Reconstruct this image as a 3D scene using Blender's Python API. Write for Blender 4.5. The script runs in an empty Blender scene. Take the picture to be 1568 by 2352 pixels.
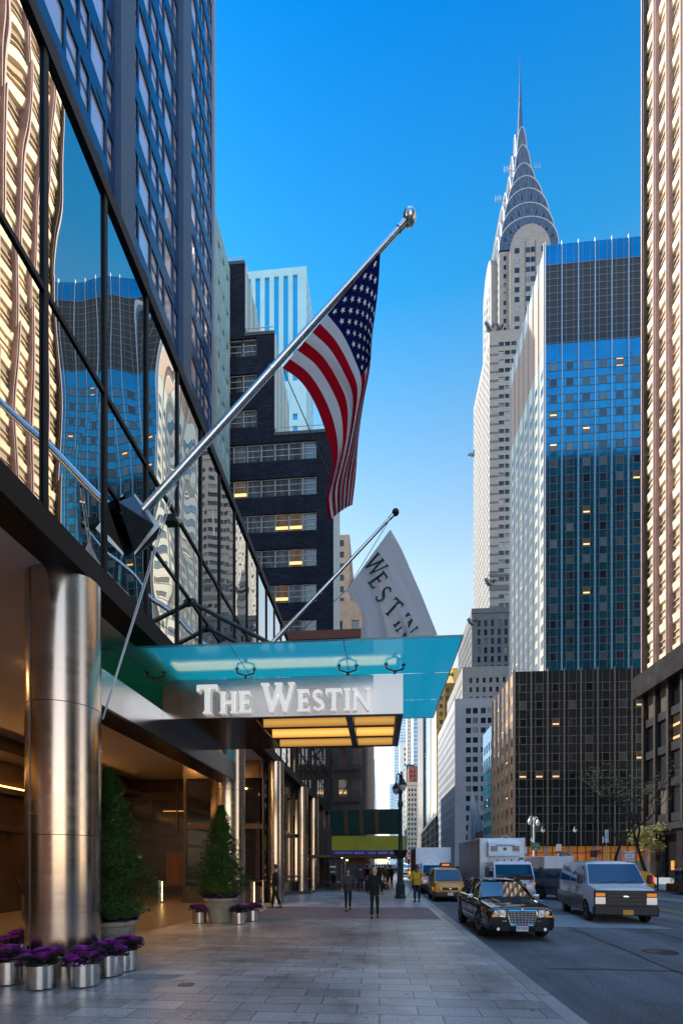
import bpy, bmesh, math, random
from mathutils import Vector, Matrix, noise
R = math.radians
random.seed(7)
sc = bpy.context.scene
COL = sc.collection
# ---------------------------------------------------------------- camera constants
CAM_H = 1.9; YAW = R(4.48); FPX = 1110.0
CT, ST = math.cos(YAW), math.sin(YAW)
def XY(u, Y):
    """world X of sight line u on the plane Y"""
    xc = (u-784)/FPX
    d = Y/(CT+xc*ST)
    return d*(-ST+xc*CT), d
def at(u, v, Y):
    x, d = XY(u, Y)
    return Vector((x, Y, CAM_H+d*(1982-v)/FPX))
def proj(p):
    xr = p[0]*CT+p[1]*ST; d = -p[0]*ST+p[1]*CT
    if d < .2: return None
    return 784+FPX*xr/d, 1982-FPX*(p[2]-CAM_H)/d, d

# ---------------------------------------------------------------- mesh builder
class MB:
    def __init__(s): s.v = []; s.f = []; s.m = []; s.uv = None
    def add(s, pts, faces, m=0):
        n = len(s.v); s.v += [tuple(p) for p in pts]
        for f in faces: s.f.append(tuple(i+n for i in f)); s.m.append(m)
    def q(s, *p, m=0): s.add(p, [tuple(range(len(p)))], m)
    def box(s, x0, y0, z0, x1, y1, z1, m=0):
        s.add([(x0,y0,z0),(x1,y0,z0),(x1,y1,z0),(x0,y1,z0),(x0,y0,z1),(x1,y0,z1),(x1,y1,z1),(x0,y1,z1)],
              [(3,2,1,0),(4,5,6,7),(0,1,5,4),(1,2,6,5),(2,3,7,6),(3,0,4,7)], m)
    def bar(s, a, b, w, h=None, up=(0,0,1), m=0):
        a = Vector(a); b = Vector(b); h = h or w
        d = (b-a).normalized(); up = Vector(up)
        if abs(d.dot(up)) > .98: up = Vector((0,1,0))
        sx = d.cross(up).normalized()*w/2; sz = sx.cross(d).normalized()*h/2
        p = [a-sx-sz,a+sx-sz,a+sx+sz,a-sx+sz,b-sx-sz,b+sx-sz,b+sx+sz,b-sx+sz]
        s.add(p, [(0,1,2,3),(7,6,5,4),(0,4,5,1),(1,5,6,2),(2,6,7,3),(3,7,4,0)], m)
    def tube(s, pts, rad, n=8, cap=True, m=0):
        pts = [Vector(p) for p in pts]
        if not hasattr(rad, '__len__'): rad = [rad]*len(pts)
        base = len(s.v); prev = None
        for i, p in enumerate(pts):
            d = (pts[min(i+1,len(pts)-1)]-pts[max(i-1,0)]).normalized()
            if prev is None:
                a = Vector((0,0,1)) if abs(d.z) < .9 else Vector((1,0,0))
                x = d.cross(a).normalized()
            else:
                x = (prev-d*prev.dot(d)).normalized()
            prev = x; y = d.cross(x)
            for k in range(n):
                t = 2*math.pi*k/n
                s.v.append(tuple(p+(x*math.cos(t)+y*math.sin(t))*rad[i]))
        for i in range(len(pts)-1):
            for k in range(n):
                a = base+i*n+k; b = base+i*n+(k+1)%n
                s.f.append((a,b,b+n,a+n)); s.m.append(m)
        if cap:
            s.f.append(tuple(base+k for k in reversed(range(n)))); s.m.append(m)
            e = base+(len(pts)-1)*n
            s.f.append(tuple(e+k for k in range(n))); s.m.append(m)
    def lathe(s, prof, c=(0,0,0), n=24, m=0, axis='z', sx=1, sy=1):
        base = len(s.v)
        for r, z in prof:
            for k in range(n):
                t = 2*math.pi*k/n; a, b = r*math.cos(t)*sx, r*math.sin(t)*sy
                p = {'z':(a,b,z),'x':(z,a,b),'y':(b,z,a)}[axis]
                s.v.append((p[0]+c[0],p[1]+c[1],p[2]+c[2]))
        for i in range(len(prof)-1):
            for k in range(n):
                a = base+i*n+k; b = base+i*n+(k+1)%n
                s.f.append((a,b,b+n,a+n)); s.m.append(m)
        if prof[0][0] > 1e-4: s.f.append(tuple(base+k for k in reversed(range(n)))); s.m.append(m)
        e = base+(len(prof)-1)*n
        if prof[-1][0] > 1e-4: s.f.append(tuple(e+k for k in range(n))); s.m.append(m)
    def loft(s, rings, cap=True, m=0):
        n = len(rings[0]); base = len(s.v)
        for r in rings: s.v += [tuple(p) for p in r]
        for i in range(len(rings)-1):
            for k in range(n):
                a = base+i*n+k; b = base+i*n+(k+1)%n
                s.f.append((a,b,b+n,a+n)); s.m.append(m)
        if cap:
            s.f.append(tuple(base+k for k in reversed(range(n)))); s.m.append(m)
            e = base+(len(rings)-1)*n
            s.f.append(tuple(e+k for k in range(n))); s.m.append(m)
    def grid(s, fn, nu, nv, m=0):
        base = len(s.v)
        for j in range(nv+1):
            for i in range(nu+1): s.v.append(tuple(fn(i/nu, j/nv)))
        for j in range(nv):
            for i in range(nu):
                a = base+j*(nu+1)+i
                s.f.append((a,a+1,a+nu+2,a+nu+1)); s.m.append(m)
    def prism(s, poly, o, ax, ay, depth, m=0):
        """poly (2d) in plane o+x*ax+y*ay, extruded along ax x ay by depth"""
        o = Vector(o); ax = Vector(ax); ay = Vector(ay); nz = ax.cross(ay).normalized()*depth
        n = len(poly)
        pts = [o+ax*x+ay*y for x, y in poly]
        s.add(pts+[p+nz for p in pts], [tuple(range(n-1,-1,-1)), tuple(range(n,2*n))]+[(i,(i+1)%n,(i+1)%n+n,i+n) for i in range(n)], m)
    def ball(s, c, r, n=12, m=0, sz=1, sx=1, sy=1):
        k = max(4, n//2)
        s.lathe([(max(r*math.sin(math.pi*i/k),1e-5), -r*sz*math.cos(math.pi*i/k)) for i in range(k+1)], c, n, m, 'z', sx, sy)
    def build(s, name, mats, parent=None, smooth=False, local=False, bevel=0, sharp=None, rnd=None):
        me = bpy.data.meshes.new(name)
        vs = s.v
        if parent is not None and not local:
            o = parent
            L = Vector((0,0,0))
            while o is not None: L = L+o.location; o = o.parent
            vs = [(p[0]-L.x, p[1]-L.y, p[2]-L.z) for p in vs]
        elif parent is None and not local and vs:
            L = Vector((sum(p[0] for p in vs)/len(vs), sum(p[1] for p in vs)/len(vs), min(p[2] for p in vs)))
            vs = [(p[0]-L.x, p[1]-L.y, p[2]-L.z) for p in vs]
        me.from_pydata(vs, [], s.f)
        if not isinstance(mats, (list, tuple)): mats = [mats]
        for x in mats: me.materials.append(x)
        me.polygons.foreach_set('material_index', s.m)
        if s.uv:
            l = me.uv_layers.new(name='UVMap')
            for i, lp in enumerate(me.loops): l.data[i].uv = s.uv[lp.vertex_index]
        if smooth:
            me.polygons.foreach_set('use_smooth', [True]*len(me.polygons))
            me.set_sharp_from_angle(angle=R(sharp or 40))
        me.update()
        ob = bpy.data.objects.new(name, me); COL.objects.link(ob)
        if parent is not None: ob.parent = parent
        elif not local and vs: ob.location = L
        if bevel:
            b = ob.modifiers.new('bevel', 'BEVEL'); b.width = bevel; b.segments = 2; b.limit_method = 'ANGLE'; b.angle_limit = R(40)
        return ob

def tag(o, label=None, cat=None, group=None, kind=None):
    if label: o['label'] = label
    if cat: o['category'] = cat
    if group: o['group'] = group
    if kind: o['kind'] = kind
    return o
def thing(name, label, cat, loc=(0,0,0), rotz=0, group=None):
    o = bpy.data.objects.new(name, None); COL.objects.link(o)
    o.empty_display_size = .3; o.location = loc; o.rotation_euler = (0,0,rotz)
    return tag(o, label, cat, group)
def copy_tree(o, parent=None):
    c = o.copy(); COL.objects.link(c); c.parent = parent
    for ch in list(o.children): copy_tree(ch, c)
    return c
def apply_mods(o):
    dg = bpy.context.evaluated_depsgraph_get(); dg.update()
    me = bpy.data.meshes.new_from_object(o.evaluated_get(dg))
    o.modifiers.clear(); o.data = me
    return o
def text(string, size, mat, parent, loc, rot=(R(90),0,0), depth=.004, name='lettering', align='CENTER', xs=1.0, spacing=1.0):
    cu = bpy.data.curves.new(name, 'FONT'); cu.body = string; cu.size = size; cu.extrude = depth
    cu.align_x = align; cu.align_y = 'CENTER'; cu.space_character = spacing
    t = bpy.data.objects.new('tmp', cu); COL.objects.link(t)
    bpy.context.view_layer.update()
    me = bpy.data.meshes.new_from_object(t.evaluated_get(bpy.context.evaluated_depsgraph_get()))
    bpy.data.objects.remove(t)
    me.materials.clear(); me.materials.append(mat)
    o = bpy.data.objects.new(name, me); COL.objects.link(o)
    o.parent = parent; o.location = loc; o.rotation_euler = rot; o.scale = (xs,1,1)
    return o

# ---------------------------------------------------------------- materials
MAT = {}
def nd(nt, typ, **kw):
    n = nt.nodes.new(typ)
    for k, v in kw.items():
        if k.startswith('i_'): n.inputs[k[2:].replace('_',' ')].default_value = v
        else: setattr(n, k, v)
    return n
def M(name, col=(.5,.5,.5), rough=.6, metal=0, ior=1.5, var=None, bump=None, emit=None, coat=0, stretch=None, spec=None, speck=None):
    """plain procedural surface. var=(scale, amount): brightness mottling; bump=(scale, strength); speck=(scale, amount)"""
    m = bpy.data.materials.new(name); m.use_nodes = True; nt = m.node_tree; L = nt.links.new
    b = nt.nodes['Principled BSDF']
    b.inputs['Base Color'].default_value = (*col, 1); b.inputs['Roughness'].default_value = rough
    b.inputs['Metallic'].default_value = metal; b.inputs['IOR'].default_value = ior
    if coat: b.inputs['Coat Weight'].default_value = coat; b.inputs['Coat Roughness'].default_value = .03
    if spec is not None: b.inputs['Specular IOR Level'].default_value = spec
    if emit: b.inputs['Emission Color'].default_value = (*emit[0],1); b.inputs['Emission Strength'].default_value = emit[1]
    if var or bump or speck:
        tc = nd(nt,'ShaderNodeTexCoord'); mp = nd(nt,'ShaderNodeMapping')
        L(tc.outputs['Object'], mp.inputs['Vector'])
        if stretch: mp.inputs['Scale'].default_value = stretch
    last = None
    if var:
        n = nd(nt,'ShaderNodeTexNoise', i_Scale=var[0], i_Detail=5.0, i_Roughness=.65); L(mp.outputs[0], n.inputs['Vector'])
        mr = nd(nt,'ShaderNodeMapRange'); mr.inputs[1].default_value=.3; mr.inputs[2].default_value=.7
        mr.inputs[3].default_value = 1-var[1]; mr.inputs[4].default_value = 1+var[1]
        L(n.outputs['Fac'], mr.inputs[0]); last = mr.outputs[0]
        rr = nd(nt,'ShaderNodeMath', operation='MULTIPLY_ADD'); rr.inputs[1].default_value=.25; rr.inputs[2].default_value=max(0,rough-.12)
        L(n.outputs['Fac'], rr.inputs[0]); L(rr.outputs[0], b.inputs['Roughness'])
    if speck:
        n2 = nd(nt,'ShaderNodeTexNoise', i_Scale=speck[0], i_Detail=1.0); L(mp.outputs[0], n2.inputs['Vector'])
        m2 = nd(nt,'ShaderNodeMapRange'); m2.inputs[1].default_value=.35; m2.inputs[2].default_value=.65
        m2.inputs[3].default_value = 1-speck[1]; m2.inputs[4].default_value = 1+speck[1]
        L(n2.outputs['Fac'], m2.inputs[0])
        if last:
            mm = nd(nt,'ShaderNodeMath', operation='MULTIPLY'); L(last, mm.inputs[0]); L(m2.outputs[0], mm.inputs[1]); last = mm.outputs[0]
        else: last = m2.outputs[0]
    if last:
        vm = nd(nt,'ShaderNodeVectorMath', operation='SCALE'); vm.inputs[0].default_value = col
        L(last, vm.inputs['Scale']); L(vm.outputs[0], b.inputs['Base Color'])
    if bump:
        n = nd(nt,'ShaderNodeTexNoise', i_Scale=bump[0], i_Detail=3.0); L(mp.outputs[0], n.inputs['Vector'])
        bp = nd(nt,'ShaderNodeBump', i_Strength=bump[1], i_Distance=.02); L(n.outputs['Fac'], bp.inputs['Height']); L(bp.outputs[0], b.inputs['Normal'])
    MAT[name] = m
    return m
def rnd_node(nt):
    L = nt.links.new
    oi = nd(nt,'ShaderNodeObjectInfo'); ge = nd(nt,'ShaderNodeNewGeometry')
    a = nd(nt,'ShaderNodeMath', operation='MULTIPLY_ADD'); a.inputs[1].default_value = 7.31
    b = nd(nt,'ShaderNodeMath', operation='MULTIPLY'); b.inputs[1].default_value = 5.17
    f = nd(nt,'ShaderNodeMath', operation='FRACT')
    L(oi.outputs['Random'], a.inputs[0]); L(ge.outputs['Random Per Island'], b.inputs[0]); L(b.outputs[0], a.inputs[2]); L(a.outputs[0], f.inputs[0])
    return f.outputs[0]
def MW(name, dark=(.02,.025,.03), blind=(.3,.3,.28), pb=.3, lit=(1,.6,.25), pl=.06, ls=.8, ior=2.2, rough=.05, wave=0, metal=0):
    """window glass: some panes with blinds, some lit"""
    m = bpy.data.materials.new(name); m.use_nodes = True; nt = m.node_tree; L = nt.links.new
    b = nt.nodes['Principled BSDF']; b.inputs['Roughness'].default_value = rough; b.inputs['IOR'].default_value = ior; b.inputs['Metallic'].default_value = metal
    r = rnd_node(nt)
    cr = nd(nt,'ShaderNodeValToRGB'); cr.color_ramp.interpolation = 'CONSTANT'
    e = cr.color_ramp.elements; e[0].position = 0; e[0].color = (*dark,1); e[1].position = 1-pb; e[1].color = (*blind,1)
    x = e.new((1-pb)*.5); x.color = (dark[0]*2.2+.004, dark[1]*2.2+.004, dark[2]*2.2+.005, 1)
    x = e.new(1-pb*.45); x.color = (blind[0]*.6, blind[1]*.6, blind[2]*.6, 1)
    L(r, cr.inputs[0]); L(cr.outputs[0], b.inputs['Base Color'])
    if pl:
        g = nd(nt,'ShaderNodeMath', operation='LESS_THAN'); g.inputs[1].default_value = pl
        L(r, g.inputs[0])
        tc = nd(nt,'ShaderNodeTexCoord'); sp = nd(nt,'ShaderNodeSeparateXYZ'); L(tc.outputs['Object'], sp.inputs[0])
        k1 = nd(nt,'ShaderNodeMath', operation='MULTIPLY_ADD'); k1.inputs[1].default_value = .62; k1.inputs[2].default_value = .1; L(sp.outputs['Z'], k1.inputs[0])
        k2 = nd(nt,'ShaderNodeMath', operation='FRACT'); L(k1.outputs[0], k2.inputs[0])
        k3 = nd(nt,'ShaderNodeMath', operation='COMPARE'); k3.inputs[1].default_value = .42; k3.inputs[2].default_value = .10; L(k2.outputs[0], k3.inputs[0])
        pw = nd(nt,'ShaderNodeMath', operation='MULTIPLY_ADD'); pw.inputs[1].default_value = .26; pw.inputs[2].default_value = .010; L(k3.outputs[0], pw.inputs[0])
        mu = nd(nt,'ShaderNodeMath', operation='MULTIPLY'); L(g.outputs[0], mu.inputs[0]); L(pw.outputs[0], mu.inputs[1])
        m3 = nd(nt,'ShaderNodeMath', operation='MULTIPLY'); m3.inputs[1].default_value = ls*8; L(mu.outputs[0], m3.inputs[0])
        b.inputs['Emission Color'].default_value = (*lit,1); L(m3.outputs[0], b.inputs['Emission Strength'])
    if wave: wavy(nt, b, wave)
    MAT[name] = m
    return m
def wavy(nt, b, amt, tilt=0, scale=.55, stretch=(1,1,.35)):
    """rolled-glass waviness: tilts the normal a little from place to place"""
    L = nt.links.new
    ge = nd(nt,'ShaderNodeNewGeometry'); mp = nd(nt,'ShaderNodeMapping'); mp.inputs['Scale'].default_value = stretch
    L(ge.outputs['Position'], mp.inputs['Vector'])
    n = nd(nt,'ShaderNodeTexNoise', i_Scale=scale, i_Detail=1.5); L(mp.outputs[0], n.inputs['Vector'])
    s = nd(nt,'ShaderNodeVectorMath', operation='SUBTRACT'); s.inputs[1].default_value = (.5,.5,.5); L(n.outputs['Color'], s.inputs[0])
    k = nd(nt,'ShaderNodeVectorMath', operation='SCALE'); k.inputs['Scale'].default_value = amt; L(s.outputs[0], k.inputs[0])
    a = nd(nt,'ShaderNodeVectorMath', operation='ADD'); L(ge.outputs['Normal'], a.inputs[0]); L(k.outputs[0], a.inputs[1])
    a2 = nd(nt,'ShaderNodeVectorMath', operation='ADD'); a2.inputs[1].default_value = (0,tilt,0); L(a.outputs[0], a2.inputs[0])
    no = nd(nt,'ShaderNodeVectorMath', operation='NORMALIZE'); L(a2.outputs[0], no.inputs[0]); L(no.outputs[0], b.inputs['Normal'])
def spotty(nt, ge, last):
    """trodden gum spots and larger dark stains"""
    L = nt.links.new
    for sc_, thr, dk in ((2.2,.075,.55), (5.0,.06,.7)):
        v = nd(nt,'ShaderNodeTexVoronoi', i_Scale=sc_); L(ge.outputs['Position'], v.inputs['Vector'])
        m2 = nd(nt,'ShaderNodeMapRange'); m2.inputs[1].default_value = thr; m2.inputs[2].default_value = thr*1.35; m2.inputs[3].default_value = dk; m2.inputs[4].default_value = 1; L(v.outputs['Distance'], m2.inputs[0])
        a = nd(nt,'ShaderNodeMath', operation='MULTIPLY'); L(last, a.inputs[0]); L(m2.outputs[0], a.inputs[1]); last = a.outputs[0]
    n = nd(nt,'ShaderNodeTexNoise', i_Scale=.9, i_Detail=8.0, i_Roughness=.75); L(ge.outputs['Position'], n.inputs['Vector'])
    m3 = nd(nt,'ShaderNodeMapRange'); m3.inputs[1].default_value = .32; m3.inputs[2].default_value = .48; m3.inputs[3].default_value = .62; m3.inputs[4].default_value = 1; L(n.outputs['Fac'], m3.inputs[0])
    a = nd(nt,'ShaderNodeMath', operation='MULTIPLY'); L(last, a.inputs[0]); L(m3.outputs[0], a.inputs[1]); return a.outputs[0]
def MBRICK(name, c1, c2, mortar, bw, rh, ms=.008, rough=.8, axes='xz', var=.15, spk=None, offset=.5, bumpd=.3, big=None, ior=1.5, spots=False):
    """masonry / paving: Brick Texture on real coordinates (metres). axes picks the two world axes."""
    m = bpy.data.materials.new(name); m.use_nodes = True; nt = m.node_tree; L = nt.links.new
    b = nt.nodes['Principled BSDF']; b.inputs['Roughness'].default_value = rough; b.inputs['IOR'].default_value = ior
    ge = nd(nt,'ShaderNodeNewGeometry'); sp = nd(nt,'ShaderNodeSeparateXYZ'); cb = nd(nt,'ShaderNodeCombineXYZ')
    L(ge.outputs['Position'], sp.inputs[0])
    if axes == 'sz':   # horizontal along whichever wall: x+y
        ad = nd(nt,'ShaderNodeMath', operation='ADD'); L(sp.outputs['X'], ad.inputs[0]); L(sp.outputs['Y'], ad.inputs[1])
        L(ad.outputs[0], cb.inputs['X']); L(sp.outputs['Z'], cb.inputs['Y'])
    else:
        L(sp.outputs[axes[0].upper()], cb.inputs['X']); L(sp.outputs[axes[1].upper()], cb.inputs['Y'])
    bk = nd(nt,'ShaderNodeTexBrick'); bk.offset = offset
    bk.inputs['Color1'].default_value = (*c1,1); bk.inputs['Color2'].default_value = (*c2,1); bk.inputs['Mortar'].default_value = (*mortar,1)
    bk.inputs['Scale'].default_value = 1; bk.inputs['Mortar Size'].default_value = ms; bk.inputs['Brick Width'].default_value = bw; bk.inputs['Row Height'].default_value = rh
    bk.inputs['Mortar Smooth'].default_value = .2
    L(cb.outputs[0], bk.inputs['Vector'])
    n = nd(nt,'ShaderNodeTexNoise', i_Scale=.45, i_Detail=6.0); L(ge.outputs['Position'], n.inputs['Vector'])
    mr = nd(nt,'ShaderNodeMapRange'); mr.inputs[1].default_value=.3; mr.inputs[2].default_value=.7; mr.inputs[3].default_value=1-var; mr.inputs[4].default_value=1+var
    L(n.outputs['Fac'], mr.inputs[0]); last = mr.outputs[0]
    if spk:
        n2 = nd(nt,'ShaderNodeTexNoise', i_Scale=spk[0], i_Detail=2.0); L(ge.outputs['Position'], n2.inputs['Vector'])
        m2 = nd(nt,'ShaderNodeMapRange'); m2.inputs[1].default_value=.35; m2.inputs[2].default_value=.65; m2.inputs[3].default_value=1-spk[1]; m2.inputs[4].default_value=1+spk[1]
        L(n2.outputs['Fac'], m2.inputs[0]); mm = nd(nt,'ShaderNodeMath', operation='MULTIPLY'); L(last, mm.inputs[0]); L(m2.outputs[0], mm.inputs[1]); last = mm.outputs[0]
    if spots: last = spotty(nt, ge, last)
    sv = nd(nt,'ShaderNodeVectorMath', operation='SCALE'); L(bk.outputs['Color'], sv.inputs[0]); L(last, sv.inputs['Scale']); L(sv.outputs[0], b.inputs['Base Color'])
    bp = nd(nt,'ShaderNodeBump', i_Strength=bumpd, i_Distance=.01); bp.invert = True; L(bk.outputs['Fac'], bp.inputs['Height']); L(bp.outputs[0], b.inputs['Normal'])
    rr = nd(nt,'ShaderNodeMapRange'); rr.inputs[3].default_value = rough-.15; rr.inputs[4].default_value = rough+.15; L(n.outputs['Fac'], rr.inputs[0]); L(rr.outputs[0], b.inputs['Roughness'])
    MAT[name] = m
    return m

# paving and ground
MBRICK('paving', (.50,.455,.43), (.34,.315,.305), (.09,.085,.08), .78, .38, .007, .36, 'xy', .42, (45,.3), .37, .7, spots=True)
MBRICK('brick_paving', (.30,.20,.17), (.23,.155,.14), (.13,.11,.10), .2, .1, .008, .7, 'xy', .2, (30,.15), .5, .4)
MBRICK('granite_kerb', (.42,.36,.33), (.34,.29,.27), (.12,.10,.10), 1.3, 5.0, .012, .6, 'yx', .35, (50,.3))
M('concrete', (.33,.33,.32), .75, var=(1.2,.16), speck=(40,.12), bump=(30,.15))
def asphalt():
    m = M('asphalt', (.135,.14,.15), .66, var=(.35,.35), speck=(42,.6), bump=(70,.3)); nt = m.node_tree; L = nt.links.new; b = nt.nodes['Principled BSDF']
    ge = nd(nt,'ShaderNodeNewGeometry'); mp = nd(nt,'ShaderNodeMapping'); mp.inputs['Scale'].default_value = (.75,.035,1); L(ge.outputs['Position'], mp.inputs['Vector'])
    n = nd(nt,'ShaderNodeTexNoise', i_Scale=1.0, i_Detail=6.0, i_Roughness=.6); L(mp.outputs[0], n.inputs['Vector'])
    mr = nd(nt,'ShaderNodeMapRange'); mr.inputs[1].default_value=.35; mr.inputs[2].default_value=.65; mr.inputs[3].default_value=.62; mr.inputs[4].default_value=1.3; L(n.outputs['Fac'], mr.inputs[0])
    v = nd(nt,'ShaderNodeTexVoronoi', feature='DISTANCE_TO_EDGE', i_Scale=.22); L(ge.outputs['Position'], v.inputs['Vector'])
    c = nd(nt,'ShaderNodeMapRange'); c.inputs[1].default_value=0; c.inputs[2].default_value=.004; c.inputs[3].default_value=.62; c.inputs[4].default_value=1; L(v.outputs['Distance'], c.inputs[0])
    mm = nd(nt,'ShaderNodeMath', operation='MULTIPLY'); L(mr.outputs[0], mm.inputs[0]); L(c.outputs[0], mm.inputs[1])
    last = spotty(nt, ge, mm.outputs[0])
    src = b.inputs['Base Color'].links[0].from_socket; sv = nd(nt,'ShaderNodeVectorMath', operation='SCALE'); L(src, sv.inputs[0]); L(last, sv.inputs['Scale']); L(sv.outputs[0], b.inputs['Base Color']); return m
asphalt()
M('road_paint', (.72,.72,.7), .6, var=(4,.25)); M('yellow_paint', (.62,.38,.06), .6, var=(4,.25))
# metals
M('brushed_steel', (.60,.49,.41), .22, 1, var=(2,.05), stretch=(.3,.3,3))
M('satin_steel', (.62,.60,.58), .22, 1, var=(5,.06), stretch=(1,1,10))
M('planter_steel', (.72,.71,.70), .2, 1, var=(4,.06), stretch=(8,8,.3))
M('dark_steel', (.05,.052,.06), .35, .6, var=(3,.2))
M('black_metal', (.012,.013,.016), .4, .3)
M('chrome', (.85,.86,.88), .07, 1)
M('pole_steel', (.6,.6,.62), .25, 1, var=(3,.1), stretch=(1,1,6))
M('bronze', (.10,.055,.05), .35, .5, var=(2,.15))
M('cast_green', (.012,.035,.035), .45, var=(4,.3))
M('white_metal', (.72,.74,.76), .4, var=(3,.08)); M('reflection_glow', (.85,.87,.9), .35, emit=((.95,.97,1),.32))
M('white_letter', (.88,.88,.86), .35, emit=((1,.98,.94),.45))
# hotel
M('soffit', (.58,.50,.45), .8, var=(.6,.06))
M('fascia_black', (.006,.006,.008), .5, spec=.25)
M('lobby_dark', (.06,.034,.02), .18, ior=1.6, var=(.8,.35))
M('lobby_wood', (.26,.11,.045), .3, var=(1.2,.4), stretch=(3,3,.4))
M('lobby_band', (.13,.09,.07), .3, .6, var=(1,.2))
M('storefront_glass', (.012,.012,.014), .03, ior=1.75)
M('polished_granite', (.10,.085,.08), .2, speck=(60,.35))
def mirror(name, col, wave, tilt, scale=.5, rough=.004, metal=1):
    m = bpy.data.materials.new(name); m.use_nodes = True; nt = m.node_tree; b = nt.nodes['Principled BSDF']
    b.inputs['Base Color'].default_value = (*col,1); b.inputs['Metallic'].default_value = metal; b.inputs['Roughness'].default_value = rough
    wavy(nt, b, wave, tilt, scale); MAT[name] = m; return m
mirror('podium_glass', (.66,.61,.55), .046, .017, .6)
mirror('tower_glass', (.98,.93,1.0), .006, 0, .3, .004, .5)
M('tower_spandrel', (.004,.045,.17), .2, ior=1.7)
M('tower_pier', (.05,.10,.19), .5, ior=1.6, var=(3,.35), stretch=(6,6,1), bump=(14,.35))
# other buildings
MBRICK('dark_brick', (.017,.023,.044), (.032,.040,.068), (.009,.012,.022), .55, .19, .02, .9, 'sz', .25, None, .5, .5, ior=1.25)
MBRICK('red_brick', (.24,.09,.06), (.19,.07,.05), (.12,.08,.07), .3, .1, .012, .8, 'sz', .2)
MBRICK('tan_brick', (.46,.34,.25), (.40,.29,.21), (.3,.24,.2), .6, .25, .01, .8, 'sz', .15)
MBRICK('white_brick', (.27,.266,.258), (.235,.234,.232), (.18,.18,.185), 1.4, .7, .02, .75, 'sz', .1)
M('grey_brick', (.11,.115,.125), .7, var=(.3,.2))
M('white_stone', (.36,.375,.41), .7, var=(.12,.12)); M('pale_panel', (.30,.56,.66), .5, var=(.1,.1))
M('crown_steel', (.105,.135,.175), .36, .7, var=(.8,.2))
M('beige_stone', (.52,.46,.38), .75, var=(.2,.14)); M('rust_brick', (.22,.075,.055), .8, var=(.5,.2))
m_ = M('teal_panel', (.03,.30,.50), .05, metal=.93, ior=1.8, var=(.09,.2)); wavy(m_.node_tree, m_.node_tree.nodes['Principled BSDF'], .02, 0, .6, (1,1,.5))
m_ = M('wing_panel', (.09,.12,.12), .05, metal=.85, ior=1.8, var=(.09,.2)); wavy(m_.node_tree, m_.node_tree.nodes['Principled BSDF'], .03, 0, .6, (1,1,.5))
M('fin_bronze', (.36,.27,.22), .35, .5)
mirror_t = M('teal_side_sunlit', (.50,.52,.44), .22, ior=1.7, var=(.15,.1))  # side face of the teal tower, sunlight put into its paler colour
M('louver', (.015,.016,.018), .5)
M('fin_metal', (.55,.54,.53), .35, .6)
M('fin_grey', (.22,.21,.21), .4, .4)
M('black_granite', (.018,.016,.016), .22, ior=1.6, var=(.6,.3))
M('bronze_pier', (.33,.215,.21), .45, .1, var=(1.2,.12)); M('cream_spandrel', (.82,.67,.45), .55, var=(.7,.12)); M('lit_sill', (.60,.47,.33), .55)
mirror('gold_mirror', (.75,.52,.20), .05, 0, .12, .03); M('green_mirror', (.006,.022,.024), .2, ior=1.6, var=(.1,.5)); M('blue_mirror', (.16,.30,.40), .15, .3, ior=1.8, var=(.1,.3))
M('haze_blue', (.40,.58,.72), .35, ior=1.7, var=(.05,.15)); M('haze_white', (.62,.66,.68), .7, var=(.05,.12)); M('haze_beige', (.55,.52,.46), .7)  # haze of distance mixed into the far towers' colours
MW('win_teal', (.004,.014,.03), (.10,.16,.20), .30, (1,.62,.25), .09, .8, 1.9, .06)
MW('win_white', (.014,.02,.032), (.30,.32,.34), .18, pl=0, ior=1.6)
MW('win_dark', (.012,.014,.018), (.10,.09,.07), .25, (1,.55,.2), .06, .5, 2.0)
MW('win_brick', (.03,.032,.036), (.13,.15,.17), .55, (1,.55,.18), .13, 1.0, 2.1)
MW('win_bronze', (.50,.43,.30), (.70,.58,.40), .5, pl=0, ior=1.5, rough=.15)
MW('win_gold', (.05,.035,.015), (.2,.12,.05), .2, pl=0, ior=2)
MW('win_tower_dark', (.008,.009,.012), (.10,.09,.08), .22, (1,.6,.28), .10, .6, 1.8)
# things
M('rubber', (.012,.012,.013), .75); M('plastic_black', (.018,.018,.02), .45); M('car_glass', (.008,.014,.02), .02, ior=2.6)
M('van_glass', (.004,.05,.12), .03, ior=1.5)
M('car_black', (.004,.004,.005), .12, coat=1.0, ior=1.6); M('taxi_yellow', (.90,.42,.04), .3, coat=.6); M('van_white', (.84,.85,.88), .3, coat=.5)
M('suv_grey', (.13,.135,.15), .3, .3, coat=.6)
M('van_shaded', (.22,.20,.19), .35, .4, coat=.4)
M('truck_white', (.90,.95,.99), .42, var=(1.5,.08)); M('truck_side_grey', (.48,.46,.44), .55, var=(1.6,.35), stretch=(1,1,.25)); M('truck_brown', (.20,.14,.11), .55, var=(1.4,.45), stretch=(1,1,.3))  # white cab and box front
M('wheel_silver', (.45,.45,.46), .3, .9); M('lens_clear', (.75,.78,.8), .08, ior=1.9, emit=((1,.95,.85),.10)); M('lens_amber', (.8,.25,.02), .2, emit=((1,.3,.03),.45)); M('lens_red', (.6,.02,.02), .2, emit=((1,.04,.03),2.2)); M('lamp_on', (1,.8,.6), .3, emit=((1,.75,.45),9))
M('plate_white', (.75,.76,.78), .4); M('plate_blue', (.03,.10,.35), .4); M('plate_orange', (.75,.36,.04), .4)
M('skin', (.50,.30,.22), .5); M('skin_dark', (.12,.065,.045), .5); M('hair_dark', (.02,.014,.01), .5); M('hair_blond', (.48,.40,.28), .5, var=(40,.3))
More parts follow.
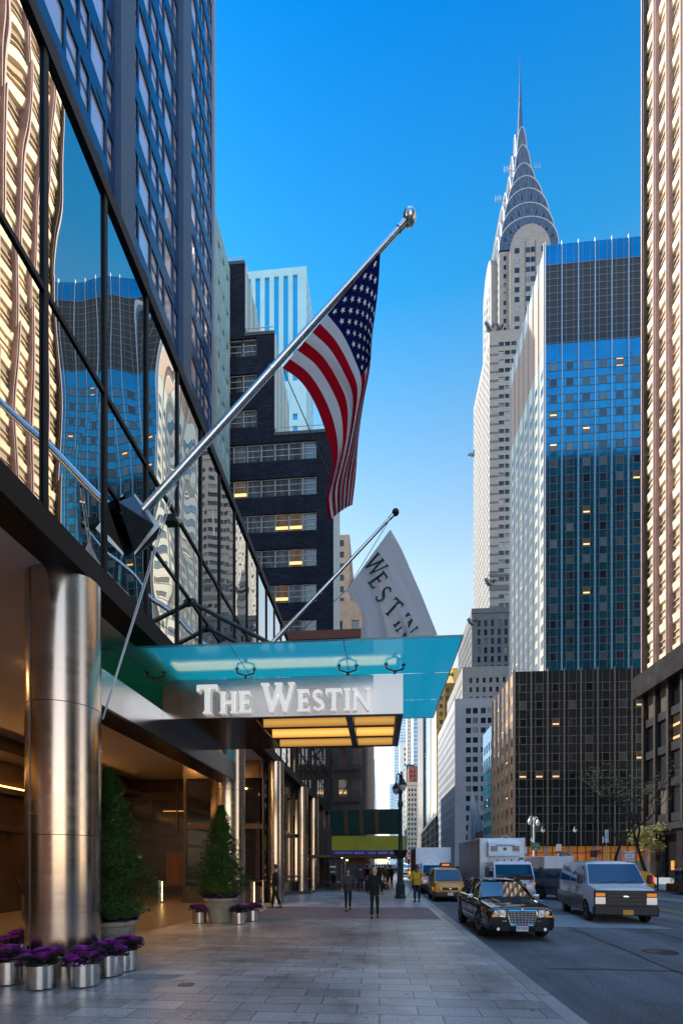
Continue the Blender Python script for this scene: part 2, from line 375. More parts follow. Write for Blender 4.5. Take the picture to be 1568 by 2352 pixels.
M('cloth_black', (.012,.012,.014), .85, bump=(60,.3)); M('cloth_grey', (.065,.062,.062), .9, bump=(60,.3)); M('cloth_yellow', (.65,.43,.03), .8, bump=(25,.4)); M('cloth_navy', (.015,.018,.03), .85); M('cloth_tan', (.22,.15,.09), .85); M('cloth_red', (.22,.04,.04), .8); M('cloth_purple', (.05,.03,.12), .8); M('cloth_white', (.55,.55,.56), .8)
M('leather_black', (.012,.011,.011), .4)
M('stone_pot', (.36,.34,.29), .8, var=(4,.18), bump=(18,.25)); M('soil', (.03,.02,.015), .95)
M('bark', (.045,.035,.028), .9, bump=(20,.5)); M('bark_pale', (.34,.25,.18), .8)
M('lamp_globe', (.6,.66,.68), .08, ior=1.6)
M('sign_yellow', (.36,.36,.02), .6, var=(.8,.12)); M('sign_blue', (.035,.02,.30), .5); M('shed_green', (.008,.05,.045), .6, var=(1,.25)); M('plywood', (.14,.08,.04), .7, var=(1,.3)); M('sign_white', (.75,.76,.78), .5); M('sign_green', (.01,.16,.08), .5); M('sign_red', (.5,.03,.05), .5); M('sign_maroon', (.10,.012,.02), .5); M('cone_orange', (.75,.10,.02), .5)
M('paint_blue_text', (.02,.06,.22), .4); M('text_black', (.02,.02,.025), .5); M('text_green', (.015,.07,.06), .7)
# emitters that the photograph shows lit
M('glow_warm', (1,.6,.2), .5, emit=((1,.50,.13),7)); M('glow_coffer', (.9,.55,.2), .5, emit=((1,.55,.12),2.6)); M('glow_soft', (.8,.45,.15), .5, emit=((1,.42,.09),1.2)); M('glow_dim', (.5,.2,.05), .5, emit=((1,.40,.09),1.1)); M('led_white', (1,.9,.7), .5, emit=((1,.84,.55),11)); M('bollard_glow', (1,.7,.3), .5, emit=((1,.60,.2),14)); M('store_orange', (.4,.17,.04), .5, emit=((1,.40,.06),.15), var=(.5,.7)); M('store_red', (.5,.05,.02), .5, emit=((1,.08,.02),.35)); M('bulb', (1,.8,.5), .5, emit=((1,.62,.28),40))
M('bark_lit', (.5,.36,.25), .8)  # twig bark with the sunlight painted in as a paler tone

def leafmat(name, c1, c2, rough=.55, trans=.25):
    m = bpy.data.materials.new(name); m.use_nodes = True; nt = m.node_tree; L = nt.links.new
    b = nt.nodes['Principled BSDF']; b.inputs['Roughness'].default_value = rough
    ge = nd(nt,'ShaderNodeNewGeometry'); cr = nd(nt,'ShaderNodeValToRGB')
    cr.color_ramp.elements[0].color = (*c1,1); cr.color_ramp.elements[1].color = (*c2,1)
    L(ge.outputs['Random Per Island'], cr.inputs[0]); L(cr.outputs[0], b.inputs['Base Color'])
    tr = nd(nt,'ShaderNodeBsdfTranslucent'); L(cr.outputs[0], tr.inputs[0]); mx = nd(nt,'ShaderNodeMixShader'); mx.inputs[0].default_value = trans
    L(b.outputs[0], mx.inputs[1]); L(tr.outputs[0], mx.inputs[2]); L(mx.outputs[0], nt.nodes['Material Output'].inputs[0])
    MAT[name] = m; return m
leafmat('conifer', (.022,.07,.018), (.085,.21,.045)); leafmat('kale_green', (.025,.055,.04), (.09,.13,.10)); leafmat('kale_purple', (.26,.02,.30), (.62,.10,.68)); leafmat('leaf_yellow', (.10,.11,.02), (.30,.26,.04)); leafmat('hedge_leaf', (.01,.02,.008), (.035,.06,.02)); leafmat('kale_dark', (.05,.03,.06), (.20,.05,.22))

def translucent(name, col, gloss=.25, tint=(.8,.95,1), k=.75):
    m = bpy.data.materials.new(name); m.use_nodes = True; nt = m.node_tree; L = nt.links.new
    nt.nodes.remove(nt.nodes['Principled BSDF'])
    tr = nd(nt,'ShaderNodeBsdfTranslucent'); tr.inputs[0].default_value = (*col,1)
    df = nd(nt,'ShaderNodeBsdfDiffuse'); df.inputs[0].default_value = (*col,1)
    m1 = nd(nt,'ShaderNodeMixShader'); m1.inputs[0].default_value = k; L(df.outputs[0], m1.inputs[1]); L(tr.outputs[0], m1.inputs[2])
    gl = nd(nt,'ShaderNodeBsdfGlossy'); gl.inputs['Roughness'].default_value = .13; gl.inputs[0].default_value = (*tint,1)
    m2 = nd(nt,'ShaderNodeMixShader'); m2.inputs[0].default_value = gloss; L(m1.outputs[0], m2.inputs[1]); L(gl.outputs[0], m2.inputs[2])
    L(m2.outputs[0], nt.nodes['Material Output'].inputs[0]); MAT[name] = m; return m
translucent('canopy_glass', (.02,.80,.80), .14, k=.94)

# ---------------------------------------------------------------- world, sun, camera
SKY_STRENGTH = .27
SUN = Vector((-.70,.36,.62)).normalized()
w = bpy.data.worlds.new('World'); sc.world = w; w.use_nodes = True
nt = w.node_tree; bg = nt.nodes['Background']
sky = nd(nt,'ShaderNodeTexSky'); sky.sky_type = 'NISHITA'; sky.sun_disc = False
sky.sun_elevation = math.asin(SUN.z); sky.sun_rotation = math.atan2(SUN.x, SUN.y)
sky.air_density = 1.0; sky.dust_density = .35; sky.ozone_density = 3.0
# clear autumn sky: deep azure high up, white haze low down, brightened as added fill at the zenith and behind the viewer
tc = nd(nt,'ShaderNodeTexCoord'); sx = nd(nt,'ShaderNodeSeparateXYZ'); nt.links.new(tc.outputs['Generated'], sx.inputs[0])
cr = nd(nt,'ShaderNodeValToRGB'); e = cr.color_ramp.elements
e[0].position = 0; e[0].color = (.56,.40,.30,1); e[1].position = .88; e[1].color = (.003,.26,.44,1)
for p_, c_ in ((.28,(.84,.52,.36)), (.50,(.72,.60,.41)), (.66,(.30,.46,.43)), (.76,(.06,.37,.44)), (.95,(.9,1.25,1.3))):
    x_ = e.new(p_); x_.color = (*c_,1)
nt.links.new(sx.outputs['Z'], cr.inputs[0])
mx = nd(nt,'ShaderNodeMix', data_type='RGBA', blend_type='MULTIPLY'); mx.inputs[0].default_value = 1
nt.links.new(sky.outputs[0], mx.inputs[6]); nt.links.new(cr.outputs[0], mx.inputs[7])
mr = nd(nt,'ShaderNodeMapRange'); mr.interpolation_type = 'SMOOTHSTEP'; mr.inputs[1].default_value = .25; mr.inputs[2].default_value = -.6; mr.inputs[3].default_value = 2.5; mr.inputs[4].default_value = 4.2
nt.links.new(sx.outputs['Y'], mr.inputs[0])
sv = nd(nt,'ShaderNodeVectorMath', operation='SCALE'); nt.links.new(mx.outputs[2], sv.inputs[0]); nt.links.new(mr.outputs[0], sv.inputs['Scale'])
nt.links.new(sv.outputs[0], bg.inputs['Color']); bg.inputs['Strength'].default_value = SKY_STRENGTH
ld = bpy.data.lights.new('sun', 'SUN'); ld.energy = 7.0; ld.angle = R(.5); ld.color = (1,.93,.80)
lo = bpy.data.objects.new('sun', ld); COL.objects.link(lo); lo.location = (-60,40,120)
lo.rotation_euler = (-SUN).to_track_quat('-Z','Y').to_euler()
cd = bpy.data.cameras.new('camera'); co = bpy.data.objects.new('camera', cd); COL.objects.link(co)
co.location = (0,0,CAM_H); co.rotation_euler = (R(90),0,YAW)
cd.sensor_fit = 'AUTO'; cd.sensor_width = 36; cd.lens = 36*FPX/2352; cd.shift_y = (1982-1176)/2352; cd.clip_end = 8000; cd.clip_start = .05
sc.camera = co
sc.view_settings.view_transform = 'Standard'; sc.view_settings.look = 'None'; sc.view_settings.exposure = 0
sc.cycles.max_bounces = 8; sc.cycles.glossy_bounces = 4; sc.cycles.diffuse_bounces = 4; sc.cycles.transparent_max_bounces = 8
sc.cycles.caustics_reflective = False; sc.cycles.sample_clamp_indirect = 6
sc.cycles.use_denoising = True

M('headlamp', (.8,.82,.85), .18, .6, emit=((1,.97,.9),.18))
M('coffer_bright', (1,.7,.3), .5, emit=((1,.62,.16),1.5)); M('coffer_mid', (1,.6,.25), .5, emit=((1,.45,.09),.62))

def coffer(name, k):  # light falloff inside the recess painted as an emission gradient
    m = bpy.data.materials.new(name); m.use_nodes = True; nt = m.node_tree; L = nt.links.new; b = nt.nodes['Principled BSDF']; b.inputs['Base Color'].default_value = (.5,.3,.12,1)
    ge = nd(nt,'ShaderNodeNewGeometry'); sp = nd(nt,'ShaderNodeSeparateXYZ'); L(ge.outputs['Position'], sp.inputs[0])
    mr = nd(nt,'ShaderNodeMapRange'); mr.inputs[1].default_value = 5.29; mr.inputs[2].default_value = 5.51; L(sp.outputs['Z'], mr.inputs[0])
    cr = nd(nt,'ShaderNodeValToRGB'); cr.color_ramp.interpolation = 'B_SPLINE'; e = cr.color_ramp.elements; e[0].color = (.30,.10,.012,1); e[1].color = (.32,.12,.015,1); x = e.new(.55); x.color = (1.0,.62,.15,1)
    L(mr.outputs[0], cr.inputs[0]); L(cr.outputs[0], b.inputs['Emission Color']); b.inputs['Emission Strength'].default_value = k; MAT[name] = m
coffer('coffer_bright', 1.5); coffer('coffer_mid', .75)
# ================================================================ facades
FACES = {'E': (Vector((1,0,0)), Vector((0,-1,0))), 'S': (Vector((0,-1,0)), Vector((-1,0,0))), 'N': (Vector((0,1,0)), Vector((1,0,0)))}
UPV = Vector((0,0,1))
def spans(W, n, frac, m0=0, m1=0):
    p = (W-m0-m1)/n
    return [(m0+p*(i+.5-frac/2), m0+p*(i+.5+frac/2)) for i in range(n)]
def facade(mb, O, face, W, z0, z1, cols, rows, inset, wins, m=0, skip=None):
    A, N = FACES[face]; O = Vector(O)
    def pt(a, z, k=0): return O+A*a+UPV*z-N*k
    def rect(a0, a1, za, zb):
        if a1-a0 > 1e-4 and zb-za > 1e-4: mb.q(pt(a0,za), pt(a1,za), pt(a1,zb), pt(a0,zb), m=m)
    z = z0
    for r0, r1 in rows:
        rect(0, W, z, r0)
        a = 0
        for c0, c1 in cols:
            rect(a, c0, r0, r1); a = c1
            if skip and skip(c0, r0): rect(c0, c1, r0, r1); continue
            i = inset
            mb.q(pt(c0,r0), pt(c1,r0), pt(c1,r0,i), pt(c0,r0,i), m=m); mb.q(pt(c0,r1,i), pt(c1,r1,i), pt(c1,r1), pt(c0,r1), m=m)
            mb.q(pt(c0,r0), pt(c0,r0,i), pt(c0,r1,i), pt(c0,r1), m=m); mb.q(pt(c1,r0,i), pt(c1,r0), pt(c1,r1), pt(c1,r1,i), m=m)
            wins.append((pt(c0,r0,i), A, N, c1-c0, r1-r0))
        rect(a, W, r0, r1); z = r1
    rect(0, W, z, z1)
_wm = {}
def win_geo(mb, style, w, h, X):
    """glass (slot 0) and frame (slot 1); X maps local (x, y, z) to the target"""
    def qd(x0, z0, x1, z1, y, m): mb.q(X(x0,y,z0), X(x1,y,z0), X(x1,y,z1), X(x0,y,z1), m=m)
    f = {'none':0, 'plain':.06, 'sash':.07, 'ribbon':.075, 'thin':.04}[style]
    qd(0, 0, w, h, 0, 0)
    if f:
        y = -.03
        qd(0,0,f,h,y,1); qd(w-f,0,w,h,y,1); qd(f,0,w-f,f,y,1); qd(f,h-f,w-f,h,y,1)
        if style == 'sash': qd(f,h*.5-f*.5,w-f,h*.5+f*.5,y-.01,1)
        if style == 'ribbon':
            for k in (.34, .67): qd(f,h*k-f*.35,w-f,h*k+f*.35,y-.01,1)
def window_objs(root, wins, mats, style='plain', maxn=100, name='window'):
    L = root.location
    sc_ = []
    for wdw in wins:
        P, A, N, w, h = wdw
        c = P+A*w/2+UPV*h/2; pr = proj(c); vis = -1
        V = Vector((0,0,CAM_H))-c
        if pr and -40 < pr[0] < 1610 and -40 < pr[1] < 2360:
            vis = w*h*max(0, N.dot(V.normalized()))/V.length_squared
        sc_.append((vis, wdw))
    sc_.sort(key=lambda t: -t[0])
    pick = [t for t in sc_ if t[0] > 1.2e-6][:maxn]
    for vis, (P, A, N, w, h) in pick:
        key = (name, style, round(w,2), round(h,2), tuple(x.name for x in mats))
        if key not in _wm:
            mb = MB(); win_geo(mb, style, w, h, lambda x,y,z: (x,y,z)); o = mb.build(name, mats, None, local=True); _wm[key] = o.data
        else:
            o = bpy.data.objects.new(name, _wm[key]); COL.objects.link(o)
        o.parent = root; o.location = P-L; o.rotation_euler = (0,0,math.atan2(A.y, A.x))
    rest = [t[1] for t in sc_ if t[0] > -.5][len(pick):]
    if rest:
        mb = MB()
        for P, A, N, w, h in rest: win_geo(mb, style, w, h, lambda x,y,z: P+A*x-N*y+UPV*z)
        tag(mb.build(name, mats, root), kind='stuff')
def block(root, x0, x1, y0, y1, z0, z1, mat, faces, inset=.25, wins=None, name='wall', roofmat=None, parapet=.8):
    """a box of masonry: pierced faces where faces[...] = (cols, rows), plain ones elsewhere, flat roof"""
    mb = MB(); wins = wins if wins is not None else []
    org = {'E': ((x0,y0,0), x1-x0), 'S': ((x0,y1,0), y1-y0), 'N': ((x1,y0,0), y1-y0)}
    for f in ('E','S','N'):
        cols, rows = faces.get(f, ([], []))
        facade(mb, org[f][0], f, org[f][1], z0, z1, cols, rows, inset, wins)
    mb.q((x1,y1,z0),(x0,y1,z0),(x0,y1,z1),(x1,y1,z1))
    o = mb.build(name, mat, root)
    if roofmat:
        rb = MB(); rb.q((x0,y0,z1-parapet),(x1,y0,z1-parapet),(x1,y1,z1-parapet),(x0,y1,z1-parapet)); rb.build('roof', roofmat, root)
    return wins
def rowspans(z0, z1, pitch, h, off=.9):
    n = int((z1-z0-.3)/pitch); return [(z0+off+i*pitch, z0+off+i*pitch+h) for i in range(n) if z0+off+i*pitch+h < z1-.2]
def bldg(name, label, x, y, cat='building', group=None): return thing(name, label, cat, (x,y,0), 0, group)

# ================================================================ ground
g = MB(); g.q((-2500,-600,-.15),(2500,-600,-.15),(2500,4000,-.15),(-2500,4000,-.15)); tag(g.build('ground', MAT['concrete']), kind='structure')
g = MB()
g.grid(lambda a,b: (2.2+a*17.8, -30+b*930, -.14), 4, 40); g.grid(lambda a,b: (-300+a*302.2, 60+b*44.4, -.137), 4, 2); g.grid(lambda a,b: (20+a*280, 66.2+b*38, -.137), 4, 2)
tag(g.build('road', MAT['asphalt']), kind='structure')
def slabwalk(name, x0, x1, y0, y1, mat, z=0):
    g = MB(); g.box(x0,y0,-.16,x1,y1,z); return tag(g.build(name, mat), kind='structure')
slabwalk('sidewalk', -34, 2.22, -22, 60, MAT['paving'])
slabwalk('sidewalk', -40, 2.2, 104.5, 420, MAT['concrete']); slabwalk('sidewalk', 20, 70, -22, 66, MAT['concrete']); slabwalk('sidewalk', 20, 90, 104.5, 420, MAT['concrete'])
g = MB(); g.box(2.222,-22,-.16,2.46,60,.003); tag(g.build('kerb', MAT['granite_kerb']), kind='structure')
g = MB(); g.box(19.75,-22,-.16,19.998,66,.003); tag(g.build('kerb', MAT['granite_kerb']), kind='structure')
g = MB(); g.q((-4.6,16.6,.004),(2.05,16.6,.004),(2.05,20.6,.004),(-4.6,20.6,.004)); tag(g.build('brick_paving_band', MAT['brick_paving']), kind='structure')
g = MB()
for ya in (16.42, 20.6): g.q((-4.6,ya,.006),(2.05,ya,.006),(2.05,ya+.18,.006),(-4.6,ya+.18,.006))
tag(g.build('paving_border', MAT['concrete']), kind='structure')
g = MB(); g.q((4.9,15.9,-.134),(9.0,15.6,-.134),(8.7,19.6,-.134),(5.0,19.4,-.134)); tag(g.build('road_patch', MAT['concrete']), kind='structure')
g = MB()
for k in range(9): 
    y = 11.2+k*7.6; g.q((8.62,y,-.133),(8.76,y,-.133),(8.76,y+3.3,-.133),(8.62,y+3.3,-.133))
for k in range(6):
    y = 21.5+k*9; g.q((5.35,y,-.133),(5.47,y,-.133),(5.47,y+3,-.133),(5.35,y+3,-.133))
for x in (15.6, 16.3): g.q((x,-10,-.133),(x+.13,-10,-.133),(x+.13,64,-.133),(x,64,-.133))
for k in range(14): g.q((3.0+k*1.2,61.2,-.130),(3.55+k*1.2,61.2,-.130),(3.55+k*1.2,64.6,-.130),(3.0+k*1.2,64.6,-.130))
tag(g.build('road_marking', MAT['road_paint']), kind='structure')
g = MB()
for x in (12.0, 12.35): g.q((x,-10,-.132),(x+.12,-10,-.132),(x+.12,60,-.132),(x,60,-.132))
tag(g.build('road_centre_line', MAT['yellow_paint']), kind='structure')

# ================================================================ the hotel: glass podium, tower, columns, lobby
XW = -4.9; ZS = 6.71; ZT = 14.0
H = thing('hotel_building', 'glass fronted hotel with steel columns and a tall blue tower, nearest on the left', 'building', (-14,20,0))
ys = [2.07+1.556*k for k in range(-8, 31)]; Y0, Y1 = ys[0], 48.0
zrows = [7.12, 10.3, ZT-.15]
for i in range(len(ys)):
    ya, yb = ys[i], (ys[i+1] if i+1 < len(ys) else Y1)
    if yb-ya < .2: continue
    for j in range(2):
        zs_ = [zrows[j], zrows[j+1]]
        if j == 0 and ya > 8: zs_ = [zrows[0], 8.72, zrows[1]]
        for a, b in zip(zs_, zs_[1:]):
            j_ = lambda: XW+random.uniform(-.007,.001); mb = MB(); mb.q((j_(),ya,a),(j_(),yb,a),(j_(),yb,b),(j_(),ya,b)); mb.build('glass_panel', MAT['podium_glass'], H)
mb = MB()
for y in ys: mb.box(XW+.002,y-.045,zrows[0],XW+.035,y+.045,ZT-.15)
mb.box(XW+.002,Y0,10.26,XW+.03,Y1,10.35); mb.box(XW+.002,8.3,8.69,XW+.028,Y1,8.76)
mb.build('mullion', MAT['fascia_black'], H)
mb = MB(); mb.box(XW-.5,Y0,ZS,XW+.03,Y1,7.12); mb.box(XW-.5,Y0,ZT-.15,XW+.06,Y1,ZT+.12); mb.build('fascia', MAT['fascia_black'], H)
mb = MB(); mb.q((-34,Y0,ZS+.002),(XW-.5,Y0,ZS+.002),(XW-.5,Y1,ZS+.002),(-34,Y1,ZS+.002)); mb.build('soffit', MAT['soffit'], H)
mb = MB(); mb.q((-34,Y0,ZT),(XW-.5,Y0,ZT),(XW-.5,Y1,ZT),(-34,Y1,ZT)); mb.q((XW-.4,Y1,ZS),(-34,Y1,ZS),(-34,Y1,ZT),(XW-.4,Y1,ZT)); mb.build('roof', MAT['dark_steel'], H)
# columns
COLS = [(-5.42, 7.95, .578), (-5.53, 17.35, .62), (-4.98, 22.9, .42), (-4.95, 30.6, .42), (-4.95, 36.0, .42)]
for x, y, r in COLS:
    mb = MB(); mb.lathe([(r,0),(r,ZS)], (x,y,0), 72)
    c = mb.build('column', MAT['brushed_steel'], H, smooth=True, sharp=25)
    a = R(-112)
    sb = MB(); sb.tube([(x+r*math.cos(a),y+r*math.sin(a),.02),(x+r*math.cos(a),y+r*math.sin(a),ZS-.02)], .012, 6); 
    for z in (2.36,4.53): sb.lathe([(r+.0015,z-.006),(r+.0015,z+.006)], (x,y,0), 72)
    sb.build('seam', MAT['dark_steel'], c)
# square pier at the end of the front
for ya_, yb_ in ((42.6,43.4),(46.9,48)): mb = MB(); mb.box(-5.55,ya_,0,-4.9,yb_,ZS); mb.build('pier', MAT['polished_granite'], H)
# tower behind the podium roof
XT = -15.6; wins = []; mb = MB(); TY1 = 44.4
piers = [(9.3,11.0),(18.35,20.05),(27.45,29.1),(36.55,38.2)]
FH = 3.41
bays = [(11.0,18.35),(20.05,27.45),(29.1,36.55),(38.2,44.1)]
rel = [(.02,.155),(.175,.385),(.405,.54),(.56,.665),(.685,.875),(.895,.985)]
cols = []
for a, b in bays: cols += [(a+(b-a)*p, a+(b-a)*q_) for p, q_ in rel]
rows = [(14.2+k*FH+.75, 14.2+k*FH+2.85) for k in range(30)]
facade(mb, (XT,0,0), 'N', TY1, 13, 118, cols, rows, .12, wins)
mb.q((XT,TY1,13),(-45,TY1,13),(-45,TY1,118),(XT,TY1,118)); mb.q((XT,0,118),(XT,TY1,118),(-45,TY1,118),(-45,0,118)); mb.q((-45,0,13),(XT,0,13),(XT,0,118),(-45,0,118)); mb.q((-45,TY1,13),(-45,0,13),(-45,0,118),(-45,TY1,118))
mb.build('tower_wall', MAT['tower_spandrel'], H)
small = [w_ for w_ in wins if w_[3] < 1.2]; big = [w_ for w_ in wins if w_[3] >= 1.2]
def split(ws):
    out = []
    for P, A, N, w, h in ws: out.append((P, A, N, w, h*.47)); out.append((P+UPV*h*.53, A, N, w, h*.47))
    return out
mb = MB()
for P, A, N, w, h in small: 
    q0 = P+UPV*h*.47+N*.01; q1 = P+UPV*h*.53+N*.01; mb.q(q0, q0+A*w, q1+A*w, q1)
for P, A, N, w, h in big:  # vent slots in the spandrel over the wide windows
    q0 = P+UPV*(h+.25)+N*.128+A*w*.35; mb.q(q0, q0+A*w*.5, q0+A*w*.5+UPV*.28, q0+UPV*.28)
tag(mb.build('transom', MAT['fascia_black'], H), kind='stuff')
window_objs(H, big+split(small), [MAT['tower_glass'], MAT['black_metal']], 'plain', 100, 'tower_window')
for ya, yb in piers:
    mb = MB(); mb.box(XT+.004,ya,13,XT+.42,yb,118.3); mb.build('tower_pier', MAT['tower_pier'], H)
mb = MB(); mb.box(XT+.004,44.1,13,XT+.2,TY1+.15,118.3); mb.build('corner_trim', MAT['fin_metal'], H)
# low rear wing of the hotel just past the tower
wins = []
block(H, -30, -15.7, 44.45, 49.9, 13, 64.6, MAT['pale_panel'], {'N': (spans(5.4,4,.5), rowspans(13,64,3.6,2.2))}, .15, wins, 'wing_wall', MAT['concrete'])
window_objs(H, wins, [MAT['tower_glass'], MAT['white_metal']], 'none', 60, 'wing_window')
# lobby recess: back wall facing us, side wall, storefront toward the street
YB = 27.0
mb = MB(); mb.q((-34,YB,0),(-7.2,YB,0),(-7.2,YB,ZS),(-34,YB,ZS)); mb.build('lobby_wall', MAT['lobby_dark'], H)
mb = MB()
for z0_, z1_ in ((5.55,5.95),(3.35,3.6),(.0,.12),(.55,.66)): mb.box(-14.2,YB-.06,z0_,-6.4,YB-.003,z1_)
for x in (-13.2,-11.6,-10,-8.4,-6.8): mb.box(x,YB-.09,3.6,x+.09,YB-.004,6.6)
mb.build('lobby_band', MAT['lobby_band'], H)
for x in (-12.2,-9.35,-7.3): mb = MB(); mb.box(x,YB-.07,.66,x+1.7,YB-.005,2.5); mb.build('lobby_panel', MAT['lobby_wood'], H)
mb = MB(); mb.box(-9.62,YB-.12,0,-9.5,YB-.002,2.65); mb.box(-10.9,YB-.12,0,-10.8,YB-.002,2.65); mb.box(-10.9,YB-.12,2.65,-9.5,YB-.002,2.75); d_ = mb.build('door', MAT['satin_steel'], H)
mb = MB(); mb.tube([(-9.9,YB-.16,.7),(-9.9,YB-.16,2.0)], .025); mb.build('handle', MAT['chrome'], d_)
# lit cove lines and lamp shades seen through the lobby glass
for xa, xb in ((-12.4,-11.2),(-11.1,-8.4)): mb = MB(); mb.box(xa,YB-.03,4.86,xb,YB-.006,4.9); mb.build('cove_light', MAT['glow_dim'], H)
mb = MB(); mb.box(-9.0,YB-.30,3.64,-7.7,YB-.06,4.1); mb.build('lamp_shade', MAT['glow_dim'], H)
mb = MB(); mb.q((-14.2,-10,0),(-14.2,YB,0),(-14.2,YB,ZS),(-14.2,-10,ZS)); mb.build('lobby_wall', MAT['lobby_dark'], H)
mb = MB(); mb.box(-14.19,-10,4.5,-13.9,YB,4.72); mb.box(-14.19,-10,5.75,-13.7,YB,6.0); mb.box(-14.19,-10,3.1,-14.0,YB,3.3); mb.build('lobby_band', MAT['lobby_band'], H)
mb = MB(); mb.box(-14.17,-4,4.73,-14.02,YB-3,4.80); mb.build('cove_light', MAT['glow_warm'], H)
# shop front along the street, from the third column on
mb = MB(); mb.box(-6.3,YB-.1,.7,-6.2,YB+.2,ZS); 
mb.q((-5.5,22.4,.75),(-5.5,30.0,.75),(-5.5,30.0,6.0),(-5.5,22.4,6.0)); mb.q((-5.5,31.2,.75),(-5.5,47,.75),(-5.5,47,6.0),(-5.5,31.2,6.0))
mb.q((-9.2,22.4,.75),(-5.5,22.4,.75),(-5.5,22.4,6.0),(-9.2,22.4,6.0)); mb.build('storefront_glass', MAT['storefront_glass'], H)
mb = MB()
for z0_, z1_ in ((5.9,6.7),(3.5,3.75),(1.0,1.1),(.72,.8)):
    mb.box(-5.6,22.35,z0_,-5.44,47,z1_); mb.box(-9.3,22.3,z0_,-5.62,22.46,z1_)
for y in (22.4,25.2,28.0,29.9,33.6,39,45): mb.box(-5.6,y,.02,-5.42,y+.14,6.0)
for x in (-9.25,-7.5): mb.box(x,22.28,.02,x+.1,22.44,6)
mb.build('storefront_frame', MAT['lobby_band'], H)
mb = MB(); mb.box(-5.65,22.33,0,-5.40,47,.71); mb.box(-9.3,22.3,0,-5.66,22.5,.71); mb.box(-5.6,29.4,0,-4.2,33,.16); mb.build('stall_riser', MAT['polished_granite'], H)
mb = MB(); mb.q((-9.2,24,0.76),(-5.8,24,.76),(-5.8,24,5.9),(-9.2,24,5.9)); mb.build('shop_interior', MAT['lobby_dark'], H)
mb = MB(); mb.box(-8.4,23.3,3.9,-6.6,23.5,4.35); mb.build('lamp_shade', MAT['glow_soft'], H)

# ================================================================ left side beyond the hotel
B = bldg('brick_office_building', 'dark blue brick office block stepping up behind the flagpoles', -20, 55)
wins = []; pw = 1.5
def ribbon(x1, n): return [(x1-(i+1)*pw, x1-i*pw-.02) for i in range(n)][::-1]
rows_all = [47.8-3.8*(k+1)+.9 for k in range(12)]
def rws(z0, z1): return [(z, z+1.95) for z in sorted([47.8+3.8*k-2.95 for k in range(-12, 8)]) if z > z0 and z+1.95 < z1-.5]
x0 = -24
block(B, x0, -4.87, 50.9, 59.4, 25.7, 47.8, MAT['dark_brick'], {'E': ([(a-x0, b-x0) for a, b in ribbon(-6.64, 10)], rws(25.7,47.8))}, .22, wins, 'wall', MAT['concrete'])
block(B, x0, -11.2, 50.9, 59.4, 47.8, 58.7, MAT['dark_brick'], {'E': ([(a-x0, b-x0) for a, b in ribbon(-13.1, 7)], rws(47.8,58.7))}, .22, wins, 'wall', MAT['concrete'])
block(B, x0, -14.4, 50.9, 59.4, 58.7, 66.5, MAT['dark_brick'], {'E': ([(a-x0, b-x0) for a, b in ribbon(-16.2, 5)], rws(58.7,66.5))}, .22, wins, 'wall', MAT['concrete'])
window_objs(B, wins, [MAT['win_brick'], MAT['white_metal']], 'ribbon', 100)
for xr, za, zb in ((-4.87,26,47.85),(-11.2,48.6,58.75),(-14.4,59.5,66.55)):
    mb = MB(); mb.q((xr+.02,51.0,za),(xr+.02,59.4,za),(xr+.02,59.4,zb),(xr+.02,51.0,zb)); mb.build('side_cladding', MAT['pale_panel'], B)
    mb = MB()
    for k in range(4): mb.box(xr+.022,51.3+k*2,za,xr+.16,51.42+k*2,zb)
    mb.build('cladding_fin', MAT['white_metal'], B)
for xa, xb, z in ((-11.2,-4.9,47.8),(-14.4,-11.25,58.7),(-24,-14.45,66.5)):
    mb = MB()
    for k in range(int((xb-xa)/1.6)+1): mb.bar((xa+.1+k*1.55,51.1,z-.1),(xa+.1+k*1.55,51.1,z+.75),.05)
    mb.bar((xa+.1,51.1,z+.72),(xb-.1,51.1,z+.72),.05); mb.build('railing', MAT['white_metal'], B)
    mb = MB(); mb.box(xa,50.84,z-.28,xb+.04,50.897,z+.05); mb.build('coping', MAT['grey_brick'], B)

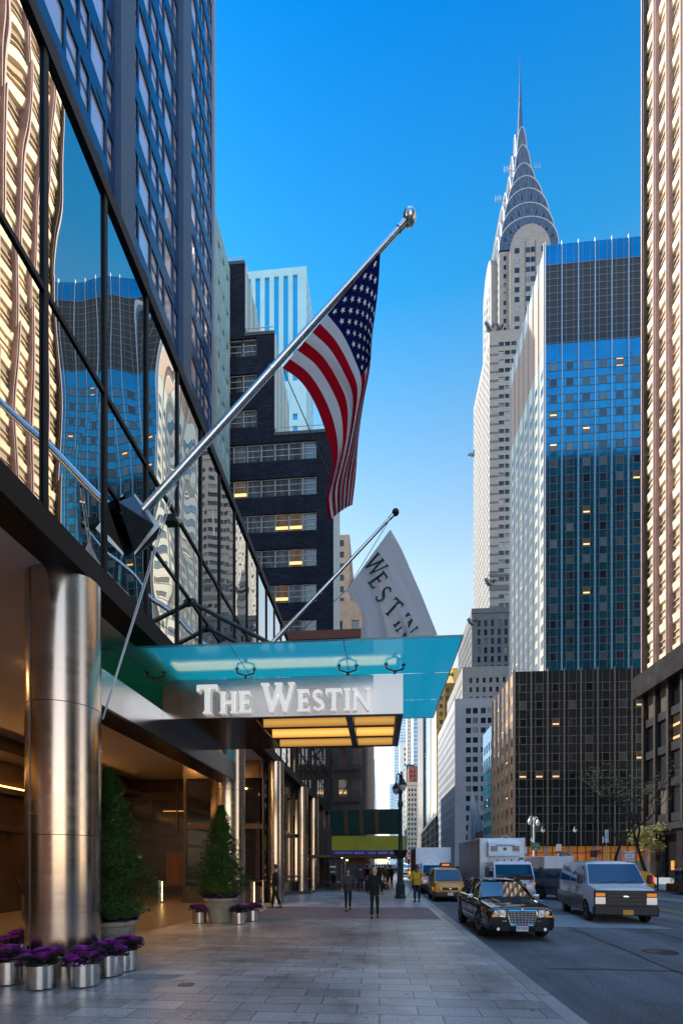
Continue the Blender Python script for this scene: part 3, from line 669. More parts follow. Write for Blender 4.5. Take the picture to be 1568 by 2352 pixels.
T = bldg('tenement_building', 'dark old building hung with black fire escapes behind the sidewalk shed', -8, 56)
wins = []
block(T, -24, -1.45, 50.4, 59.4, 0, 25.2, MAT['grey_brick'], {'E': (spans(10,5,.42)[0:0]+[(24-1.45-(i+1)*1.55+.25, 24-1.45-i*1.55-.35) for i in range(5)][::-1], rowspans(4.6,25,3.3,1.9))}, .2, wins, 'wall', MAT['concrete'])
window_objs(T, wins, [MAT['win_dark'], MAT['dark_steel']], 'sash', 60)
bpy.data.objects[[o.name for o in T.children if o.name.startswith('wall')][0]].data.materials[0] = M('soot_brick', (.075,.07,.07), .8, var=(.6,.3))
mb = MB(); mb.box(-24,49.9,25.2,-1.3,50.39,26.1); mb.box(-24,50.1,24.6,-1.35,50.39,25.19); mb.build('cornice', MAT['red_brick'], T)
for k in range(6):
    z = 4.9+k*3.3
    mb = MB()
    for xa, xb in ((-4.7,-2.0),(-8.5,-5.8)):
        for i in range(6): mb.bar((xa,49.35+i*.2,z),(xb,49.35+i*.2,z),.05,.03)
        for zz in (.5,1.0): mb.bar((xa,49.3,z+zz),(xb,49.3,z+zz),.05); mb.bar((xa,49.3,z+zz),(xa,50.35,z+zz),.05); mb.bar((xb,49.3,z+zz),(xb,50.35,z+zz),.05)
        for i in range(10): x = xa+(xb-xa)*i/9; mb.bar((x,49.3,z),(x,49.3,z+1.0),.035)
        if k < 5:
            s_ = 1 if k % 2 else -1
            for y in (49.4,49.85): mb.bar((xa+.5 if s_>0 else xb-.5,y,z),(xb-.5 if s_>0 else xa+.5,y,z+3.3),.06)
            for i in range(9):
                t = (i+.5)/9; x = (xa+.5)*(1-t)+(xb-.5)*t if s_>0 else (xb-.5)*(1-t)+(xa+.5)*t
                mb.bar((x,49.4,z+3.3*t),(x,49.85,z+3.3*t),.05)
    mb.build('fire_escape', MAT['black_metal'], T)

def simple(name, label, x0, x1, y0, y1, z1, mat, faces, wm, style='none', maxn=60, inset=.2, z0=0, cat='building', group=None):
    b = bldg(name, label, (x0+x1)/2, (y0+y1)/2, cat, group); wins = []
    block(b, x0, x1, y0, y1, z0, z1, MAT[mat], faces, inset, wins, 'wall', MAT['concrete'])
    if wins: window_objs(b, wins, [MAT[wm], MAT['dark_steel']], style, maxn)
    return b
def wr(W, n, f, z0, z1, p, h, off=.9): return (spans(W,n,f,.8,.8), rowspans(z0,z1,p,h,off))
# tan corner building past the avenue, far left row
simple('tan_building', 'tan brick street wall beyond the avenue, left edge of the gap of sky', -30, -2.7, 107, 249, 60, 'tan_brick', {'N': wr(142,30,.45,6,60,3.6,2), 'E': wr(27.3,7,.45,6,60,3.6,2)}, 'win_dark')
simple('tan_setback_tower', 'tan brick apartment tower peeking out right of the dark brick block', -40, -9.2, 150, 175, 104, 'tan_brick', {'E': wr(30.8,9,.4,60,104,3.6,1.9), 'N': wr(25,6,.4,60,104,3.6,1.9)}, 'win_white', 'sash')
bpy.data.objects['tan_setback_tower']['category'] = 'building'
simple('teal_glass_slab', 'thin teal glass slab low in the left of the street gap', -16, -2.6, 262, 640, 58, 'teal_panel', {'N': wr(378,50,.6,6,58,4,2.4)}, 'blue_mirror')
# pale tower with blue vertical stripes
WT = bldg('striped_tower', 'pale tower with blue vertical window stripes behind the large flag', -36, 172)
wins = []; XR_, WY = -24.3, 160.2
cols = [(28.7-4.6-i*3.18, 28.7-3.0-i*3.18) for i in range(8)][::-1]
rows = rowspans(10,156,4.1,2.2)
block(WT, -53, XR_, WY, WY+17, 0, 201.5, MAT['pale_panel'], {'E': (cols, rows+[(163.5,167.5),(171.5,199)]), 'N': (spans(17,6,.35), rowspans(10,200,4.1,2))}, .5, wins, 'wall', MAT['white_stone'])
window_objs(WT, wins, [M('stripe_blue', (.01,.30,.66), .15, ior=2.0), MAT['white_metal']], 'none', 100)
# ================================================================ right side
# --- bronze tower nearest on the right, dark stone base with some of its shade put into the colour
BT = bldg('bronze_tower', 'tall sunlit tower with purple brown piers and cream spandrels at the right edge', 52, 45)
XB, YA, YBT = 36.0, 18.0, 69.5; ZB = 27.5
mb = MB(); mb.box(XB+.75,YA,ZB,80,YBT-.3,122); mb.build('core_wall', MAT['win_bronze'], BT)
NB = 18; pb = (YBT-YA)/NB
for i in range(NB+1):
    y = YA+i*pb; mb = MB(); mb.box(XB,y-.24,ZB,XB+.75,y+.24,122); mb.box(XB-.14,y-.09,ZB,XB-.003,y+.09,122); mb.build('pier', MAT['bronze_pier'], BT)
wins = []; FHB = 3.85
mbs = MB(); mbl = MB()
for k in range(24):
    z = ZB+.4+k*FHB
    mbs.add([(XB+.74,YA,z),(XB+.48,YA,z+.12),(XB+.40,YA,z+1.1),(XB+.74,YA,z+1.25),(XB+.74,YBT,z),(XB+.48,YBT,z+.12),(XB+.40,YBT,z+1.1),(XB+.74,YBT,z+1.25)], [(0,1,5,4),(1,2,6,5),(2,3,7,6),(3,2,1,0),(4,5,6,7)])
    for zz in (1.95, 2.75): mbl.box(XB+.55,YA,z+zz,XB+.748,YBT,z+zz+.09)
    for i in range(NB):
        wins.append((Vector((XB+.745,YA+(i+1)*pb-.26,z+1.27)), FACES['S'][0], FACES['S'][1], pb-.52, FHB-1.3))
mbs.build('spandrel', MAT['cream_spandrel'], BT); mbl.build('window_sill', MAT['lit_sill'], BT)
window_objs(BT, wins, [MAT['win_bronze'], MAT['lit_sill']], 'none', 100)
mb = MB(); mb.box(XB,YBT-.3,ZB,80,YBT+.25,122.2); mb.build('end_wall', M('end_facade', (.018,.014,.013), .5, var=(.08,.3)), BT)
mb = MB()
for k in range(12): mb.box(XB+1+k*3.6,YBT+.252,ZB,XB+1.4+k*3.6,YBT+.6,122)
mb.build('end_pier', MAT['bronze_pier'], BT)
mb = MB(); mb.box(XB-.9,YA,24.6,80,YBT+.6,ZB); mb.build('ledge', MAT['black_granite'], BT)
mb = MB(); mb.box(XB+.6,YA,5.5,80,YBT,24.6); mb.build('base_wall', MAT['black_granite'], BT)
wins = []; mbp = MB(); mbq = MB()
for i in range(NB+1):
    y = YA+i*pb; mbp.box(XB,y-.22,6.9,XB+.59,y+.22,24.6)
for k in range(4):
    z = 7.1+k*4.4; mbq.box(XB+.28,YA,z,XB+.595,YBT,z+1.05)
    for i in range(NB): wins.append((Vector((XB+.59,YA+(i+1)*pb-.24,z+1.07)), FACES['S'][0], FACES['S'][1], pb-.48, 3.3))
mbp.build('pier', M('dark_pier', (.022,.015,.014), .5, var=(1,.2)), BT); mbq.build('spandrel', MAT['dark_steel'], BT)  # piers darkened, shade near the street put into their colour
window_objs(BT, wins, [MAT['win_tower_dark'], MAT['black_metal']], 'thin', 60)
mb = MB(); mb.box(XB-.5,YA,6.1,XB+.6,YBT+.3,6.9); mb.build('ledge', MAT['dark_steel'], BT)
for i in range(9):
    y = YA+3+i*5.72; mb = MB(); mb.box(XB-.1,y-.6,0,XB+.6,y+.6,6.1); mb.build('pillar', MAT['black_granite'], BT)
mb = MB(); mb.box(XB+1.2,YA,0,XB+1.4,YBT,6.1); mb.build('shop_glass', MAT['storefront_glass'], BT)
mb = MB()
for y in (47,52.6,58.4,64): mb.box(XB+1.0,y,1.0,XB+1.15,y+.7,2.2)
mb.build('shop_light', MAT['store_orange'], BT)

# --- teal curtain-wall office tower and its low wing
def curtain(root, x0, x1, y0, y1, z0, z1, bay, fh, wz0, wz1, sidemat, wm='win_teal', louver=None, sidewin=True, panel='teal_panel', fin='fin_metal'):
    mb = MB(); rg = random.Random(3); nx = int((x1-x0)/bay)
    for i in range(nx+1):
        xa, xb = x0+i*bay, min(x0+(i+1)*bay, x1)
        for f0_, f1_ in ((0,.27),(.27,.73),(.73,1)):
            z = z0
            while z < z1-.01:
                zz = min(z+fh*.5, z1); p0, p1 = xa+(xb-xa)*f0_, xa+(xb-xa)*f1_; k = lambda: y0+rg.uniform(0,.014)
                mb.q((p0,k(),z),(p1,k(),z),(p1,k(),zz),(p0,k(),zz)); z = zz
    mb.q((x0,y0+.02,z0),(x1,y0+.02,z0),(x1,y0+.02,z1),(x0,y0+.02,z1)); mb.q((x1,y1,z0),(x0,y1,z0),(x0,y1,z1),(x1,y1,z1)); mb.q((x1,y0,z0),(x1,y1,z0),(x1,y1,z1),(x1,y0,z1)); mb.build('glass_wall', MAT[panel], root)
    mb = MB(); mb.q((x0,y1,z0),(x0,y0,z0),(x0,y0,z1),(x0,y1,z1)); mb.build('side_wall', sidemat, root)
    mb = MB(); mb.q((x0,y0,z1),(x1,y0,z1),(x1,y1,z1),(x0,y1,z1)); mb.build('roof', MAT['concrete'], root)
    fins = MB(); lines = MB(); wins = []
    n = int((x1-x0)/bay)
    for i in range(n+1):
        x = x0+.06+i*bay
        fins.box(x-.07,y0-.32,z0,x+.07,y0-.004,z1+.45)
        if i < n:
            for f in (.27, .73): lines.box(x+bay*f-.03,y0-.05,z0,x+bay*f+.03,y0-.003,z1)
    rows = []
    z = wz0
    while z+fh <= wz1+.1: rows.append(z); z += fh
    for z in rows:
        for zz in (z+1.65, z+3.45): lines.box(x0,y0-.055,zz-.03,x1,y0-.003,zz+.03)
        for i in range(n):
            x = x0+.06+i*bay; wins.append((Vector((x+bay*.29,y0-.02,z+1.7)), FACES['E'][0], FACES['E'][1], bay*.42, 1.7))
    ns = max(1, int((y1-y0)/bay)); bs = (y1-y0)/ns
    for i in range(ns+1):
        y = y0+i*bs; fins.box(x0-.34,y-.07,z0,x0-.004,y+.07,z1+.45)
    for z in rows:
        lines.box(x0-.05,y0,z+1.62,x0-.003,y1,z+1.68)
        if sidewin:
            for i in range(ns): wins.append((Vector((x0-.02,y0+(i+1)*bs-bs*.3,z+1.7)), FACES['S'][0], FACES['S'][1], bs*.42, 1.7))
    fins.build('fin', MAT[fin], root); lines.build('joint_line', MAT['fin_grey'], root)
    if louver:
        lz0, lz1 = louver; mb = MB(); gl = MB()
        for i in range(n):
            x = x0+.06+i*bay; mb.box(x+.16,y0-.03,lz0,x+bay-.16,y0-.005,lz1)
            for k in range(12): zz = lz0+(lz1-lz0)*k/11; gl.box(x+.1,y0-.08,zz-.05,x+bay-.1,y0-.031,zz+.05)
            for f in (.27,.73): gl.box(x+bay*f-.04,y0-.082,lz0,x+bay*f+.04,y0-.032,lz1)
        mb.build('louver', MAT['louver'], root); gl.build('louver_blade', MAT['fin_grey'], root)
        mb = MB(); mb.box(x0-.03,y0+.3,lz0,x0-.005,y1-.3,lz1); mb.build('louver', M('louver_tan', (.30,.22,.17), .6, var=(2,.2)), root)
    window_objs(root, wins, [MAT[wm], MAT['fin_grey']], 'plain', 100)
TT = bldg('teal_office_tower', 'tall teal glass office tower with white fins and a dark louvred top', 56, 120)
curtain(TT, 35.74, 90, 108, 135.3, 43, 135.9, 3.45, 3.49, 44.0, 111.5, MAT['teal_side_sunlit'], louver=(114.5,131.5))
TW = bldg('office_wing', 'low dark teal glass wing with bronze fins at the base of the teal tower', 60, 118)
curtain(TW, 29.0, 92, 107, 126.9, 5.6, 43.2, 3.45, 3.75, 7.0, 42, M('wing_side_glint', (.42,.26,.13), .2, ior=1.9, var=(.35,.7)), 'win_tower_dark', panel='wing_panel', fin='fin_bronze')  # gold reflections on the wing's side painted into its mottled colour
mb = MB(); mb.box(29.6,108.2,-.1,92,126,5.55); mb.build('ground_floor_wall', MAT['beige_stone'], TW)
mb = MB()
for i in range(10): x = 31+i*5.2; mb.box(x,108.1,2.3,x+4.6,108.19,5.5)
mb.build('shop_light', MAT['store_orange'], TW)
mb = MB()
for i in range(34): x = 30.4+i*1.73; mb.box(x,107.98,-.1,x+.14,108.04,5.5)
mb.box(30,107.97,4.0,88,108.03,4.15); mb.build('shop_mullion', MAT['dark_steel'], TW)
mb = MB()
for i in range(10):
    x = 31+i*5.2
    if i % 2: continue
    mb.add([(x,108.05,3.9),(x+4.4,108.05,3.2),(x+4.4,108.05,3.5),(x,108.05,4.5)], [(0,1,2,3)])
mb.build('shop_banner', MAT['store_red'], TW)
for i in range(11):
    x = 30.5+i*5.2; mb = MB(); mb.lathe([(.42,-.1),(.42,5.6)], (x,107.6,0), 16); mb.build('pillar', MAT['bronze_pier'], TW, smooth=True)
simple('low_teal_block', 'lower teal glass block against the left flank of the office wing', 29.2, 60, 127.1, 139.6, 38, 'teal_panel', {'S': wr(12.5,4,.6,5,38,3.7,2.2)}, 'win_teal')

# ================================================================ the spired skyscraper
CH = bldg('spired_skyscraper', 'white brick skyscraper with stepped arched steel crown and needle spire', 64.75, 229)
wins = []
CX, CY = 64.75, 229.0
WB = MAT['white_brick']
# base: paired sash windows
cols = []
for i in range(9): a = 4.2+i*5.6; cols += [(a,a+1.9),(a+2.6,a+4.5)]
rb = rowspans(6,64,3.75,2.15)
block(CH, 29, 100, 189.5, 244, 0, 65.3, MAT['white_stone'], {'E': ([c for c in cols if c[1] < 70], rb), 'S': (spans(54.5,20,.38,.8,.8), rowspans(6,64,3.75,2.3))}, .25, wins, 'base_wall', MAT['concrete'])
# upper steps
block(CH, 33, 98, 196, 240, 65.3, 80, WB, {'E': (spans(65,24,.42,2,1), rowspans(65.3,80,3.7,2.0)), 'S': (spans(44,15,.4,1,1), rowspans(65.3,80,3.7,2))}, .3, wins, 'step_wall', MAT['concrete'])
block(CH, 38, 95, 203.2, 238, 80, 106.5, MAT['grey_brick'], {'E': (spans(57,20,.45,1.5,1), rowspans(80,106,3.7,2.5)), 'S': (spans(34.8,12,.42,1,1), rowspans(80,106,3.7,2.3))}, .35, wins, 'step_wall', MAT['concrete'])
# shaft with banded windows
block(CH, 47, 82.5, 211.25, 246.75, 106.5, 229.5, WB, {'E': (spans(35.5,12,.84,3.6,1), rowspans(106.5,229,3.72,1.8)), 'S': (spans(35.5,12,.34,1,1), rowspans(106.5,229,3.72,2.1))}, .3, wins, 'shaft_wall', MAT['concrete'])
for z0_, _ in rowspans(106.5,229,3.72,1.75): mb = MB(); mb.box(46.9,211.16,z0_-.05,50.6,211.247,z0_+.75); mb.build('corner_band', MAT['grey_brick'], CH)
mb = MB(); mb.box(46.7,210.95,118.5,82.8,211.245,120.6); mb.box(46.7,210.9,124.4,82.8,211.24,125.4); mb.box(37.8,202.9,104.8,95,203.195,106.8); mb.build('frieze', MAT['grey_brick'], CH)
# upper shaft
block(CH, 52.25, 77.25, 216.5, 241.5, 229.5, 271, WB, {'E': (spans(25,8,.42,1,1), rowspans(229.5,270,3.9,2.0)), 'S': (spans(25,8,.35,1,1), rowspans(229.5,270,3.9,2.2))}, .3, wins, 'upper_wall', None)
def arch(w, zs, h, n=20, p=1.0):
    return [(w*math.cos(math.pi*k/n), zs+h*(abs(math.sin(math.pi*k/n))**p)) for k in range(n+1)]
def vault(mb, hw, zb, zs, za, depth, n=20):
    """cross vault: arched prism along both axes, centred on the tower"""
    prof = [(hw,zb)]+arch(hw,zs,za-zs,n,.8)+[(-hw,zb)]
    for ax in (0, 1):
        r1 = []; r2 = []
        for a, z in prof:
            if ax == 0: r1.append((CX+a,CY-depth,z)); r2.append((CX+a,CY+depth,z))
            else: r1.append((CX-depth,CY-a,z)); r2.append((CX+depth,CY-a,z))
        m_ = len(prof); mb.add(r1+r2, [tuple(range(m_-1,-1,-1)), tuple(range(m_,2*m_))]+[(i,i+1,i+1+m_,i+m_) for i in range(m_-1)])
# arched bay projecting on the east and south faces
mb = MB(); pf = [(8.6,229.5)]+arch(8.6,266,11.5,18)+[(-8.6,229.5)]
r1 = [(CX+a,214.0,z) for a, z in pf]; r2 = [(CX+a,218,z) for a, z in pf]; m_ = len(pf)
mb.add(r1+r2, [tuple(range(m_-1,-1,-1))]+[(i,i+1,i+1+m_,i+m_) for i in range(m_-1)])
r1 = [(49.7,CY-a,z) for a, z in pf]; r2 = [(54,CY-a,z) for a, z in pf]
mb.add(r1+r2, [tuple(range(m_-1,-1,-1))]+[(i,i+1,i+1+m_,i+m_) for i in range(m_-1)])
mb.build('arched_bay', MAT['white_brick'], CH)
for k in range(9):
    z = 231.5+k*4.2
    for a in ((-6.6,-4.6),(-1.9,-.15),(.15,1.9),(4.6,6.6)):
        if z > 266 and abs(a[0]+a[1]) > 8: continue
        wins.append((Vector((CX+a[0],213.97,z)), FACES['E'][0], FACES['E'][1], a[1]-a[0], 2.2))
    for a in ((-5.5,-3.9),(-1.0,1.0),(3.9,5.5)):
        if z < 264: wins.append((Vector((49.67,CY-a[0],z)), FACES['S'][0], FACES['S'][1], a[1]-a[0], 2.4))
mb = MB(); mb.box(CX-2.3,213.9,230,CX-2.0,213.97,270); mb.box(CX+2.0,213.9,230,CX+2.3,213.97,270); mb.build('arch_trim', MAT['grey_brick'], CH)
window_objs(CH, wins, [MAT['win_white'], MAT['dark_steel']], 'sash', 100)
TIERS = [(12.6,269.5,270,283.5),(11.2,270,277.5,291.5),(9.6,280,286,300),(7.8,288,293,308),(5.5,296,301,317),(3.8,303,309,327.5),(2.3,312,320,338)]
for i, (hw, zb, zs, za) in enumerate(TIERS):
    mb = MB(); vault(mb, hw, zb, zs, za, hw*(1.0 if i < 5 else 1.02)+.02*i); t = mb.build('crown_tier', MAT['crown_steel'], CH)
    # triangular windows ringed along the arch, and a raised rim
    nw = [7,7,6,5,4,3,1][i]
    for ax in (0, 1):
        for k in range(nw):
            f = (k+1)/(nw+1); th = math.pi*f
            a = hw*.86*math.cos(th); z = zs+(za-zs)*.80*math.sin(th)**.8-(.6 if i else .2)
            hgt = max(1.2, (za-zs)*.17); wd = max(.35, hw*.06)
            D = hw*(1.0 if i < 5 else 1.02)+.02*i+.06
            pts = [(a-wd,z-hgt*.5),(a+wd,z-hgt*.5),(a,z+hgt)]
            tr = MB(); tr.q(*[((CX+p,CY-D,q_) if ax == 0 else (CX-D,CY-p,q_)) for p, q_ in pts]); tr.build('triangular_window', MAT['louver'], t)
    rm = MB(); ar = arch(hw,zs,za-zs,20,.8); D = hw*(1.0 if i < 5 else 1.02)+.02*i
    for ax in (0,1):
        rm.tube([((CX+a,CY-D,z) if ax == 0 else (CX-D,CY-a,z)) for a, z in ar], .28, 5)
    rm.build('rim', MAT['fin_metal'], t)
    rb_ = MB()
    for ax in (0,1):
        for k in range(1,16):
            th = math.pi*k/16; c_, s_ = math.cos(th), math.sin(th)**.8
            p_ = [(hw*f*c_, zs+(za-zs)*f*s_) for f in (.30,.97)]
            rb_.bar(*[((CX+a,CY-D-.03,z) if ax == 0 else (CX-D-.03,CY-a,z)) for a, z in p_], .16)
    rb_.build('rib', MAT['fin_grey'], t)
mb = MB(); mb.lathe([(1.75,330),(1.5,337),(1.25,341),(.75,352),(.35,363),(.05,375.5)], (CX,CY,0), 8); mb.build('spire', MAT['crown_steel'], CH)
mb = MB()
for s_, z in ((-1,318),(1,318),(-1,305)):
    x = CX+s_*(4.6 if z > 310 else 8.5); mb.bar((x,CY-3,z),(x+s_*3.5,CY-3,z),.22)
    for k in range(4): mb.bar((x+s_*(1+k*.8),CY-3,z-.5),(x+s_*(1+k*.8),CY-3,z+2.2),.14)
mb.build('antenna', MAT['fin_metal'], CH)
# eagle-head gargoyles and winged caps on the corners
for x, y, z, s_ in ((47,211.25,230.5,2.3),(47,246,206,2.0),(52.25,216.5,236,2.0),(47,211.25,121.5,2.6),(38,203.2,101,2.2)):
    mb = MB(); d_ = Vector((-1,-1,.12)).normalized() if y < 240 else Vector((-1,.3,.15)).normalized(); p = Vector((x,y,z))
    mb.tube([p-d_*.6, p+d_*1.1*s_*.5, p+d_*s_*.95+UPV*.5, p+d_*s_*1.35+UPV*.15, p+d_*s_*1.6-UPV*.5], [1.0*s_*.45,.9*s_*.45,.75*s_*.45,.45*s_*.45,.1], 8)
    sd = d_.cross(UPV).normalized()
    for k in (-1,1): mb.q(p+sd*k*.5, p+sd*k*s_*.9+UPV*1.1, p-d_*s_*.5+sd*k*s_*.8+UPV*.9, p-d_*s_*.4+sd*k*.4-UPV*.2)
    mb.build('gargoyle', MAT['crown_steel'], CH)

# striped glass pyramids and the little brown building under them
GP = bldg('glass_pyramid', 'tall slanting striped glass pyramid beside the white skyscraper base', 32, 160)
ap = Vector((29.8,160,26.5)); mb = MB(); bs_ = [Vector((28.9,156,0)),Vector((36.5,156,0)),Vector((37,166,0)),Vector((28.9,166,0))]
for i in range(4): mb.q(bs_[i], bs_[(i+1)%4], ap)
mb.build('glass_face', MAT['teal_panel'], GP)
mb = MB()
for i in range(4):
    for k in range(9):
        f = k/8; a = bs_[i].lerp(bs_[(i+1)%4], f); mb.bar(a, ap, .16)
mb.build('glazing_bar', MAT['white_metal'], GP)
simple('brown_shop_building', 'low brown building between the glass pyramid and the office wing', 30.3, 40, 146, 155.5, 11.5, 'rust_brick', {}, 'win_dark')
bpy.data.objects['brown_shop_building'].children[0].data.materials[0] = M('brown_stone', (.10,.065,.045), .7, var=(.6,.2))

# ================================================================ far end of the street
simple('gold_mirror_building', 'gold mirrored building just left of the white skyscraper', 30.4, 62, 262, 290, 106, 'gold_mirror', {'E': wr(31.6,9,.55,4,100,4.2,2.2)}, 'win_gold', 'plain', 60)
o = simple('blue_mirror_flank', 'narrow pale blue mirrored building left of the gold one', 30.2, 60, 291, 322, 98, 'blue_mirror', {}, 'win_gold')
o = simple('green_glass_tower', 'dark green black glass tower with a bright left edge', 29, 45, 326, 372, 150, 'green_mirror', {'E': wr(16,6,.7,4,150,4.0,2.6)}, 'win_tower_dark', 'plain', 60)
simple('beige_old_building', 'beige stone building with a heavy cornice at the end of the street', 24.6, 40, 440, 470, 74, 'beige_stone', {'E': (spans(15.4,5,.5,.8,.8), rowspans(4,72,4.4,2.5)), 'S': wr(30,8,.4,4,72,4.4,2.4)}, 'win_dark', 'plain', 60)
mb = MB(); mb.box(23.6,439,72,40,470,74.6); mb.box(24.1,439.4,24,40,439.9,25.2); mb.box(24.1,439.5,60,40,439.9,61); mb.build('cornice', MAT['beige_stone'], bpy.data.objects['beige_old_building'])
simple('red_brick_building', 'red brick building rising behind the beige one', 28.5, 50, 478, 500, 97, 'rust_brick', {'E': wr(21.5,6,.4,60,96,4.2,2.3)}, 'win_white', 'plain', 40)
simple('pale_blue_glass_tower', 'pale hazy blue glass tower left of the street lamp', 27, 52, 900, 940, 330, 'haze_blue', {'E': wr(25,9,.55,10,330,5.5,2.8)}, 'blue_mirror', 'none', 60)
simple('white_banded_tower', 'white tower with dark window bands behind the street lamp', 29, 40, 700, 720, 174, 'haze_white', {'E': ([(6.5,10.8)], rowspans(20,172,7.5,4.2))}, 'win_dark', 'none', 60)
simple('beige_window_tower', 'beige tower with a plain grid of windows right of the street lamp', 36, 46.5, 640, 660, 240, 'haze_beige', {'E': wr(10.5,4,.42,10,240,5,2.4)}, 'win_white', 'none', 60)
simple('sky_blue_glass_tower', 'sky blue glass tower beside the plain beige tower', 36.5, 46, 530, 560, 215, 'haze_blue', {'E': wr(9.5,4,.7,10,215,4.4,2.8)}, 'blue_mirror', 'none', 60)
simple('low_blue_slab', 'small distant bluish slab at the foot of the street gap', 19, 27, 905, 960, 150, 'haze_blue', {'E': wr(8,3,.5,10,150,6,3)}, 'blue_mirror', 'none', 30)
simple('small_teal_block', 'dark teal block between the beige tower and the red brick', 27.5, 36, 505, 525, 104, 'teal_panel', {'E': wr(8.5,3,.6,60,104,4.4,2.6)}, 'win_teal', 'none', 30)
# sloping glass winter garden in front of the green tower
WG = bldg('glass_atrium', 'sloping grey glass atrium over the sidewalk at the foot of the green tower', 26, 250)
mb = MB(); f0 = [(21.5,252,4),(33,252,4),(33,252,31),(21.5,252,17)]; f1 = [(x,y+26,z) for x, y, z in f0]
mb.add(f0+f1, [(0,1,2,3),(7,6,5,4),(4,0,3,7),(3,2,6,7),(0,4,5,1)]); mb.build('glass_face', M('atrium_glass', (.06,.075,.075), .15, ior=1.6, var=(.2,.5)), WG)
mb = MB()
for k in range(6): mb.bar((21.5,251.95,4+k*2.6),(33,251.95,4+k*5.4),.14)
for k in range(6): x = 21.5+k*2.3; mb.bar((x,251.95,4),(x,251.95,17+(x-21.5)*1.217),.12)
mb.build('glazing_bar', MAT['white_metal'], WG)
# buildings behind the viewer, there to be mirrored in the glass and steel
simple('rear_office_block', 'dark bronze glass office block across the avenue behind the viewer', 46, 140, -60, -14, 70, 'black_granite', {}, 'win_dark')
bpy.data.objects['rear_office_block'].children[0].data.materials[0] = M('rear_facade', (.055,.06,.06), .5, var=(.05,.3))
simple('rear_brick_house', 'brown brick apartment house behind the viewer', -34, -5.4, -70, -24, 44, 'red_brick', {}, 'win_dark')
# ================================================================ entrance canopy
CN = thing('entrance_canopy', 'teal glass canopy over a steel box beam with white hotel lettering', 'canopy', (-1.8,12.5,5.3))
ZP = 6.45; px = [-7.5,-5.5,-3.12,-.727,1.665]; py = [9.84,11.7,13.6,15.27]
for i in range(4):
    for j in range(3):
        mb = MB(); a, b, c, d = px[i]+.008, px[i+1]-.008, py[j]+.008, py[j+1]-.008
        mb.q((a,c,ZP),(b,c,ZP),(b,d,ZP),(a,d,ZP)); mb.build('glass_panel', MAT['canopy_glass'], CN)
mb = MB(); mb.box(px[0],py[0]-.012,ZP-.02,px[-1]+.012,py[0]-.001,ZP+.02); mb.box(px[-1]+.001,py[0],ZP-.02,px[-1]+.013,py[-1],ZP+.02); mb.box(px[0],py[-1]+.001,ZP-.02,px[-1]+.012,py[-1]+.012,ZP+.02)
mb.build('glass_edge', M('edge_teal', (.02,.22,.27), .1, ior=1.8), CN)
BX0, BX1, BY0, BY1, BZ0, BZ1 = -5.1, .535, 11.07, 14.1, 5.3, 6.2
mb = MB(); mb.box(BX0,BY0,BZ0+.001,-3.6,BY0+.08,BZ1); mb.box(-3.598,BY0,BZ0+.001,-.14,BY0+.08,BZ1); mb.box(BX0,BY1-.08,BZ0+.001,BX1,BY1,BZ1); mb.q((BX0,BY0+.09,BZ1-.01),(BX1,BY0+.09,BZ1-.01),(BX1,BY1-.09,BZ1-.01),(BX0,BY1-.09,BZ1-.01)); mb.build('beam_face', MAT['satin_steel'], CN)
mb = MB(); mb.box(-.137,BY0-.002,BZ0+.001,BX1,BY0+.08,BZ1); mb.box(BX1-.06,BY0+.081,BZ0+.001,BX1,BY1-.081,BZ1); mb.build('reflection_panel', MAT['reflection_glow'], CN)  # reflected light at the beam end, put in as a glowing white panel
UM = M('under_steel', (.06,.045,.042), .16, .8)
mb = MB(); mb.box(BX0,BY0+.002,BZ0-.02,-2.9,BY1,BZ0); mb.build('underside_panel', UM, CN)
cx = [-2.9,-.72,BX1]; cyr = [BY0+.02,11.95,12.95,BY1-.02]
mb = MB()
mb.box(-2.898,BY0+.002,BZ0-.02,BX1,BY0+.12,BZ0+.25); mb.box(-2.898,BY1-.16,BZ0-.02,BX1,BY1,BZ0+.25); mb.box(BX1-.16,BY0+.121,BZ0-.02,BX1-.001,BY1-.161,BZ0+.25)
for y in (11.93,12.93): mb.box(-2.898,y,BZ0-.02,BX1-.161,y+.14,BZ0+.25)
for (ya, yb) in ((BY0+.121,11.93),(12.071,12.93),(13.071,BY1-.161)): mb.box(-.78,ya,BZ0-.02,-.62,yb,BZ0+.25)
mb.build('coffer_frame', UM, CN)
for i, (xa, xb) in enumerate(((-2.89,-.79),(-.61,BX1-.17))):
    for ya, yb in ((BY0+.13,11.92),(12.08,12.92),(13.08,BY1-.17)):
        mb = MB(); mb.q((xa,ya,BZ0+.2),(xb,ya,BZ0+.2),(xb,yb,BZ0+.2),(xa,yb,BZ0+.2)); mb.q((xa,yb-.005,BZ0-.01),(xb,yb-.005,BZ0-.01),(xb,yb-.005,BZ0+.2),(xa,yb-.005,BZ0+.2)); c = mb.build('coffer_panel', MAT['coffer_bright' if 11.5 < ya < 12.5 else 'coffer_mid'], CN)
mb = MB(); mb.box(-5.75,8.5,4.82,-5.101,17.2,5.3); mb.box(-5.72,8.5,5.3,-5.103,17.2,5.5); mb.build('edge_beam', MAT['satin_steel'], CN)
mb = MB(); mb.box(-5.76,8.48,4.79,-5.12,17.25,4.818); mb.build('beam_underside', UM, CN)
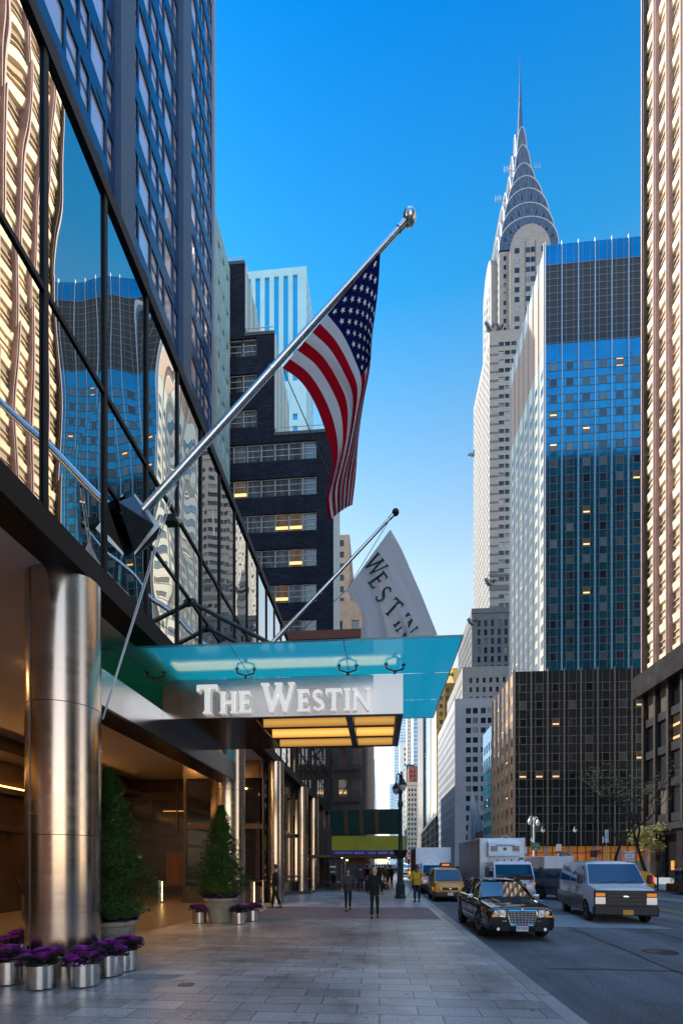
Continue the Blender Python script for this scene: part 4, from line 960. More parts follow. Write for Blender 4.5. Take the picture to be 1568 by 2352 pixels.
for x in (-5.3,-3.12,-.727,.35):
    mb = MB(); mb.tube([(x,BY0+.05,BZ1),(x,BY0+.05,BZ1+.10)], .03)
    for s_ in (-1,1):
        mb.tube([(x,BY0+.05,BZ1+.08),(x+s_*.19,BY0+.05+s_*.02,BZ1+.14),(x+s_*.2,BY0+.05+s_*.02,ZP-.005)], .02, 6); mb.lathe([(.045,ZP-.03),(.045,ZP-.004)], (x+s_*.2,BY0+.05+s_*.02,0), 10)
    mb.build('glass_bracket', MAT['dark_steel'], CN)
mb = MB()
for k in range(110): x = -5.0+k*.05; mb.box(x,BY0+.22,BZ1+.002,x+.022,BY0+.235,BZ1+.016)
mb.build('led_strip', MAT['led_white'], CN)
mb = MB(); mb.box(-5.0,BY0+.32,BZ1+.002,.4,BY0+.62,BZ1+.02); mb.build('uplight', M('uplight_glow', (1,.9,.6), .5, emit=((1,.74,.28),3.2)), CN)
for y, z in ((12.26,8.69),(13.56,8.64)):
    mb = MB(); mb.tube([(XW+.02,y,z),(-.9,y,ZP+.06)], .055, 10); mb.ball((XW+.06,y,z), .11, 10); mb.ball((-.9,y,ZP+.05), .08, 8); mb.build('suspension_tube', MAT['dark_steel'], CN, smooth=True)
# lettering
GL = {
 'I': (.30, [(0,0),(.30,0),(.30,.05),(.235,.09),(.235,.91),(.30,.95),(.30,1),(0,1),(0,.95),(.065,.91),(.065,.09),(0,.05)]),
 'T': (.78, [(.24,0),(.54,0),(.54,.05),(.475,.09),(.475,.88),(.70,.88),(.74,.78),(.78,.78),(.77,1),(.01,1),(0,.78),(.04,.78),(.08,.88),(.305,.88),(.305,.09),(.24,.05)]),
 'H': (.84, [(0,0),(.30,0),(.30,.05),(.235,.09),(.235,.46),(.605,.46),(.605,.09),(.54,.05),(.54,0),(.84,0),(.84,.05),(.775,.09),(.775,.91),(.84,.95),(.84,1),(.54,1),(.54,.95),(.605,.91),(.605,.57),(.235,.57),(.235,.91),(.30,.95),(.30,1),(0,1),(0,.95),(.065,.91),(.065,.09),(0,.05)]),
 'E': (.62, [(0,0),(.58,0),(.62,.22),(.58,.22),(.52,.11),(.235,.11),(.235,.46),(.44,.46),(.46,.40),(.50,.40),(.50,.63),(.46,.63),(.44,.57),(.235,.57),(.235,.89),(.5,.89),(.55,.79),(.59,.79),(.57,1),(0,1),(0,.95),(.065,.91),(.065,.09),(0,.05)]),
 'N': (.86, [(0,0),(.22,0),(.22,.05),(.165,.09),(.165,.78),(.70,0),(.80,0),(.80,.91),(.86,.95),(.86,1),(.62,1),(.62,.95),(.70,.91),(.70,.26),(.20,1),(0,1),(0,.95),(.065,.91),(.065,.09),(0,.05)]),
 'W': (1.22, [(.30,0),(.40,0),(.62,.62),(.80,0),(.90,0),(1.16,.92),(1.22,.95),(1.22,1),(.98,1),(.98,.95),(1.05,.91),(.87,.28),(.70,.86),(.76,.95),(.76,1),(.48,1),(.48,.95),(.55,.90),(.375,.28),(.20,.91),(.27,.95),(.27,1),(-.03,1),(-.03,.95),(.03,.91)]),
}
def s_glyph():
    ctr = [(.29+.20*math.cos(R(a)), .735+.195*math.sin(R(a))) for a in range(28, 262, 18)]+[(.31+.21*math.cos(R(a)), .268+.20*math.sin(R(a))) for a in range(78, -160, -18)]
    l, r = [], []
    for i, p in enumerate(ctr):
        a = Vector(ctr[max(0,i-1)]); b = Vector(ctr[min(len(ctr)-1,i+1)]); d = (b-a).normalized(); n_ = Vector((-d.y, d.x))
        wd = .052+.035*math.exp(-((i-len(ctr)/2)/4.0)**2)+(.012 if i in (0,len(ctr)-1) else 0)
        l.append(tuple(Vector(p)+n_*wd)); r.append(tuple(Vector(p)-n_*wd))
    return (.56, l+r[::-1])
GL['S'] = s_glyph()
seq = [('T',.67),('H',.5),('E',.5),(' ',.16),('W',.67),('E',.5),('S',.5),('T',.5),('I',.5),('N',.5)]
tot = sum((GL[c][0]*s_ if c != ' ' else s_)+.055 for c, s_ in seq)-.055
XL0, XL1 = XY(453,11)[0], XY(850,11)[0]; kx = (XL1-XL0)/tot; x = XL0
for c, s_ in seq:
    if c == ' ': x += (s_+.055)*kx; continue
    mb = MB(); poly = [(p[0]*s_*kx, p[1]*s_) for p in GL[c][1]]
    mb.prism(poly, (x,BY0-.06,5.375), (1,0,0), (0,0,1), -.0, 0) if False else mb.prism(poly, (x,BY0-.02,5.375), (1,0,0), (0,0,1), .10)
    lt = mb.build('letter', MAT['white_letter'], CN)
    x += (GL[c][0]*s_+.055)*kx

# ================================================================ flags and flagpoles
def flagpole(label, Yp, tip, base_z, ball):
    t = thing('flagpole', label, 'flagpole', (XW+.5,Yp,base_z))
    a = Vector((XW+.1,Yp,base_z)); b = at(*tip, Yp)
    mb = MB(); mb.tube([a, a.lerp(b,.5), b], [.085,.07,.05], 14); p = mb.build('pole', MAT['pole_steel'], t, smooth=True)
    d = (b-a).normalized()
    mb = MB(); mb.tube([b-d*.12, b+d*.04], .065, 12); mb.tube([a.lerp(b,.52)-d*.03, a.lerp(b,.52)+d*.03], .08, 12); mb.build('collar', MAT['satin_steel'], t, smooth=True)
    c = b+d*.17; mb = MB(); mb.ball(c, .125, 16, sz=1.15 if ball != 'black_metal' else 1); mb.build('finial', MAT[ball], t, smooth=True)
    # pyramid anchor on the glass
    mb = MB(); q = [(XW+.1,Yp-.62,base_z-.1),(XW+.1,Yp,base_z+.5),(XW+.1,Yp+.62,base_z-.1),(XW+.1,Yp,base_z-.72)]
    ap = (XW+.62,Yp+.12,base_z-.16)
    for i in range(4): mb.q(q[i], q[(i+1)%4], ap)
    mb.build('anchor_plate', MAT['dark_steel'] if ball != 'black_metal' else MAT['dark_steel'], t)
    mb = MB(); mb.q((XW+.105,Yp-.05,base_z+.5),(XW+.105,Yp-.05,base_z-.72),(XW+.63,Yp-.04,base_z-.16)); mb.build('anchor_face', MAT['satin_steel'], t)
    mb = MB(); mb.box(XW+.65,Yp+.05,base_z-.02,XW+.9,Yp+.25,base_z+.14); s_ = mb.build('spotlight', MAT['black_metal'], t, bevel=.02)
    mb = MB(); mb.lathe([(.08,0),(.08,.01)], (XW+.905,Yp+.15,base_z+.06), 12, axis='z'); mb.build('lens', MAT['lens_clear'], s_)
    return t, a, b
FP1, pa1, pb1 = flagpole('long steel flagpole carrying the striped flag, anchored above the near column', 9.2, (925,515), 8.67, 'satin_steel')
FP2, pa2, pb2 = flagpole('steel flagpole with a black ball tip carrying the white flag behind the canopy', 16.87, (900,1185), 8.66, 'black_metal')
def poly_at(pts, t):
    x = t*(len(pts)-1); i = min(int(x), len(pts)-2); f = x-i
    def cat(p0,p1,p2,p3): return tuple(.5*((2*b)+(-a+c)*f+(2*a-5*b+4*c-d)*f*f+(-a+3*b-3*c+d)*f**3) for a,b,c,d in zip(p0,p1,p2,p3))
    return cat(pts[max(i-1,0)], pts[i], pts[i+1], pts[min(i+2,len(pts)-1)])
R1 = [(873,580),(868,660),(858,745),(846,830),(834,920),(823,1010),(817,1090),(809,1160)]
M1 = [(760,712),(792,757),(818,815),(834,872),(822,950),(806,1030),(790,1105),(786,1172)]
L1 = [(648,845),(690,876),(722,925),(747,990),(764,1055),(757,1110),(749,1150),(757,1196)]
def cloth1(s, t, off=0):
    r, m_, l = poly_at(R1,t), poly_at(M1,t), poly_at(L1,t)
    w0 = 2*(s-.5)*(s-1); w1 = -4*s*(s-1); w2 = 2*s*(s-.5)
    u = r[0]*w0+m_[0]*w1+l[0]*w2; v = r[1]*w0+m_[1]*w1+l[1]*w2
    A = .03+.20*max(0,t-.12)
    y = 9.2-.05+A*math.sin(2*math.pi*(2.3*s+.15+.5*t))+.05*t*math.sin(13*s+5*t)+.012*math.sin(40*s+9*t)+off
    return at(u, v, y)
mb = MB(); NU, NV = 78, 70
mb.grid(lambda s, t: cloth1(s, t), NU, NV); mb.uv = [(i/NU, j/NV) for j in range(NV+1) for i in range(NU+1)]
def flagmat():
    m = bpy.data.materials.new('striped_cloth'); m.use_nodes = True; nt = m.node_tree; L = nt.links.new
    nt.nodes.remove(nt.nodes['Principled BSDF'])
    uv = nd(nt,'ShaderNodeUVMap'); sp = nd(nt,'ShaderNodeSeparateXYZ'); L(uv.outputs[0], sp.inputs[0])
    a = nd(nt,'ShaderNodeMath', operation='MULTIPLY'); a.inputs[1].default_value = 6.5; L(sp.outputs[0], a.inputs[0])
    f = nd(nt,'ShaderNodeMath', operation='FRACT'); L(a.outputs[0], f.inputs[0])
    g = nd(nt,'ShaderNodeMath', operation='GREATER_THAN'); g.inputs[1].default_value = .5; L(f.outputs[0], g.inputs[0])
    mx = nd(nt,'ShaderNodeMix', data_type='RGBA'); mx.inputs[6].default_value = (.50,.008,.022,1); mx.inputs[7].default_value = (.80,.80,.84,1); L(g.outputs[0], mx.inputs[0])
    u1 = nd(nt,'ShaderNodeMath', operation='LESS_THAN'); u1.inputs[1].default_value = 7/13; L(sp.outputs[0], u1.inputs[0])
    u2 = nd(nt,'ShaderNodeMath', operation='LESS_THAN'); u2.inputs[1].default_value = .40; L(sp.outputs[1], u2.inputs[0])
    un = nd(nt,'ShaderNodeMath', operation='MULTIPLY'); L(u1.outputs[0], un.inputs[0]); L(u2.outputs[0], un.inputs[1])
    m2 = nd(nt,'ShaderNodeMix', data_type='RGBA'); m2.inputs[7].default_value = (.012,.016,.11,1); L(un.outputs[0], m2.inputs[0]); L(mx.outputs[2], m2.inputs[6])
    d = nd(nt,'ShaderNodeBsdfDiffuse'); t = nd(nt,'ShaderNodeBsdfTranslucent'); L(m2.outputs[2], d.inputs[0]); L(m2.outputs[2], t.inputs[0])
    ms = nd(nt,'ShaderNodeMixShader'); ms.inputs[0].default_value = .42; L(d.outputs[0], ms.inputs[1]); L(t.outputs[0], ms.inputs[2]); L(ms.outputs[0], nt.nodes['Material Output'].inputs[0])
    return m
FL = mb.build('flag', flagmat(), None, smooth=True, sharp=180); tag(FL, 'large flag with red and white stripes and white stars on blue', 'flag')
mb = MB()
for r_ in range(9):
    for c_ in range(6 if r_ % 2 == 0 else 5):
        s0 = (7/13)*(r_+1)/10; t0 = .40*((2*c_+1) if r_ % 2 == 0 else (2*c_+2))/12
        for off in (-.014, .014):
            pts = []
            for k in range(10):
                rr = (.026 if k % 2 == 0 else .0105); an = math.pi/2+k*math.pi/5
                pts.append(cloth1(s0-rr*math.sin(an)*1.0, t0+rr*.62*math.cos(an), off))
            c0 = cloth1(s0, t0, off)
            mb.add([c0]+pts, [(0,1+k,1+(k+1)%10) for k in range(10)])
st = mb.build('stars', M('star_white', (.8,.8,.84), .8), None); 
st.parent = FL; st.matrix_parent_inverse = Matrix.Translation(-FL.location)
# white flag
R2 = [(896,1216),(922,1262),(945,1315),(968,1368),(988,1418),(1004,1458)]
M2 = [(842,1290),(862,1318),(880,1352),(898,1390),(911,1432),(922,1472)]
L2 = [(795,1356),(813,1380),(829,1404),(832,1428),(829,1450),(828,1472)]
def cloth2(s, t, off=0):
    r, m_, l = poly_at(R2,t), poly_at(M2,t), poly_at(L2,t)
    w0 = 2*(s-.5)*(s-1); w1 = -4*s*(s-1); w2 = 2*s*(s-.5)
    u = r[0]*w0+m_[0]*w1+l[0]*w2; v = r[1]*w0+m_[1]*w1+l[1]*w2
    y = 16.80+(.04+.21*t)*math.sin(2*math.pi*(1.6*s+.3))+.05*math.sin(17*s-4*t)+.045*math.sin(37*s+3*t)*min(1,.3+t)+off
    return at(u, v, y)
mb = MB(); mb.grid(lambda s, t: cloth2(s,t), 60, 40)
wf = translucent('white_cloth', (.95,.94,.98), .0, k=.62)
F2 = mb.build('flag', wf, None, smooth=True, sharp=180); tag(F2, 'white flag with dark green capital letters hanging above the canopy', 'flag')
LT = [('W',862,1298,.80,-.60),('E',868,1332,.80,-.60),('S',880,1364,.76,-.65),('T',903,1396,.68,-.73),('I',922,1424,.76,-.65),('N',934,1445,.80,-.60)]
smp = [(i/60, j/44) for i in range(61) for j in range(45)]; smp = [(proj(cloth2(*q)), cloth2(*q)) for q in smp]
for c, cu_, cv_, ux, uy in LT:
    wd, poly = GL[c]; mb = MB(); tb = bmesh.new(); tb.faces.new([tb.verts.new((p[0],p[1],0)) for p in poly]); tb.normal_update(); bmesh.ops.triangulate(tb, faces=tb.faces[:]); tb.verts.index_update()
    pts = []
    for v in tb.verts:
        x, y = (v.co.x-wd/2)*34, (v.co.y-.5)*46
        uu, vv = cu_+x*-uy+y*ux, cv_+x*ux+y*uy
        near = min(smp, key=lambda q: (q[0][0]-uu)**2+(q[0][1]-vv)**2)
        uu = min(max(uu, 806), 1002); pts.append(at(uu, min(vv,1468), near[1].y-.05))
    mb.add(pts, [tuple(v.index for v in f.verts) for f in tb.faces]); tb.free()
    o = mb.build('letter', MAT['text_green'], None); o.parent = F2; o.matrix_parent_inverse = Matrix.Translation(-F2.location)
# halyards
mb = MB(); mb.tube([at(405,1112,9.18), at(320,1388,8.8), at(237,1652,8.45)], .012, 5); mb.tube([at(399,1112,9.18), at(316,1388,8.8), at(235,1652,8.45)], .009, 5)
r_ = mb.build('halyard', MAT['plate_white'], None); tag(r_, 'pale halyard rope slanting from the large flagpole down to the near column', 'rope')
mb = MB(); mb.tube([at(650,848,9.15), at(700,962,9.15), at(756,1090,9.12)], .01, 5); r_ = mb.build('halyard', MAT['cloth_grey'], None); tag(r_, 'thin dark line hanging below the lower corner of the large flag', 'rope')
mb = MB()
for a, b in (((893,1196),(795,1356)),((795,1356),(690,1450)),((886,1200),(640,1470))): mb.tube([at(*a,16.8), at(*b,16.85)], .012, 5)
r_ = mb.build('halyard', MAT['cloth_grey'], None); tag(r_, 'thin lines strung between the white flag and its pole', 'rope')
mb = MB(); mb.tube([at(556,1705,17.9), at(520,1850,18.0)], .012, 5); mb.ball(at(519,1858,18.0), .06, 8, sz=2.0)
r_ = mb.build('halyard', MAT['cloth_grey'], None); tag(r_, 'grey line with a weight hanging in front of the second column', 'rope')

# ================================================================ planters, pots and trees
def kale(mb, c, r, seed):
    """ruffled cabbage head: small crinkled leaves set over a dome, drooping and dark at the rim, purple toward the heart"""
    rg = random.Random(seed)
    for ring, (n_, el, rad, m_, sz) in enumerate(((11,-.45,1.0,0,.62),(11,-.05,1.0,0,.60),(11,.30,.98,0,.55),(10,.62,.92,1,.48),(8,.90,.86,1,.42),(6,1.15,.80,1,.36),(4,1.4,.76,1,.30))):
        for k in range(n_):
            a = 2*math.pi*(k+rg.random()*.7)/n_; e = el+.22*(rg.random()-.5); rr = r*rad*(.85+.3*rg.random())
            o = Vector((math.cos(a)*math.cos(e), math.sin(a)*math.cos(e), math.sin(e)*.95)); tg = Vector((-math.sin(a), math.cos(a), 0)); up = o.cross(tg)*-1
            up = Vector((0,0,1)) if up.length < .1 else up.normalized()
            base = Vector(c)+o*rr*.55; L_ = r*sz; pts = []
            dirn = (o*.9+Vector((0,0,.35))-up*.0).normalized()
            for j in range(3):
                for i in range(5):
                    f = j/2; x = (i/4-.5)*L_*1.5*(.4+.9*f); w_ = L_*.22*(rg.random()-.5) if j == 2 else 0
                    p = base+dirn*(L_*f)+tg*x+o.cross(tg)*(w_+(.10*L_*math.sin(i*3.1+seed) if j else 0))-o*(x*x/L_*.35)
                    pts.append(p)
            mm = m_ if rg.random() > .24 else 1-m_
            mb.add(pts, [(j*5+i, j*5+i+1, j*5+i+6, j*5+i+5) for j in range(2) for i in range(4)], mm)
def make_planter():
    t = thing('planter', '', 'planter'); 
    mb = MB(); mb.lathe([(.205,0.012),(.215,.02),(.215,.36),(.205,.36),(.205,.33),(.0,.33)], n=36); mb.build('steel_pot', MAT['planter_steel'], t, local=True, smooth=True)
    mb = MB(); mb.lathe([(.19,0),(.19,.011)], n=24); mb.build('foot', MAT['rubber'], t, local=True)
    for k in range(4):
        a = 2*math.pi*k/4+.4; mb = MB(); kale(mb, (.16*math.cos(a),.16*math.sin(a),.40+.025*k), .165, 20+k); mb.build('ornamental_cabbage', [MAT['kale_green'], MAT['kale_purple']], t, local=True)
    mb = MB(); kale(mb, (0,0,.50), .155, 31); mb.build('ornamental_cabbage', [MAT['kale_dark'], MAT['kale_purple']], t, local=True)
    return t
pl0 = make_planter()
PL = [(24,2266,'steel planter of purple cabbage cut by the left picture edge'),(97,2277,'steel planter of purple cabbage in front of the near column, second from left'),(195,2271,'steel planter of purple cabbage in front of the near column, third from left'),(251,2247,'steel planter of purple cabbage at the right foot of the near column'),(287,2234,'steel planter of cabbage farthest right in the near row, half hidden'),(38,2215,'shaded steel planter of cabbage at the far left behind the front row'),
      (458,2122,'small steel planter left of the stone pot by the second column'),(549,2124,'small steel planter just right of the stone pot by the second column'),(581,2117,'small steel planter farthest right by the second column')]
for i, (u, v, lab) in enumerate(PL):
    d = 1110*CAM_H/(v-1982)+.21; xc = (u-784)/FPX; p = (d*(-ST+xc*CT), d*(CT+xc*ST), 0)
    o = pl0 if i == 0 else copy_tree(pl0)
    o.location = p; o.rotation_euler = (0,0,i*1.9); o['label'] = lab; o['group'] = 'steel planters of purple cabbage'
def conifer(name, label, loc, pot_r, pot_h, th, tr, seed):
    t = thing(name, label, 'potted tree', loc); rg = random.Random(seed); k = pot_r/.5; h = pot_h
    prof = [(.30*k,0),(.31*k,.03),(.33*k,.04),(.40*k,h*.55),(.405*k,h*.56),(.41*k,h*.60),(.44*k,h*.80),(.455*k,h*.81),(.46*k,h*.85),(.5*k,h*.88),(.515*k,h*.92),(.51*k,h*.98),(.48*k,h),(.44*k,h),(.43*k,h-.08),(0,h-.08)]
    mb = MB(); mb.lathe(prof, n=40); p = mb.build('stone_pot', MAT['stone_pot'], t, local=True, smooth=True)
    mb = MB()
    for q in range(18): a = q*math.tau/18; mb.tube([(.44*k*math.cos(a),.44*k*math.sin(a),h*.66),(.445*k*math.cos(a+.17),.445*k*math.sin(a+.17),h*.72),(.44*k*math.cos(a+.35),.44*k*math.sin(a+.35),h*.66)], .012, 5)
    mb.build('garland_relief', MAT['stone_pot'], p, local=True)
    for q in range(9):
        a = q*math.tau/9+.2; mb = MB(); kale(mb, (.37*k*math.cos(a),.37*k*math.sin(a),h+.04), .155, seed+q); mb.build('ornamental_cabbage', [MAT['kale_dark'], MAT['kale_purple']], t, local=True)
    mb = MB(); mb.tube([(0,0,h-.08),(0.02,0,h+th*.5),(0,0.01,h+th*.95)], [.07,.045,.008], 8)
    for q in range(26):
        z = h+th*(.1+.75*q/26); a = q*2.4; L_ = tr*(1-(z-h)/th)*.8; mb.tube([(0,0,z),(L_*math.cos(a),L_*math.sin(a),z+L_*.45)], [.016,.005], 5)
    mb.build('trunk', MAT['bark'], t, local=True)
    mb = MB(); lobes = [(rg.random()*math.tau, rg.random()) for _ in range(30)]
    for q in range(5600):
        hh = rg.random()**1.35; a = rg.random()*math.tau
        rad = tr*((1-hh)**.78)*(.62 if hh < .05 else 1)
        rad *= .80+.24*math.sin(a*3+hh*17+seed)+.14*math.sin(a*5-hh*29)+.10*math.sin(hh*44+a*2)
        rad = max(rad, .05)*(.45+.6*rg.random()**.5); z = h+.04+th*hh
        c = Vector((rad*math.cos(a), rad*math.sin(a), z)); out = Vector((math.cos(a), math.sin(a), .75+.5*rg.random())).normalized(); sd = Vector((-math.sin(a), math.cos(a), .3*(rg.random()-.5))).normalized(); up = out.cross(sd)
        Ls = .065+.07*rg.random()
        for f in (-.8,-.35,0,.35,.8):
            d = (out+sd*f+up*(rg.random()-.5)*.7).normalized(); wv = d.cross(up+sd*.2).normalized()*.011; tip = c+d*Ls*(1-.3*abs(f)); md = c+d*Ls*.55
            mb.q(c, md-wv, tip, md+wv)
    mb.build('crown', MAT['conifer'], t, local=True)
    return t
dp = 9.55; xc = (247-784)/FPX
conifer('potted_conifer', 'larger clipped conifer in a stone pot half behind the near column', (dp*(-ST+xc*CT), dp*(CT+xc*ST), 0), .56, .78, 2.9, 1.12, 3)
dp = 15.45; xc = (507-784)/FPX
conifer('potted_conifer', 'smaller conifer in a stone pot beside the second column', (dp*(-ST+xc*CT), dp*(CT+xc*ST), 0), .53, .80, 2.85, 1.02, 11)
# tall vase in the lobby shade
t = thing('vase_planter', 'tall dark vase with wispy shrub in the shade at far left', 'planter', at(27,2042,0)[:0] or (-9.9,13.2,0))
mb = MB(); mb.lathe([(.22,0),(.30,.4),(.34,.8),(.33,1.0),(.30,1.0),(.0,.95)], n=28); mb.build('vase', MAT['polished_granite'], t, local=True, smooth=True)
mb = MB(); rg = random.Random(5)
for q in range(160):
    a = rg.random()*math.tau; d = Vector((math.cos(a)*.6*rg.random(), math.sin(a)*.6*rg.random(), 1)).normalized(); c = Vector((math.cos(a)*.2*rg.random(), math.sin(a)*.2*rg.random(), .96)); e = c+d*(.35+.4*rg.random()); wv = d.cross(Vector((math.sin(a),-math.cos(a),.2))).normalized()*.02
    mb.q(c, c.lerp(e,.6)-wv, e, c.lerp(e,.6)+wv)
mb.build('foliage', MAT['hedge_leaf'], t, local=True)
# lit bollards and steel posts
def bollard(label, x, y, face):
    t = thing('light_bollard', label, 'bollard', (x,y,0), 0, 'lit square bollards at the entrance')
    mb = MB(); mb.box(-.075,-.075,0,.075,.075,1.08); mb.build('post', MAT['satin_steel'], t, local=True)
    mb = MB(); mb.box(.0755,-.03,.10,.079,.045,1.02) if face > 0 else mb.box(-.03,-.079,.10,.045,-.0755,1.02); mb.build('light_slot', MAT['bollard_glow'], t, local=True)
bollard('lit square bollard deep in the entrance between the two conifers', -10.35, 22.2, 1); bollard('lit square bollard right of the second column', -5.75, 21.6, 1); bollard('lit square bollard half hidden behind the smaller conifer', -8.3, 23.2, 1)
for k, (x, y, lab) in enumerate(((-6.05,20.6,'thick short steel post touching the second column'),(-5.35,22.0,'thin steel post beside the shop front, right of the lit bollard'))):
    mb = MB(); mb.lathe([(.07 if k == 0 else .045,0),(.07 if k == 0 else .045,1.0 if k == 0 else 1.12),(.0,1.02 if k == 0 else 1.14)], (x,y,0), 16); tag(mb.build('steel_post', MAT['satin_steel'], None, smooth=True), lab, 'post')
# recessed ceiling lamps in the soffit
for k, (x, y) in enumerate(((-8.3,11.2),(-8.6,14.2),(-9.6,15.5),(-9.2,21.0),(-11.5,8.0),(-7.6,18.5))):
    mb = MB(); mb.lathe([(.09,ZS-.012),(.09,ZS-.004)], (x,y,0), 14); c = mb.build('downlight', M('downlight_glow', (1,.8,.5), .5, emit=((1,.54,.18),800)) if k == 0 else MAT['downlight_glow'], H)
# brown floor of the entrance drive, warm under the lamps
mb = MB(); mb.q((-34,9.3,.004),(-6.7,9.3,.004),(-6.3,14,.004),(-5.9,26.9,.004),(-34,26.9,.004)); tag(mb.build('entrance_paving', M('entrance_stone', (.26,.20,.165), .35, var=(.8,.25), speck=(50,.2))), kind='structure')
# ================================================================ vehicles (local: front towards -Y, x across, z from the road up)
ZR = -.14
def ring(y, w, zb, zm, zs, wt, zt, zc):
    """half section mirrored: sill, flank, shoulder, upper edge, crown"""
    h = [(0,zb),(w*.90,zb),(w*.985,zb+.10),(w,zm),(w*.985,zs),(wt,zt),(wt*.55,zt+(zc-zt)*.8),(0,zc)]
    return [(x,y,z) for x, z in h]+[(-x,y,z) for x, z in h[-2:0:-1]]
def vbody(root, name, st, mat, arches, wheel_x, sub=1, well=None):
    mb = MB(); mb.loft([ring(*s) for s in st]); o = mb.build(name, [mat, well or MAT['rubber']], root, local=True, smooth=True, sharp=50)
    if sub: m = o.modifiers.new('s','SUBSURF'); m.levels = m.render_levels = sub
    cut = []
    for y, z, r in arches:
        for s_ in (-1, 1):
            c = MB(); c.lathe([(r,wheel_x-.32),(r,wheel_x+.3)], (0,y,z), 28, axis='x')
            if s_ < 0: c.v = [(-p[0],p[1],p[2]) for p in c.v]; c.f = [tuple(reversed(f)) for f in c.f]
            co_ = c.build('cut', [mat, MAT['rubber']], root, local=True)
            co_.data.polygons.foreach_set('material_index', [1]*len(co_.data.polygons))
            b = o.modifiers.new('b','BOOLEAN'); b.operation = 'DIFFERENCE'; b.solver = 'EXACT'; b.object = co_; cut.append(co_)
    apply_mods(o)
    for c in cut: bpy.data.objects.remove(c)
    o.data.set_sharp_from_angle(angle=R(45))
    return o
def wheel(root, x, y, r, wd, side, spokes=10, steer=0, rim='wheel_silver'):
    t = MB(); h = wd/2
    t.lathe([(r*.64,-h),(r*.90,-h*1.02),(r*.985,-h*.8),(r,-h*.5),(r,h*.5),(r*.985,h*.8),(r*.90,h*1.02),(r*.64,h)], n=32, axis='x')
    w_ = t.build('wheel', MAT['rubber'], root, local=True, smooth=True); w_.location = (x,y,r); w_.rotation_euler = (0,0,steer)
    m = MB(); o_ = side*h
    m.lathe([(r*.66,o_*.98),(r*.62,o_*.80),(r*.60,o_*.35),(.02,o_*.30)], n=32, axis='x')
    for k in range(spokes):
        a = math.tau*k/spokes; ca, sa = math.cos(a), math.sin(a)
        m.bar((o_*.80,r*.10*ca,r*.10*sa),(o_*.90,r*.63*ca,r*.63*sa), r*.085, r*.10, up=(1,0,0))
    m.lathe([(r*.13,o_*.95),(r*.10,o_*.98),(.001,o_*.98)], n=14, axis='x')
    m.build('rim', MAT[rim], w_, local=True, smooth=True)
    return w_
def patch(mb, a, b, c, d, n=6, bulge=.0, m=0, nrm=(0,-1,0)):
    a, b, c, d = map(Vector, (a,b,c,d)); nr = Vector(nrm)
    mb.grid(lambda u, v: (a.lerp(b,u)).lerp(d.lerp(c,u),v)+nr*bulge*(1-(2*u-1)**2), n, n, m)
def sidestrip(name, mat, root, pts, w=.03):
    mb = MB(); mb.tube(pts, w, 6); return mb.build(name, mat, root, local=True, smooth=True)
def plate(root, loc, txt, mat='plate_white', tc='paint_blue_text', size=.115, band=None, w=.32, rotz=0):
    mb = MB(); mb.box(-w/2,-.006,-.085,w/2,.006,.085); p = mb.build('number_plate', MAT[mat], root, local=True); p.location = loc
    if band:
        b = MB(); b.box(-w/2,-.009,.052,w/2,-.0065,.083); b.build('plate_band', MAT[band], p, local=True)
    if txt: text(txt, size, MAT[tc], p, (0,-.0095,-.008), depth=.001, xs=.72)
    return p
def mirror_pair(root, x, y, z, w, h, d, mat, arm=.12):
    for s_ in (-1,1):
        mb = MB(); mb.box(s_*(x+arm)-w/2,y-d/2,z-h/2,s_*(x+arm)+w/2,y+d/2,z+h/2); o = mb.build('wing_mirror', MAT[mat], root, local=True, smooth=False, bevel=min(w,h,d)*.3)
        a = MB(); a.bar((s_*x,y+.02,z-h*.2),(s_*(x+arm),y,z-h*.2),.035); a.build('mirror_arm', MAT['plastic_black'], o, local=True)

